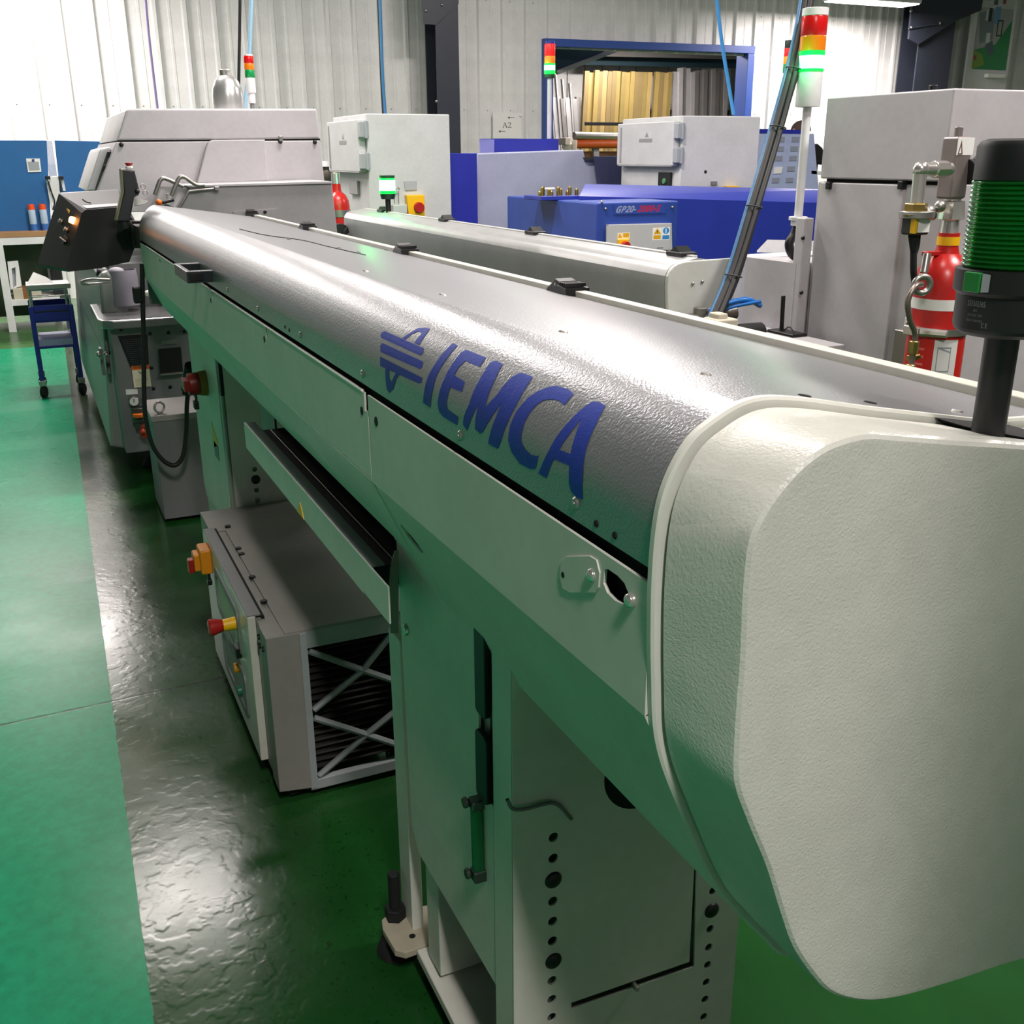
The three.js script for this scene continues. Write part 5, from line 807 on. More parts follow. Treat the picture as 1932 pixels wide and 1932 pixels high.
// ---------- black control box and handheld pendant ----------
{
  const A = [[.2237,1.2307,-4.35],[.3383,1.2376,-4.35],[.3532,1.2334,-4.35],[.3989,1.179,-4.35],[.3792,1.0799,-4.35],[.3558,1.0325,-4.35],[.2485,1.0133,-4.35],[.1313,1.005,-4.35],[.1252,1.0152,-4.35],[.2072,1.2196,-4.35]], F = [[.1485,1.2816,-4.7],[.2269,1.2863,-4.7],[.3783,1.2919,-4.7],[.3814,1.2835,-4.7],[.3902,1.2033,-4.7],[.3587,1.0329,-4.7],[.0307,.9961,-4.7],[.0286,1.0089,-4.7]];
  const C = thing('control_box', 'angular black control box with a glowing amber lamp at the far end of the feeder', 'control box', [0.25, 1.02, -4.5]);
  part(C, 'housing', hull([...A, ...F]), plain(0x131315, 0.55));
  const lid = (p, z, l, m) => part(C, l, hull(p), m);
  lid([...[[.2266,1.2341,-4.36],[.3473,1.2409,-4.36]], ...[[.1815,1.2597,-4.66],[.3676,1.2662,-4.66]]].flatMap((q) => [q, [q[0], q[1] + 0.003, q[2]]]), 0, 'top_plate', paint(0xb9b3b6, 0.3, { metal: 0.4 }));
  lid([...[[.1789,1.2632,-4.68],[.3697,1.2697,-4.68]], ...[[.161,1.2756,-4.9],[.3898,1.2843,-4.9]]].flatMap((q) => [q, [q[0], q[1] + 0.003, q[2]]]), 0, 'top_plate', paint(0xb9b3b6, 0.3, { metal: 0.4 }));
  const on = (px, f) => px;
  const n = new THREE.Vector3(), a = V([[.2072,1.2196,-4.35]][0]), b = V([[.1483,1.2795,-4.7]][0]), c = V([[.1265,1.0112,-4.35]][0]);
  n.crossVectors(b.clone().sub(a), c.clone().sub(a)).normalize(); if (n.x > 0) n.negate();
  const at = (u, v, h = 0) => { const p = a.clone().addScaledVector(b.clone().sub(a), u).addScaledVector(c.clone().sub(a), v).addScaledVector(n, h); return [p.x, p.y, p.z]; };
  const rod = (u, v, r, h0, h1, r2) => cy(at(u, v, h0), at(u, v, h1), r, r2 || r, 20);
  part(C, 'amber_lamp', rod(0.18, 0.2, 0.0145, -0.004, 0.018, 0.012), M.litAmber, 'glowing amber lamp');
  const pl = new THREE.PointLight(0xff9040, 0.0015, 0, 2); pl.position.set(...at(0.18, 0.2, 0.05)); pl.castShadow = true; scene.add(pl);
  part(C, 'yellow_marker', hull([at(0.42, 0.1, 0), at(0.62, 0.14, 0), at(0.42, 0.2, 0), at(0.5, 0.1, 0.004), at(0.42, 0.12, 0.004)]), M.yellow);
  for (const [u, v] of [[0.55, 0.36], [0.28, 0.41]]) { const k = part(C, 'key_switch', rod(u, v, 0.012, 0, 0.008), M.black); part(k, 'key', [rod(u, v, 0.008, 0.006, 0.02), hull([at(u - 0.03, v - 0.05, 0.012), at(u + 0.03, v - 0.05, 0.016), at(u, v + 0.05, 0.016), at(u - 0.03, v, 0.02)])], M.steel); }
  const sel = part(C, 'selector', rod(0.25, 0.58, 0.017, 0, 0.014), M.black); part(sel, 'pointer', hull([at(0.12, 0.56, 0.016), at(0.38, 0.575, 0.016), at(0.12, 0.575, 0.018), at(0.38, 0.59, 0.018)]), M.paper);
  part(C, 'name_tag', hull([at(0.3, 0.83, 0.002), at(0.3, 0.89, 0.002), at(0.85, 0.78, 0.002), at(0.85, 0.83, 0.003)]), M.beige);
  part(C, 'vent_slot', tb([[.2218,1.26,-4.45],[.2339,1.2499,-4.45],[.2506,1.2456,-4.45]].map((q) => [q[0], q[1] + 0.006, q[2]]), 0.0025, 12), M.black);
  part(C, 'support_bracket', [bx(0.375, 0.41, 1.10, 1.18, -4.40, -4.09, 0.004), cy([0.39, 1.09, -4.28], [0.39, 1.19, -4.28], 0.024)], M.black, 'black hinge bracket');
  const G = thing('pendant', 'upright black handheld pendant with a red mushroom button hung on the control box', 'pendant', [0.36, 1.19, -4.2]);
  const fr = [[.3529,1.3797],[.3999,1.3737],[.4094,1.2973],[.4043,1.2862],[.3886,1.279],[.3614,1.1929],[.3133,1.1943],[.3539,1.2983]];
  part(G, 'housing', ez(fr, -4.18, -4.23, { bev: 0.006 }), plain(0x2b2d2f, 0.4));
  part(G, 'edge_trim', ez([[.3504,1.3779],[.3577,1.3778],[.3534,1.2985],[.3189,1.1981],[.3116,1.1984],[.3465,1.3023]], -4.176, -4.235, { bev: 0.002 }), plain(0x6f7150, 0.4));
  const t = [[.384,1.3792,-4.2],[.3851,1.3884,-4.2],[.3865,1.3995,-4.2]]
  part(G, 'button_collar', cy(t[0], [t[0][0], t[1][1], t[0][2]], 0.013), M.paper);
  part(G, 'red_button', cy([t[0][0], t[1][1] - 0.001, t[0][2]], [t[0][0], t[2][1], t[0][2]], 0.009, 0.0145), M.redDull, 'red mushroom button');
  part(G, 'side_knob', sph([[.4003,1.2993,-4.18]][0], 0.009), M.black);
  part(G, 'cable_gland', [cy([[.3389,1.1925,-4.2]][0], [[.3431,1.1657,-4.2]][0], 0.02), cy([[.3608,1.188,-4.2]][0], [[.3759,1.1569,-4.2]][0], 0.008)], M.black);
  part(G, 'keys', [...[[.4207,1.3163,-4.16],[.4255,1.2938,-4.16]].map((q) => tor(q, 0.008, 0.0015)), bx([[.4976,1.9395]][0][0], [[.5066,1.94]][0][0], [[.415,1.2678]][0][1], [[.4177,1.2902]][0][1], -4.165, -4.158, 0.0008)], M.steel, 'bunch of keys');
  solo('document', hull([...[[.3932,1.2766,-4.25],[.4428,1.2622,-4.25],[.43,1.251,-4.25],[.3895,1.2462,-4.25]], ...[[.3931,1.2747,-4.252],[.4428,1.2602,-4.252],[.43,1.249,-4.252],[.3895,1.2442,-4.252]]]), M.paper, 'white sheet lying behind the black pendant', 'paper');
}
// ---------- blue service trolley ----------
{
  const T = thing('service_trolley', 'tall narrow blue service trolley on castors at the left, beside the lathe', 'trolley', [0.09, 0, -7.1]);
  const z0 = -6.95, z1 = -7.3, x0 = -0.03, x1 = 0.195;
  part(T, 'top_panel', [bx(x0 - 0.005, x1 + 0.01, 0.47, 0.565, z0 - 0.01, z0 + 0.005), bx(x0, x1, 0.47, 0.56, z1, z1 + 0.015), bx(x0, x1, 0.46, 0.475, z1, z0)], M.cartBlue, 'blue top box');
  part(T, 'pull_slot', bx(x0 + 0.01, x1 - 0.02, 0.522, 0.532, z0 + 0.002, z0 + 0.0065), M.black);
  for (const [x, z] of [[x0, z0], [x1, z0], [x0, z1], [x1, z1]]) {
    part(T, 'leg', bx(x - 0.014, x + 0.014, 0.1, 0.56, z - 0.012, z + 0.012, 0.003), M.cartBlue);
    const k = part(T, 'castor', cy([x - 0.012, 0.035, z + 0.01], [x + 0.012, 0.035, z + 0.02], 0.035, 0.035, 20), M.rubber); part(k, 'castor_fork', [bx(x - 0.02, x + 0.02, 0.07, 0.105, z - 0.012, z + 0.016), cy([x, 0.1, z], [x, 0.12, z], 0.012)], M.steel);
  }
  part(T, 'shelf', bx(x0, x1, 0.30, 0.315, z1, z0), M.cartBlue); part(T, 'shelf_tray', bx(x0 + 0.015, x1 - 0.015, 0.314, 0.355, z1 + 0.02, z0 - 0.004), paint(0x9aa0c4, 0.5), 'pale lilac shelf tray');
  part(T, 'rear_flange', bx(x1 - 0.03, x1 - 0.015, 0.36, 0.46, z1 - 0.01, z1 + 0.004), M.white);
  part(T, 'top_rail', [tb([[x0, 0.56, z0], [x0, 0.62, z0], [x1, 0.62, z0], [x1, 0.56, z0]], 0.006, 30, 8, false), tb([[x0, 0.56, z1], [x0, 0.62, z1], [x1, 0.62, z1], [x1, 0.56, z1]], 0.006, 30, 8, false)], M.chrome, 'chrome rail');
  part(T, 'upper_tray', [bx(x0 - 0.01, x1 + 0.015, 0.665, 0.675, z1, z0 + 0.01), bx(x0 - 0.012, x1 + 0.016, 0.66, 0.69, z0 + 0.004, z0 + 0.012), cy([x1 - 0.02, 0.56, z0], [x1 - 0.02, 0.67, z0], 0.007), cy([x0 + 0.01, 0.56, z0], [x0 + 0.01, 0.67, z0], 0.007)], M.steel, 'steel upper tray');
  solo('paper_towel', hull([[x0, 0.69, z0 - 0.02], [x0 + 0.02, 0.72, z0 - 0.05], [x0 + 0.045, 0.76, z0 - 0.06], [x0 + 0.11, 0.73, z0 - 0.04], [x0 + 0.15, 0.695, z0 - 0.02], [x0 + 0.15, 0.69, z0 - 0.1], [x0, 0.69, z0 - 0.1]]), M.paper, 'folded white paper towel on the blue trolley', 'paper towel');
}
// ---------- work bench ----------
{
  const z = -9.8, T = thing('work_bench', 'white steel work bench with a wooden top at the far left', 'work bench', [-0.3, 0, -10.1]);
  part(T, 'worktop', bx(-1.5, 0.22, 0.785, 0.83, -10.4, z, 0.004), M.wood, 'wooden top'); part(T, 'apron', bx(-1.5, 0.2, 0.725, 0.785, z - 0.02, z - 0.003), M.white);
  for (const [x, zz] of [[-0.21, z - 0.03], [-1.45, z - 0.03], [0.17, -10.35], [-1.45, -10.35]]) part(T, 'leg', bx(x - 0.03, x + 0.03, 0, 0.76, zz - 0.03, zz + 0.03, 0.003), M.white);
  part(T, 'lower_shelf', bx(-0.2, 0.2, 0.22, 0.27, -10.38, z - 0.02, 0.003), M.white); part(T, 'rear_upright', bx(0.27, 0.335, 0.83, 1.56, -10.42, -10.38), M.white, 'white upright between the blue boards');
  part(T, 'dark_sheet', bx(-1.5, 0.26, 0.06, 0.72, -10.42, -10.39), plain(0x4a5c46, 0.7), 'dark green sheet under the worktop'); part(T, 'wall_foot', bx(-1.6, -0.25, 0.02, 0.07, -10.9, -10.85), M.white);  // dark green sheet fills the dark area under the worktop
  const lampArm = thing('bench_lamp', 'white bench lamp arm with black hinges clipped in front of the blue boards', 'lamp', [0.28, 0.83, z - 0.1]);
  part(lampArm, 'shade', ez([[.2612,1.2666],[.3277,1.27],[.3407,1.2443],[.3104,1.086],[.267,1.0134],[.2535,1.0656],[.2499,1.2157]], -9.88, -9.94, { bev: 0.006 }), M.white, 'white lamp body');
  part(lampArm, 'arm', [hull([...[[.2271,1.2539,-9.9],[.2476,1.2537,-9.9],[.252,.9913,-9.9],[.2354,.9917,-9.9]], ...[[.2277,1.2534,-9.93],[.2484,1.2532,-9.93],[.2528,.99,-9.93],[.2361,.9904,-9.93]]]), hull([...[[.3438,1.261,-9.9],[.3645,1.2607,-9.9],[.37,1.1489,-9.9],[.3492,1.1493,-9.9]], ...[[.3448,1.2605,-9.93],[.3657,1.2602,-9.93],[.3711,1.1481,-9.93],[.3502,1.1485,-9.93]]])], M.white);
  part(lampArm, 'hinge', [[.2434,1.2585,-9.87],[.3463,1.2571,-9.87]].map((q) => bx(q[0] - 0.02, q[0] + 0.02, q[1] - 0.015, q[1] + 0.012, -9.9, -9.86)), M.black);
  part(lampArm, 'lamp_cord', [tb([[.2432,1.2287,-9.87],[.2559,1.1432,-9.87],[.2698,1.0656,-9.87],[.2477,.997,-9.87]], 0.006, 24), tb([[.3351,1.236,-9.87],[.3285,1.1591,-9.87],[.3285,1.0988,-9.87]], 0.006, 20)], M.hose);
  part(lampArm, 'base', bx(0.23, 0.36, 0.82, 0.95, z - 0.16, z - 0.1), M.white);
  const bd = (poly, label) => solo('pin_board', ez(poly, -9.96, -10.0, { bev: 0.004 }), M.board, label, 'board');
  bd([[-1.5, 0.83], [[.2128,.8185]][0], [[.2794,1.5533]][0], [-1.5, [[-.075,1.5572]][0][1]]], 'big blue pin board at the far left behind the spray cans');
  bd([[.3411,1.5533],[.7776,1.5451],[.6815,.785],[.3156,.7974]], 'blue pin board between the white upright and the grey lathe');
  const nq = [[.0996,1.4111],[.2055,1.4104],[.2026,1.3046],[.0997,1.3014]];
  const N = thing('notice', 'small pale notice card fixed to the big blue board', 'notice', [(nq[0][0] + nq[1][0]) / 2, nq[2][1], -9.95]);
  part(N, 'card', ez(nq, -9.95, -9.959), M.paper); part(N, 'grey_field', ez([[.108,1.3858],[.1936,1.3852],[.1921,1.3174],[.1097,1.314]], -9.9485, -9.951), M.screenGrey); part(N, 'clip', ez([[.1435,1.4066],[.1639,1.4065],[.1608,1.3855],[.1404,1.3856]], -9.945, -9.951), plain(0x2c3a80, 0.5));
  for (const [p, l] of [[[[.0806,.809,-9.9],[.0905,.991,-9.9],[.0884,.9479,-9.9]], 'white and blue spray can with an orange cap, left of the pair'], [[[.1687,.8148,-9.9],[.1769,.9889,-9.9],[.1748,.9455,-9.9]], 'white and blue spray can with an orange cap, nearer the black control box']]) {
    const x = p[0][0], S = thing('spray_can', l, 'spray can', [x, 0.83, -9.9]), r = 0.029;
    part(S, 'can', lat([[0, 0.83], [r * 0.9, 0.83], [r, 0.84], [r, 1.0], [r * 0.8, 1.02], [0, 1.02]], [x, 0, -9.9], 24), paint(0xb4c6da, 0.4)); part(S, 'blue_band', lat([[r, 0.835], [r * 1.02, 0.835], [r * 1.02, 0.885], [r, 0.885]], [x, 0, -9.9], 24), paint(0x3d6db4, 0.4)); part(S, 'cap', cy([x, 1.0, -9.9], [x, 1.045, -9.9], r * 1.0, r * 0.92), plain(0xe8501c, 0.45), 'orange cap');
  }
  const bq = [[-.1669,.5818],[-.0844,.5869],[-.0865,.379],[-.1777,.3484],[-.143,.5237],[-.1126,.5354],[-.1275,.3812],[-.1553,.3605]];
  const bxx = thing('display_frame', 'white open frame box standing on the lower bench shelf', 'box', [bq[0][0] + 0.05, 0.27, -9.95]);
  part(bxx, 'frame', ez(bq.slice(0, 4), -9.9, -9.94, { holes: [[bq[4], bq[5], bq[6], bq[7]]] }), M.white); part(bxx, 'back', ez(bq.slice(0, 4), -9.94, -9.945), M.screenGrey);
  solo('crate', bx([[.242,2.6158]][0][0], 0.16, 0.27, [[-.038,.5897]][0][1], -10.3, -10.0), M.blackMat, 'black crate on the lower bench shelf behind the trolley', 'crate');
  const cb = thing('carton', 'flat beige carton with a strip of brown tape on the bench shelf', 'carton', [-0.04, 0.27, -9.9]);
  part(cb, 'box', bx(-0.16, 0.06, 0.27, 0.36, -10.1, -9.845, 0.003), M.beige); part(cb, 'tape', bx(-0.085, -0.03, 0.269, 0.3612, -10.101, -9.8435, 0.0005), paint(0x8a5a30, 0.4), 'brown tape');
}
// ---------- pale grey electrical cabinets ----------
function elecCabinet(label, z, F, side, lo, o) {
  const x0 = F[0][0], x1 = F[1][0], top = F[0][1];
  const C = thing('electrical_cabinet', label, 'cabinet', [(x0 + x1) / 2, 0, z - 0.4]);
  part(C, 'body', bx(x0, x1, 0.05, top, z - 0.82, z, 0.008), M.cab); part(C, 'plinth', bx(x0 + 0.03, x1 - 0.03, 0, 0.06, z - 0.8, z - 0.03), M.dark);
  const d = part(C, 'side_box', bx(x0 - 0.055, x0, lo, top - 0.035, z - 0.80, z - 0.03, 0.008), M.cab, 'shallow door box on the side'); part(d, 'box_lip', bx(x0 - 0.056, x0, lo - 0.006, lo + 0.002, z - 0.78, z - 0.04), M.greyMid);
  part(d, 'edge_strip', bx(x0 - 0.062, x0 - 0.05, lo + 0.02, top - 0.06, z - 0.75, z - 0.73), M.greyMid);
  part(d, 'maker_mark', [bx(x0 - 0.0565, x0 - 0.055, (lo + top) / 2 - 0.005, (lo + top) / 2 + 0.02, z - 0.48, z - 0.3, 0.0003), ex([[z - 0.4, (lo + top) / 2 + 0.03], [z - 0.375, (lo + top) / 2 + 0.065], [z - 0.35, (lo + top) / 2 + 0.03]], x0 - 0.0565, x0 - 0.055)], plain(0x8c8c8c, 0.5), 'small grey maker mark');
  for (const y of [top - 0.1, lo + 0.07]) part(C, 'hinge', [bx(x0 - 0.05, x0 + 0.012, y - 0.05, y + 0.05, z - 0.035, z + 0.02, 0.006), cy([x0 - 0.01, y - 0.055, z + 0.015], [x0 - 0.01, y + 0.055, z + 0.015], 0.014)], M.screenGrey, 'grey hinge');
  return C;
}
{
  const z = -7.0, C = elecCabinet('pale grey electrical cabinet with a yellow isolator behind the small green lamp', z, [[2.1615,1.6831],[2.7558,1.6927]], 0, [[2.1416,1.314]][0][1]);
  const s = [[2.4092,1.1624],[2.5407,1.1633],[2.5395,1.0186],[2.4194,1.036],[2.4948,1.0799],[2.4092,1.2526],[2.5014,1.2547],[2.4992,1.1956],[2.4144,1.1936],[2.3071,1.0983],[2.4068,1.103],[2.4043,1.0434],[2.3047,1.046]];
  const k = part(C, 'isolator_plate', ez(s.slice(0, 4), -7.0, -6.955, { bev: 0.006 }), M.yellow, 'yellow isolator plate'); part(k, 'red_dial', cy([s[4][0], s[4][1], -6.96], [s[4][0], s[4][1], -6.93], 0.038, 0.034, 28), M.redDull, 'red dial');
  part(k, 'red_tag', ez([[2.3877,1.0601],[2.4179,1.0488],[2.4135,1.0349],[2.3868,1.0391]], -6.96, -6.95), M.redDull);
  part(C, 'info_plate', ez(s.slice(5, 9), -7.0, -6.992), plain(0xa9acb0, 0.5), 'grey information plate'); part(C, 'small_box', ez(s.slice(9, 13), -7.0, -6.94, { bev: 0.004 }), paint(0xbfc6c0, 0.5));
  part(C, 'hook', [...[[2.3203,1.1926,-6.97],[2.3509,1.1989,-6.97]].map((q) => tor([q[0], q[1], -6.97], 0.014, 0.004, [0, 0, 0], 3.3)), ...[[2.3256,1.1407,-6.97],[2.356,1.1401,-6.97]].map((q) => cy([q[0], q[1] - 0.03, -6.97], [q[0], q[1] + 0.05, -6.97], 0.003))], M.steel);
  part(C, 'latch_mark', sph([[2.261,1.2787,-6.995]][0], 0.012, [1, 1, 0.5]), M.black);
  const w = [[2.2,1.2538,-7.4704],[2.2,1.1621,-7.3829]]; part(C, 'wall_switch', bx([[2.1615,1.6831]][0][0] - 0.02, [[2.1615,1.6831]][0][0], w[1][1], w[0][1], -7.42, -7.22, 0.004), M.greyMid, 'grey switch panel');
  const T = thing('blue_side_panel', 'plain blue side panel between the pale cabinet and the lilac machine', 'cabinet', [2.9, 0, -7.3]);  // side panel of the lilac machine, modelled apart on its own post
  part(T, 'blue_panel', ez([[2.8707,1.4333],[3.0824,1.4325],[3.0822,.9363],[2.8706,.9577]], -7.3, -7.42, { bev: 0.004 }), M.blueDeep); part(T, 'post', bx(2.86, 2.93, 0, 1.0, -7.42, -7.32), M.blueDeep);
}
{
  const z = -6.4, C = elecCabinet('pale grey electrical cabinet behind the long blue body, right of the window', z, [[4.2543,1.6706],[4.9169,1.6805]], 0, [[4.2739,1.3404]][0][1]);
  part(C, 'latch_mark', sph([[4.4645,1.2994,-6.4]][0], 0.012, [1, 1, 0.5]), M.black); part(C, 'plate_mark', ez([[4.5145,1.2341],[4.5649,1.2334],[4.5667,1.2079],[4.5163,1.2087]], -6.4, -6.392), M.greyDark);
  const w = [[4.16,1.2958,-6.3902],[4.16,1.2064,-6.2826]]; const x0 = [[4.2543,1.6706]][0][0]; const sp = part(C, 'switch_panel', bx(x0 - 0.02, x0, w[1][1] - 0.03, w[0][1], -6.66, -6.5, 0.004), M.blackMat, 'dark switch panel'); part(sp, 'green_button', cy([x0 - 0.02, w[0][1] - 0.06, -6.57], [x0 - 0.03, w[0][1] - 0.06, -6.57], 0.02), plain(0x4f8a58, 0.4));
  part(C, 'yellow_strip', ez([[4.6246,1.2],[4.7363,1.1982],[4.7375,1.1835],[4.6257,1.1854]], -6.4, -6.36), M.yellow);
}
{ // things seen in the gap between lathe and cabinet
  const D = thing('monitor', 'small lit blue screen at the edge of the pale grey cabinet', 'monitor', [[2.266,1.3805,-8.2]][0]);
  part(D, 'bezel', ez([[2.2308,1.4851],[2.3402,1.4888],[2.3336,1.38],[2.2327,1.3846]], -8.2, -8.26, { bev: 0.006 }), plain(0x1c3f80, 0.4)); part(D, 'screen', ez([[2.2396,1.4696],[2.3362,1.4694],[2.3319,1.3995],[2.2435,1.4]], -8.192, -8.2), glow(0x80b8ff, 0x9cd0ff, 0.5), 'lit screen'); part(D, 'stand', cy([[2.3084,1.384,-8.23]][0], [[[2.3084,1.384,-8.23]][0][0], 0, -8.23], 0.03), M.greyDark);
  const v = [[2.1433,1.3516,-8],[2.147,1.2831,-8],[2.1786,1.2636,-8]]; const W = thing('valve_cluster', 'grimy grey valve cluster behind the lathe by the yellow guard', 'valve', [v[1][0], v[1][1] - 0.1, -8.0]);
  part(W, 'body', [sph(v[1], 0.055, [0.8, 1.2, 1]), cy(v[0], v[1], 0.04), cy(v[1], v[2], 0.03), cy([v[1][0], v[1][1] - 0.12, -8], v[1], 0.03)], paint(0x6f675e, 0.5, { metal: 0.3 })); part(W, 'cap', cy([v[0][0], v[0][1] - 0.01, -8], [v[0][0], v[0][1] + 0.03, -8], 0.055, 0.04), M.white); part(W, 'stem', cy([v[1][0], 0.02, -8], [v[1][0], v[1][1], -8], 0.02), M.steel);
  const Y = thing('guard', 'bright yellow machine guard glimpsed between lathe and cabinet', 'guard', [[[2.3469,1.2349,-8.4]][0][0], 0.6, -8.4]);
  part(Y, 'upper_plate', ez([[2.316,1.3636],[2.406,1.3469],[2.4004,1.2544],[2.3229,1.2674]], -8.4, -8.46), M.yellow); part(Y, 'lower_plate', ez([[2.3075,1.2444],[2.3767,1.2434],[2.3438,1.131],[2.2847,1.1564]], -8.35, -8.42, { bev: 0.01 }), M.yellow); part(Y, 'post', bx([[2.4487,2.5403]][0][0], [[2.4862,2.5422]][0][0], 0, 1.25, -8.52, -8.47), M.black);
  const q = [[1.824,.9529,-6.6],[1.8761,.9511,-6.6]]; const B = thing('hose_reel', 'black rubber hose reel beside the silver feeder and lathe', 'hose reel', [q[0][0], q[0][1] - 0.08, -6.6]);
  part(B, 'drum', cy([q[0][0], q[0][1], -6.62], [q[0][0], q[0][1], -6.56], 0.06, 0.06, 28), M.blackMat); part(B, 'wheel', cy([q[1][0], q[1][1] - 0.01, -6.6], [q[1][0] + 0.01, q[1][1] - 0.01, -6.54], 0.05, 0.055, 28), M.blackMat); part(B, 'hub', cy([q[1][0], q[1][1] - 0.01, -6.55], [q[1][0], q[1][1] - 0.01, -6.53], 0.018), M.steel); part(B, 'bracket', bx(q[0][0] - 0.02, q[1][0] + 0.02, 0.4, q[0][1], -6.68, -6.62), M.black);
}
// ---------- lilac and blue machine ----------
{
  const T = thing('grinding_machine', 'long lilac and blue machine standing behind the silver feeder', 'grinding machine', [4.2, 0, -7.6]);
  part(T, 'lilac_body', ez([...[[3.1711,1.429],[4.0735,1.4528],[4.0888,1.3977],[4.1985,1.3932],[4.2568,1.1966]], [4.3, 0.1], [3.0, 0.1]], -7.5, -8.4, { bev: 0.008 }), M.lilac, 'lilac body panel');
  part(T, 'body_step', ez([[4.0685,1.3979],[4.1872,1.3972],[4.1973,1.3774],[4.0784,1.3742]], -7.46, -7.9), plain(0x33363c, 0.5));
  part(T, 'navy_panel', ez([[4.1142,1.4054],[4.688,1.4104],[4.7166,1.1399],[4.1636,1.1497]], -7.35, -7.42, { bev: 0.004 }), M.navy, 'dark navy panel');
  part(T, 'lilac_edge', ez([[4.6816,1.4105],[4.7116,1.4063],[4.7354,1.1398],[4.7052,1.1404]], -7.34, -7.42), M.lilac);
  const top = part(T, 'blue_box', hull([...[[3.4027,1.5413,-8],[3.5274,1.5374,-8],[4.1101,1.5422,-8],[4.1114,1.4225,-8],[3.4054,1.4255,-8]], ...[[3.6154,1.5488,-8.5],[4.367,1.5498,-8.5],[4.3684,1.4227,-8.5],[3.6183,1.4259,-8.5]]]), M.blueDeep, 'blue box on top'); part(top, 'lilac_side', ez([[3.3984,1.5371],[3.523,1.5373],[3.5217,1.429],[3.4012,1.4295]], -7.985, -8.0), paint(0x7d80bc, 0.5));
  // long blue bed with bevelled top edge
  part(T, 'blue_bed', hull([...[[3.0992,1.1806,-5.75],[5.0142,1.0976,-5.75]], ...[[3.2472,1.2416,-5.95],[5.1777,1.1763,-5.95]], ...[[3.4382,1.2345,-6.3],[5.4818,1.1657,-6.3]], [3.2, 0.1, -5.75], [5.6, 0.1, -5.75], [3.2, 0.1, -6.3], [5.6, 0.1, -6.3]]), M.blue, 'long blue bed with a bevelled top');
  // model box
  const q = [[3.0012,1.1572],[3.5546,1.1569],[3.5792,.8621],[3.0117,.8853]];
  const fx = [[3,1.1573,-5.3479]][0];
  const yt = q[0][1], xs = q[0][0], zf = xs / -([[-2.1886,1.3267]][0][0]);
  const gp = part(T, 'model_box', bx(xs, q[1][0], 0.1, yt, -6.6, -5.35, 0.01), paint(0x2c479a, 0.4), 'blue box with the model number');
  part(gp, 'box_screw', [[3.0549,1.1241,-5.345],[3.5086,1.122,-5.345],[3.0295,1.1626,-5.345]].map((p) => sph([p[0], p[1], -5.348], 0.008)), M.steel);
  const tt = ctex(1024, 192, (c, w, h) => {
    c.fillStyle = '#2c479a'; c.fillRect(0, 0, w, h); c.transform(1, 0, -0.2, 1, 40, 0); c.font = 'italic 900 165px sans-serif'; c.scale(0.88, 1);
    c.fillStyle = '#8d97b8'; c.fillText('GP20-', 10, 155); c.fillStyle = '#b3243f'; c.fillText('2000-S', 505, 155);
  });
  const tp = [[3.1108,1.1493],[3.4597,1.1473],[3.4627,1.0902],[3.1127,1.0935]], tg = new THREE.PlaneGeometry(tp[1][0] - tp[0][0], tp[1][1] - tp[2][1]); tg.translate((tp[0][0] + tp[1][0]) / 2, (tp[1][1] + tp[2][1]) / 2, -5.346);
  part(gp, 'model_lettering', tg, printed(tt, 0.4), 'grey and red model lettering');
  const pn = part(T, 'control_panel', ez([[3.0594,1.0365],[3.4926,1.0324],[3.5049,.8759],[3.0636,.8937]], -5.32, -5.35, { bev: 0.003 }), paint(0xb9babc, 0.5), 'pale control panel');
  const lt = ctex(512, 256, (c, w, h) => {
    c.fillStyle = '#b9babc'; c.fillRect(0, 0, w, h);
    const warn = (x, y, s) => { c.fillStyle = '#f2efe6'; c.fillRect(x - s * 0.75, y - s * 0.75, s * 1.5, s * 2.4); c.fillStyle = '#d9a514'; c.beginPath(); c.moveTo(x, y - s * 0.65); c.lineTo(x + s * 0.62, y + s * 0.55); c.lineTo(x - s * 0.62, y + s * 0.55); c.fill(); c.fillStyle = '#3a2c08'; c.fillRect(x - s * 0.07, y - s * 0.25, s * 0.14, s * 0.5); c.fillStyle = '#d9a514'; c.fillRect(x - s * 0.6, y + s * 0.75, s * 1.2, s * 0.75); };
    warn(408, 72, 50); c.fillStyle = '#eef1f2'; c.fillRect(448, 34, 64, 122); c.fillStyle = '#2f86c4'; c.beginPath(); c.ellipse(480, 68, 26, 32, 0, 0, 7); c.fill(); c.fillRect(452, 112, 56, 40); c.fillStyle = '#cfe6f4'; c.fillRect(474, 44, 10, 50);
    c.fillStyle = '#f2e2c0'; c.fillRect(88, 70, 98, 60); c.fillStyle = '#d9a514'; c.fillRect(132, 78, 48, 40); c.beginPath(); c.moveTo(106, 76); c.lineTo(126, 122); c.lineTo(90, 122); c.fill(); c.fillStyle = '#4a4c58'; c.fillRect(410, 232, 52, 8);
  });
  const lp = [[3.048,1.035],[3.4797,1.0309],[3.4878,.8812]], lg = new THREE.PlaneGeometry(lp[1][0] - lp[0][0], lp[1][1] - lp[2][1]); lg.translate((lp[0][0] + lp[1][0]) / 2, (lp[1][1] + lp[2][1]) / 2, -5.318);
  part(pn, 'safety_signs', lg, printed(lt, 0.5), 'yellow and blue safety signs');
  const rk = [[3.1655,.9338,-5.3]]; const yp = part(pn, 'switch_plate', bx(rk[0][0] - 0.045, rk[0][0] + 0.03, rk[0][1] - 0.06, rk[0][1] + 0.02, -5.318, -5.305, 0.004), M.yellow); part(yp, 'red_dial', cy([rk[0][0], rk[0][1] - 0.02, -5.305], [rk[0][0], rk[0][1] - 0.02, -5.28], 0.03, 0.027, 24), M.redDull, 'red dial');
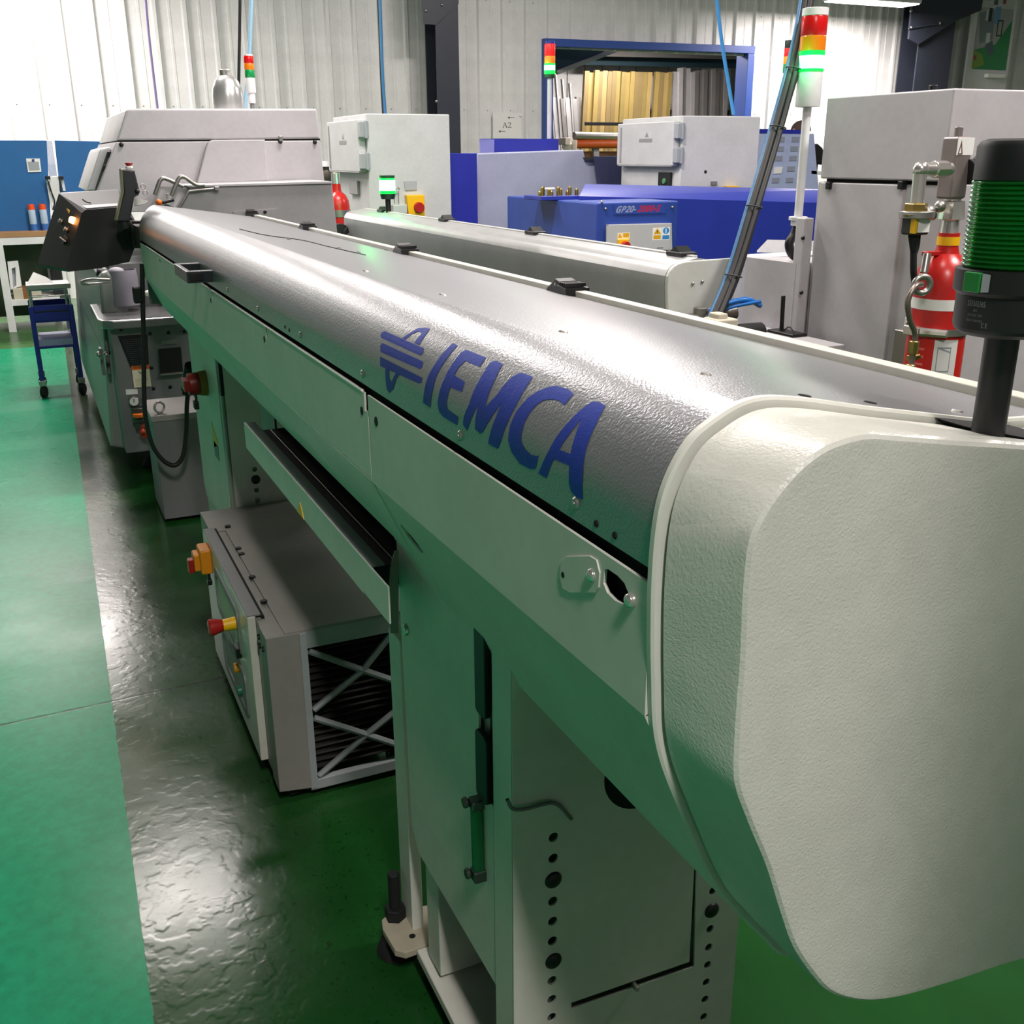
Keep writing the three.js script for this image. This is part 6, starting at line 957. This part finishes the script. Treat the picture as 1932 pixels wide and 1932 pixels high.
  // manifold with fittings on top of the box
  const mb = [[2.8672,1.1743],[3.1688,1.1714],[3.1685,1.1872],[2.8672,1.1929]], mz = -5.95;
  const mf = part(T, 'manifold', bx([[2.8922,2.2707]][0][0], [[3.1716,2.2845]][0][0], yt - 0.002, yt + 0.022, -6.1, -5.85, 0.004), M.blue, 'blue manifold plate');
  const mx0 = [[2.8922,2.2707]][0][0], mx1 = [[3.1716,2.2845]][0][0];
  for (let i = 0; i < 9; i++) { const x = mx0 + 0.012 + (mx1 - mx0 - 0.024) * i / 8, h = 0.02 + 0.012 * ((i * 5) % 3); part(mf, 'fitting', [cy([x, yt + 0.02, -5.9 - 0.03 * (i % 2)], [x, yt + 0.022 + h, -5.9 - 0.03 * (i % 2)], 0.012, 0.012, 8), sph([x, yt + 0.024 + h, -5.9 - 0.03 * (i % 2)], 0.009)], M.brass); }
  part(mf, 'bright_bar', bx(mx0 + 0.09, mx0 + 0.165, yt + 0.055, yt + 0.068, -6.02, -5.99, 0.004), M.paper, 'bright white bar'); part(mf, 'bar_post', cy([mx0 + 0.085, yt + 0.02, -6.0], [mx0 + 0.085, yt + 0.075, -6.0], 0.011), M.brass);
}
{ // vented cabinet
  const T = thing('vented_cabinet', 'lilac cabinet with rows of grey vents behind the leaning cable bundle', 'cabinet', [6.4, 0, -8.2]);
  const f = [[6.0952,1.5985],[6.7638,1.5917],[6.8775,1.1033],[6.1386,1.1158]];
  part(T, 'body', ez([f[0], f[1], f[2], [f[2][0], 0.05], [f[3][0], 0.05]], -8.0, -8.6, { bev: 0.006 }), paint(0xaebbe0, 0.5));
  part(T, 'blue_top', ez([[6.0924,1.6297],[6.6371,1.6232],[6.6412,1.5867],[6.096,1.5895]], -8.0, -8.5), M.blueDeep, 'blue top rail');
  for (const p of [[1443, 258], [1466, 258], [1494, 258], [1443, 276], [1466, 276], [1493, 276], [1442, 294], [1465, 294], [1492, 294], [1440, 312], [1490, 314], [1462, 336], [1489, 336]].map((p) => p)) { const u = (p[0] - 1440) / 54, v = (p[1] - 258) / 78; const o = [[6.1866,1.5628],[6.5096,1.5635],[6.2198,1.2071]]; const x = o[0][0] + (o[1][0] - o[0][0]) * u + (o[2][0] - o[0][0]) * v * 0, y = o[0][1] + (o[2][1] - o[0][1]) * v; part(T, 'vent', bx(x, x + 0.083, y - 0.044, y, -8.0, -7.994, 0.001), plain(0x8e94a4, 0.5)); }
  part(T, 'paper_label', ez([[6.3413,1.2982],[6.4256,1.302],[6.413,1.2466],[6.3287,1.2429]], -7.99, -8.0), M.paper, 'bright white label');
  part(T, 'side_ledge', ez([[6.7704,1.266],[6.9545,1.2546],[6.958,1.2261],[6.7736,1.2377]], -8.0, -8.3), M.white);
  const ch = thing('office_chair', 'black office chair back above a white ledge left of the tall cabinet', 'chair', [7.15, 0, -8.4]);
  const cp = [[7.0358,1.3283],[7.0201,1.4639],[7.0414,1.5023],[7.0796,1.5071],[7.1356,1.4733],[7.1818,1.415],[7.2212,1.3073]];
  part(ch, 'backrest', ez(cp, -8.3, -8.36, { bev: 0.015 }), M.blackMat); const m = bb(cp); part(ch, 'seat', bx(m[0], m[0] + 0.45, 0.9, 0.97, -8.8, -8.34, 0.02), M.blackMat); part(ch, 'back_stem', bx((m[0] + m[1]) / 2 - 0.03, (m[0] + m[1]) / 2 + 0.03, 0.93, m[2] + 0.03, -8.4, -8.36), M.black);
  part(ch, 'column', cy([m[0] + 0.22, 0.1, -8.57], [m[0] + 0.22, 0.92, -8.57], 0.03), M.steel); for (let i = 0; i < 5; i++) { const a = i * 1.2566; part(ch, 'base_arm', cy([m[0] + 0.22, 0.1, -8.57], [m[0] + 0.22 + 0.27 * Math.cos(a), 0.05, -8.57 + 0.27 * Math.sin(a)], 0.02, 0.014), M.black); part(ch, 'castor', sph([m[0] + 0.22 + 0.27 * Math.cos(a), 0.028, -8.57 + 0.27 * Math.sin(a)], 0.028), M.rubber); }
}
// ---------- columns ----------
{
  const col = (lab, front, web, z, top) => {
    const C = thing('steel_column', lab, 'column', [(front[0] + front[1]) / 2, 0, z]);
    part(C, 'flange', bx(front[0], front[1], 0, 5.6, z - 0.015, z, 0.002), M.column); part(C, 'flange', bx(front[0], front[1], 0, 5.6, z - 0.34, z - 0.325, 0.002), M.column); part(C, 'web', bx((front[0] + front[1]) / 2 - 0.01, (front[0] + front[1]) / 2 + 0.01, 0, 5.6, z - 0.33, z - 0.01), M.column); return C;
  };
  const a = [[4.3686,2.4753],[4.6372,2.4837],[4.2248,2.7537],[4.3532,2.9561],[4.6492,2.9911],[4.6622,3.0125]], b = [[11.1793,2.6777],[11.7986,2.6972],[10.8822,3.3018],[12.1503,3.3644],[10.9734,2.851],[11.8358,3.1235],[12.2273,3.2253]];
  const C1 = col('dark navy steel column between the two pale electrical cabinets', [a[0][0], a[1][0]], 0, -11.45);
  part(C1, 'knee_bracket', ez([[a[2][0], a[2][1]], [a[2][0] - 0.02, a[2][1] + 1.2], [a[1][0], a[2][1] + 1.2], [a[1][0], a[4][1] - 0.02], [a[0][0], a[2][1]]], -11.44, -11.43), M.column, 'bolted bracket plate');
  part(C1, 'bolt', [[4.2548,2.8862,-11.42],[4.4392,2.9516,-11.42],[4.3481,1.9836,-11.42]].map((q) => sph([q[0], q[1], -11.425], 0.016)), M.steel);
  const C2 = col('dark navy steel column with bolted bracket at the upper right', [b[0][0], b[1][0]], 0, -11.3);
  part(C2, 'knee_bracket', ez([...[[10.956,2.8358],[11.1331,2.7779],[11.7442,3.0852],[12.1836,3.2341]], [b[3][0] + 0.1, 4.6], [b[2][0], 4.6]], -11.28, -11.25), M.column, 'bolted bracket plate'); part(C2, 'bracket_lip', cy([[10.915,2.9576,-11.24]][0], [[11.4703,3.0438,-11.24]][0], 0.012), M.column);
  part(C2, 'bolt', [[10.9587,2.972,-11.24],[11.4515,3.043,-11.24],[10.926,3.172,-11.24]].map((q) => sph([q[0], q[1], -11.24], 0.02)), M.steel);
}
// ---------- signs ----------
{
  const q = [[4.9479,1.8455],[5.2613,1.8486],[5.2873,1.5904],[4.9387,1.6123]], t = ctex(512, 448, (c, w, h) => {
    c.fillStyle = '#dcdad8'; c.fillRect(0, 0, w, h); c.fillStyle = '#3c3a3a'; c.font = '150px serif'; c.fillText('A2', 155, 265);
    const ar = (x, y) => { c.fillRect(x + 20, y - 6, 110, 12); c.beginPath(); c.moveTo(x - 10, y); c.lineTo(x + 34, y - 26); c.lineTo(x + 34, y + 26); c.fill(); }; ar(270, 60); ar(85, 340);
  });
  const S = thing('paper_sign', 'white paper sign reading A2 with two arrows on the corrugated wall', 'sign', [(q[0][0] + q[1][0]) / 2, q[2][1], -11.96]);
  const g = new THREE.PlaneGeometry(q[1][0] - q[0][0], q[0][1] - q[3][1]); const sx = 11.93 / 11.2; g.scale(sx, sx, 1); g.translate((q[0][0] + q[1][0]) / 2 * sx, ((q[0][1] + q[3][1]) / 2 - 1.42) * sx + 1.42, -11.93);
  part(S, 'print', g, printed(t, 0.7)); const b = g.clone(); b.computeBoundingBox(); const B = b.boundingBox; part(S, 'sleeve', [bx(B.min.x - 0.02, B.max.x + 0.02, B.min.y - 0.02, B.max.y + 0.02, -11.955, -11.932, 0.002)], M.white, 'clear plastic sleeve'); part(S, 'pin', sph([B.max.x + 0.005, B.max.y - 0.01, -11.925], 0.014), M.paper);
}
{
  const z = -11.6, q = [[12.5329,3.419],[13.203,3.4183],[13.3214,2.5372],[12.6694,2.583],[12.5443,2.2737],[13.6273,2.2799]];
  const t = ctex(512, 1024, (c, w, h) => {
    c.fillStyle = '#a9aaa8'; c.fillRect(0, 0, w, h); c.fillStyle = '#c9c9c8'; c.fillRect(0, 0, w, 250); c.fillStyle = '#5d6166'; c.fillRect(90, 40, 50, 120); c.fillRect(200, 150, 60, 60); c.fillStyle = '#8e5a52'; c.fillRect(330, 60, 50, 130);
    c.fillStyle = '#2f8a52'; c.beginPath(); c.moveTo(0, 780); c.lineTo(300, 700); c.lineTo(512, 380); c.lineTo(512, 1024); c.lineTo(0, 1024); c.fill(); c.fillStyle = '#7c9a3c'; c.beginPath(); c.moveTo(0, 780); c.lineTo(120, 830); c.lineTo(180, 960); c.lineTo(0, 1024); c.fill();
    c.fillStyle = '#7f8b90'; c.beginPath(); c.moveTo(10, 320); c.lineTo(230, 260); c.lineTo(250, 640); c.lineTo(60, 700); c.fill(); c.fillStyle = '#2d3338'; c.fillRect(150, 250, 45, 170); c.fillStyle = '#6d9cc8'; c.fillRect(240, 230, 80, 210); c.fillStyle = '#d5d6d6'; c.fillRect(110, 270, 30, 140); c.fillRect(150, 560, 60, 120); c.fillStyle = '#3c4650'; c.lineWidth = 16; c.strokeStyle = '#333b42'; c.strokeRect(300, 400, 70, 190); c.fillStyle = '#5a6770'; c.beginPath(); c.moveTo(150, 720); c.lineTo(250, 650); c.lineTo(300, 800); c.lineTo(240, 860); c.fill(); c.fillStyle = '#9a4a3a'; c.fillRect(6, 850, 40, 60);
  });
  const P = thing('poster_stand', 'white display stand with a framed photograph of machines on a green floor, upper right', 'poster', [(q[0][0] + q[1][0]) / 2, 0, z - 0.1]);
  const x0 = q[0][0], x1 = q[1][0], yb = q[2][1], yt = q[2][1] + 1.05;
  part(P, 'panel', bx(x0 - 0.1, x1 + 0.06, 0.04, yt + 0.1, z - 0.05, z - 0.012, 0.004), M.white, 'white panel'); const g = new THREE.PlaneGeometry(x1 - x0, yt - yb); g.translate((x0 + x1) / 2, (yt + yb) / 2, z - 0.006); part(P, 'print', g, printed(t, 0.4), 'photo print of a workshop');
  const s = [[12.7936,2.4819],[13.1468,2.4552],[13.1422,2.4268],[12.8215,2.4476]]; part(P, 'leaflet_holder', [bx(s[0][0], s[1][0], s[2][1], s[0][1], z - 0.01, z + 0.06, 0.01)], M.paper); part(P, 'foot', bx(x0 - 0.15, x1 + 0.1, 0, 0.04, z - 0.25, z + 0.2), M.white);
}
// ---------- opening in the back wall, storage beyond ----------
{
  const F = thing('opening_frame', 'blue steel frame round the opening in the corrugated wall', 'frame', [7.5, 0, -11.95]);
  const b = [[5.925,2.7212],[8.9803,2.7386],[8.9713,2.65],[5.9255,2.6352],[5.9331,1.4613],[6.0495,1.4609],[6.0312,2.633],[8.8702,2.6468],[8.8794,1.8494],[9.0085,1.8505]];
  part(F, 'lintel', ez([b[0], b[1], b[2], b[3]], -11.9, -12.12, { bev: 0.004 }), M.frameBlue, 'blue lintel');
  part(F, 'jamb', ez([b[3], b[6], [b[5][0], 0], [b[4][0], 0]], -11.9, -12.12, { bev: 0.004 }), M.frameBlue); part(F, 'jamb', ez([b[7], b[2], [b[9][0], 0], [b[8][0], 0]], -11.9, -12.15, { bev: 0.004 }), M.frameBlue);
  const soffit = thing('storage_canopy', 'dark teal canopy over the bar storage beyond the opening', 'canopy', [7.6, 2.4, -13.6]);
  part(soffit, 'dark_panel', hull([...[[6.2548,2.731,-12.4],[7.2384,2.7408,-12.4],[6.3469,2.3888,-12.4],[6.2579,2.3683,-12.4]], ...[[6.3052,2.7415,-12.5],[7.2967,2.7515,-12.5],[6.3981,2.3966,-12.5],[6.3084,2.376,-12.5]]]), plain(0x1f3c48, 0.7)); part(soffit, 'edge_beam', cy([[6.3218,2.3869,-12.38]][0], [[7.2128,2.6889,-12.38]][0], 0.03, 0.03, 6), M.greyMid);
  part(soffit, 'roof_band', hull([...[[7.9034,2.9279,-14.3],[10.8382,2.9378,-14.3],[10.85,2.8087,-14.3],[7.9513,2.774,-14.3]], ...[[7.9587,2.9385,-14.4],[10.914,2.9485,-14.4],[10.9259,2.8184,-14.4],[8.0069,2.7835,-14.4]]]), paint(0x6a6864, 0.7), 'grey roof band'); part(soffit, 'rear_band', hull([...[[7.7513,2.7977,-14.5],[11.001,2.8358,-14.5],[11.0138,2.6963,-14.5],[7.7536,2.669,-14.5]], ...[[7.8047,2.8072,-14.6],[11.0769,2.8456,-14.6],[11.0897,2.7051,-14.6],[7.8071,2.6776,-14.6]]]), plain(0x1b3a44, 0.7));
  part(soffit, 'post', [bx(5.7, 5.8, 0, 3.4, -14.6, -14.5), bx(10.9, 11.0, 0, 3.4, -14.6, -14.5)], M.column);
  const R = thing('bar_rack', 'dark steel rack holding the upright metal bars', 'rack', [7.8, 0, -13.9]);
  const ry = [[7.5415,1.826]][0][1];
  part(R, 'front_rail', bx([[7.4045,3.4037]][0][0], 10.3, ry - 0.02, ry + 0.025, -13.62, -13.58), M.black, 'front rail'); part(R, 'rear_rail', bx(6.2, 10.3, 2.0, 2.06, -14.25, -14.2), M.black); for (const x of [6.2, 8.2, 10.25]) part(R, 'rack_post', [bx(x - 0.03, x + 0.03, 0, 2.06, -14.25, -14.19), bx(x - 0.03, x + 0.03, 0, ry + 0.02, -13.62, -13.56)], M.black); part(R, 'rack_base', bx(6.15, 10.3, 0, 0.05, -14.25, -13.56), M.black);
  const wall2 = thing('partition', 'white sheet partition behind the bar rack', 'partition', [7.6, 0, -14.9]); for (let i = 0; i < 18; i++) part(wall2, 'partition_sheet', bx(5.4 + i * 0.3, 5.4 + i * 0.3 + 0.285, 0, 3.6, -14.93, -14.9, 0.004), M.cladding);
  // bars: [left px at top, top py, width px, lean, kind]
  const brass = [paint(0x94804a, 0.4, { metal: 0.3 }), paint(0x877644, 0.4, { metal: 0.3 }), paint(0x9d8656, 0.42, { metal: 0.3 }), paint(0x7c6a42, 0.45, { metal: 0.3 })], greyB = [paint(0x8d8b8a, 0.4, { metal: 0.4 }), paint(0xa7a5a6, 0.4, { metal: 0.4 }), paint(0x74726f, 0.45, { metal: 0.4 })];
  const k = ([[8.2341,3.4566]][0][0] - [[8.1482,3.4524]][0][0]) / 10, x0 = [[7.4176,2.2048]][0][0];
  const bar = (name, label, cat, group, px, py, w, lean, mat, i) => {
    const top = [[8.2341,3.4566],[8.2616,2.7782]][1][1] - (py - 100) * k, x = x0 + (px - 1100) * k, W = w * k, dz = 0.05 * rnd();
    const g = hull([[x - lean, 0.05, -13.66 - dz], [x - lean + W, 0.05, -13.66 - dz], [x, top, -13.98 - dz], [x + W, top, -13.98 - dz], [x - lean, 0.05, -13.72 - dz], [x - lean + W, 0.05, -13.72 - dz], [x, top, -14.04 - dz], [x + W, top, -14.04 - dz]]);
    return solo(name, g, mat, label, cat, group);
  };
  for (let i = 0; i < 15; i++) bar('brass_bar', 'flat brass bar in the main stack leaning in the rack', 'bar', 'brass bars in the main stack', 1123 + i * 8.7, 124 + rnd() * 3 - (i < 2 ? -2 : 0), 8.4, 0.285, brass[Math.floor(rnd() * 4)], i);
  for (let i = 0; i < 4; i++) bar('brass_bar', 'flat brass bar in the narrow stack right of the main brass stack', 'bar', 'brass bars in the narrow stack', 1262 + i * 8, 124 + rnd() * 2, 7.8, 0.28, brass[(i * 3) % 4], i);
  for (let i = 0; i < 13; i++) bar('steel_bar', 'grey steel bar in the tall group at the right of the opening', 'bar', 'grey bars at the right of the opening', 1298 + i * 8.6, 116 + rnd() * 8, 8.3, 0.12, greyB[Math.floor(rnd() * 3)], i);
  for (let i = 0; i < 9; i++) bar('steel_bar', 'short grey steel bar in the group at the left of the opening', 'bar', 'short grey bars at the left of the opening', 1044 + i * 8, 164 + rnd() * 7, 7.8, -0.08, greyB[Math.floor(rnd() * 3)], i);
  for (let i = 0; i < 4; i++) bar('steel_bar', 'thin tall rod standing above the short grey bars', 'bar', 'thin tall rods', 1053 + i * 14, 128 + i * 6, 2, -0.1 + i * 0.02, greyB[1], i);
  // saw and roller table in front of the rack
  const S = thing('roller_table', 'steel roller with orange tube and beige motor in front of the brass bars', 'roller table', [7.0, 0, -12.9]);
  const c = [[6.7516,1.6536,-12.7],[7.6344,1.6356,-12.7],[6.7692,1.5485,-12.7],[7.5217,1.548,-12.7],[7.1093,1.6941,-12.7],[7.1172,1.388,-12.7],[6.6032,1.5879,-12.7],[6.6358,1.496,-12.7],[6.7296,1.5485,-12.7]];
  part(S, 'roller', cy(c[0], c[1], 0.05, 0.05, 20), M.steel); part(S, 'orange_tube', mg(cy(c[2], [c[3][0], c[2][1], -12.7], 0.055, 0.055, 16)), plain(0xb4501c, 0.4), 'orange tube'); part(S, 'motor', [bx(c[6][0] - 0.03, c[6][0] + 0.05, c[6][1] - 0.05, c[6][1] + 0.04, -12.8, -12.6, 0.01), cy(c[7], [c[7][0], c[7][1] + 0.08, -12.65], 0.06), cy([c[8][0], c[8][1] - 0.1, -12.65], [c[8][0], c[8][1] + 0.05, -12.65], 0.04)], paint(0xd8cdbc, 0.5), 'beige motor'); part(S, 'upright', bx(c[4][0] - 0.04, c[4][0] + 0.04, 0, c[4][1] - 0.02, -12.8, -12.72), M.greyMid);
  part(S, 'brown_lever', hull([...[[7.5829,1.8331,-12.6],[7.6404,1.8336,-12.6],[7.7341,1.5738,-12.6],[7.6676,1.5737,-12.6]], ...[[7.619,1.8351,-12.66],[7.6768,1.8355,-12.66],[7.7709,1.5745,-12.66],[7.7041,1.5745,-12.66]]]), plain(0x94541e, 0.5)); part(S, 'head', [...[[7.5322,1.5197,-12.55],[7.6124,1.5731,-12.55],[7.6968,1.5329,-12.55],[7.584,1.4594,-12.55]].map((q, i) => sph(q, 0.04 + 0.01 * (i % 2), [1, 1, 1], 12))], M.steel); part(S, 'red_knob', sph([[7.5058,1.426,-12.5]][0], 0.045), M.redDull); part(S, 'yellow_knob', sph([[7.414,1.473,-12.5]][0], 0.03), M.yellow); part(S, 'bed', bx(6.5, 8.0, 0.9, [[7.7688,1.4601]][0][1], -12.95, -12.75), plain(0x5a3a1c, 0.5)); part(S, 'bed_leg', [bx(6.55, 6.65, 0, 0.9, -12.9, -12.8), bx(7.85, 7.95, 0, 0.9, -12.9, -12.8)], M.greyDark);
}
// ---------- person behind the vented cabinet ----------
{
  const base = [[7.767,1.7495,-9.4]][0], X = base[0], Zp = -9.4, TOP = base[1], s = TOP / 1.76;
  const Pn = thing('person', 'person with short brown hair and red collar, head showing behind the vented lilac cabinet', 'person', [X, 0, Zp]);
  const field = (bones, box, n) => {
    const mc = new MarchingCubes(n, new THREE.MeshBasicMaterial(), false, false, 200000); const [cx, cyy, cz, h] = box; mc.isolation = 0;
    for (let k = 0; k < n; k++) for (let j = 0; j < n; j++) for (let i = 0; i < n; i++) {
      const p = [cx + (i / n * 2 - 1) * h, cyy + (j / n * 2 - 1) * h, cz + (k / n * 2 - 1) * h]; let d = 9;
      for (const [a, b, r0, r1, sx = 1] of bones) {
        const ab = [b[0] - a[0], b[1] - a[1], b[2] - a[2]], ap = [p[0] - a[0], p[1] - a[1], p[2] - a[2]]; const t = Math.max(0, Math.min(1, (ab[0] * ap[0] + ab[1] * ap[1] + ab[2] * ap[2]) / (ab[0] ** 2 + ab[1] ** 2 + ab[2] ** 2 + 1e-9)));
        const e = Math.hypot((ap[0] - ab[0] * t) / sx, ap[1] - ab[1] * t, ap[2] - ab[2] * t) - (r0 + (r1 - r0) * t), w = 0.03; const m = Math.max(w - Math.abs(d - e), 0) / w; d = Math.min(d, e) - m * m * w * 0.25;
      }
      mc.field[i + j * n + k * n * n] = -d;
    }
    mc.update(); const c = mc.count, g = new THREE.BufferGeometry();
    const P = new Float32Array(mc.positionArray.slice(0, c * 3)); for (let i = 0; i < P.length; i += 3) { P[i] = cx + P[i] * h; P[i + 1] = cyy + P[i + 1] * h; P[i + 2] = cz + P[i + 2] * h; }
    g.setAttribute('position', new THREE.BufferAttribute(P, 3)); g.setAttribute('normal', new THREE.BufferAttribute(new Float32Array(mc.normalArray.slice(0, c * 3)), 3)); return fin(g);
  };
  const p = (x, y, z) => [X + x * s, y * s, Zp + z * s];
  const arms = [1, -1].flatMap((q) => [[p(0.17 * q, 1.4, 0), p(0.23 * q, 1.12, 0), 0.055, 0.042], [p(0.23 * q, 1.12, 0), p(0.21 * q, 0.9, 0.12), 0.042, 0.03], [p(0.21 * q, 0.9, 0.12), p(0.2 * q, 0.83, 0.17), 0.034, 0.026], ...[0, 1, 2, 3].map((f) => [p(0.2 * q, 0.84, 0.16), p((0.185 + f * 0.012) * q, 0.745 + 0.008 * Math.abs(f - 1.5), 0.185), 0.011, 0.008]), [p(0.19 * q, 0.86, 0.16), p(0.155 * q, 0.8, 0.19), 0.012, 0.009]]);
  const legs = [1, -1].flatMap((q) => [[p(0.09 * q, 0.92, 0), p(0.1 * q, 0.5, 0.01), 0.082, 0.055], [p(0.1 * q, 0.5, 0.01), p(0.1 * q, 0.1, -0.01), 0.056, 0.038], [p(0.1 * q, 0.06, -0.03), p(0.11 * q, 0.04, 0.13), 0.042, 0.032]]);
  const body = field([...arms, ...legs, [p(0, 0.98, 0), p(0, 1.2, 0), 0.11, 0.115, 1.35], [p(0, 1.2, 0), p(0, 1.38, 0), 0.115, 0.1, 1.5], [p(0, 1.4, 0), p(0, 1.54, 0.01), 0.055, 0.052], [p(0, 1.62, 0.02), p(0, 1.66, 0), 0.078, 0.098]], [X, TOP / 2, Zp, TOP * 0.53], 76);
  const face = field([[p(0, 1.585, 0.035), p(0, 1.665, 0.005), 0.062, 0.096], [p(0, 1.655, 0.1), p(0, 1.61, 0.118), 0.01, 0.015], [p(0.03, 1.583, 0.085), p(-0.03, 1.583, 0.085), 0.012, 0.012], [p(0.088, 1.66, 0), p(0.09, 1.61, 0), 0.018, 0.012], [p(-0.088, 1.66, 0), p(-0.09, 1.61, 0), 0.018, 0.012], [p(0, 1.55, 0.07), p(0, 1.555, 0.075), 0.03, 0.03], [p(0, 1.45, 0), p(0, 1.56, 0.01), 0.055, 0.052]], [X, 1.61 * s, Zp + 0.02, 0.19 * s], 48);
  part(Pn, 'body', mg(body, face), plain(0xb58468, 0.6));
  part(Pn, 'hair', (() => { const g = new THREE.SphereGeometry(0.108 * s, 28, 18, 0, 6.2832, 0, 1.75); g.scale(0.98, 1.0, 1.06); g.rotateX(-0.35); g.translate(X, 1.658 * s, Zp - 0.008); return fin(g); })(), new THREE.MeshStandardMaterial({ color: 0x3b2a22, roughness: 0.8, side: THREE.DoubleSide }), 'short brown hair');
  part(Pn, 'jacket', lat([[0.25 * s, 0.9 * s], [0.235 * s, 1.1 * s], [0.225 * s, 1.3 * s], [0.2 * s, 1.42 * s], [0.09 * s, 1.5 * s], [0.075 * s, 1.56 * s], [0.07 * s, 1.56 * s], [0.19 * s, 1.4 * s], [0.24 * s, 0.9 * s]], [0, 0, 0], 28).scale(1, 1, 0.75).translate(X, 0, Zp), plain(0xa02428, 0.7), 'red jacket with a collar');
  part(Pn, 'trousers', [1, -1].map((q) => cy(p(0.095 * q, 0.08, -0.005), p(0.09 * q, 0.95, 0), 0.06, 0.095)), plain(0x22252c, 0.8));
}
// ---------- unseen cabinet behind the camera, placed for its shade: its edge shades the right of the end cap ----------
{
  const C = thing('unseen_shade_cabinet', 'unseen tall cabinet behind the viewpoint, placed to shade the right of the end cap', 'cabinet', [0.82, 0, 0.54]);
  const cabM = paint(0x8c8f91, 0.5);
  part(C, 'carcass', bx(0.38, 1.26, 0.05, 2.4, 0.3, 0.78, 0.006), cabM); part(C, 'plinth', bx(0.41, 1.23, 0, 0.05, 0.33, 0.75), M.dark);
  for (const x of [0.39, 0.825]) { const d = part(C, 'door', bx(x, x + 0.425, 0.07, 2.38, 0.283, 0.3, 0.004), cabM); part(d, 'handle', bx(x + (x < 0.6 ? 0.38 : 0.02), x + (x < 0.6 ? 0.4 : 0.04), 1.0, 1.15, 0.265, 0.283, 0.004), M.steel); }
}
// ---------- ceiling lights: one in view, the rest unseen and placed for their light ----------
LAMPS.forEach(([x, y, z, lx, lz, k], i) => {
  const lab = i === 1 ? 'long white ceiling light glowing at the upper edge above the signal tower' : 'long ceiling light out of view, placed to light the hall and machines';
  const T = thing('ceiling_light', lab, 'ceiling light', [x, y, z], i === 1 ? undefined : 'ceiling lights out of view');
  part(T, 'housing', bx(x - lx / 2 - 0.02, x + lx / 2 + 0.02, y, y + 0.07, z - lz / 2 - 0.02, z + lz / 2 + 0.02, 0.01), M.white);
  part(T, 'diffuser', bx(x - lx / 2, x + lx / 2, y - 0.012, y + 0.001, z - lz / 2, z + lz / 2, 0.004), glow(0xffffff, 0xfffaf0, 1.6), 'glowing diffuser');
  for (const s of [-1, 1]) part(T, 'suspension_wire', cy([x + s * lx * 0.4, y + 0.07, z], [x + s * lx * 0.4, 5.6, z], 0.004, 0.004, 6), M.steel);
  const L = new THREE.RectAreaLight(0xfff5f1, k, lx, lz); L.position.set(x, y - 0.02, z); L.lookAt(x, 0, z + 0.0001); L.rotation.set(-Math.PI / 2, 0, 0); scene.add(L);
});
renderer.render(scene, camera);
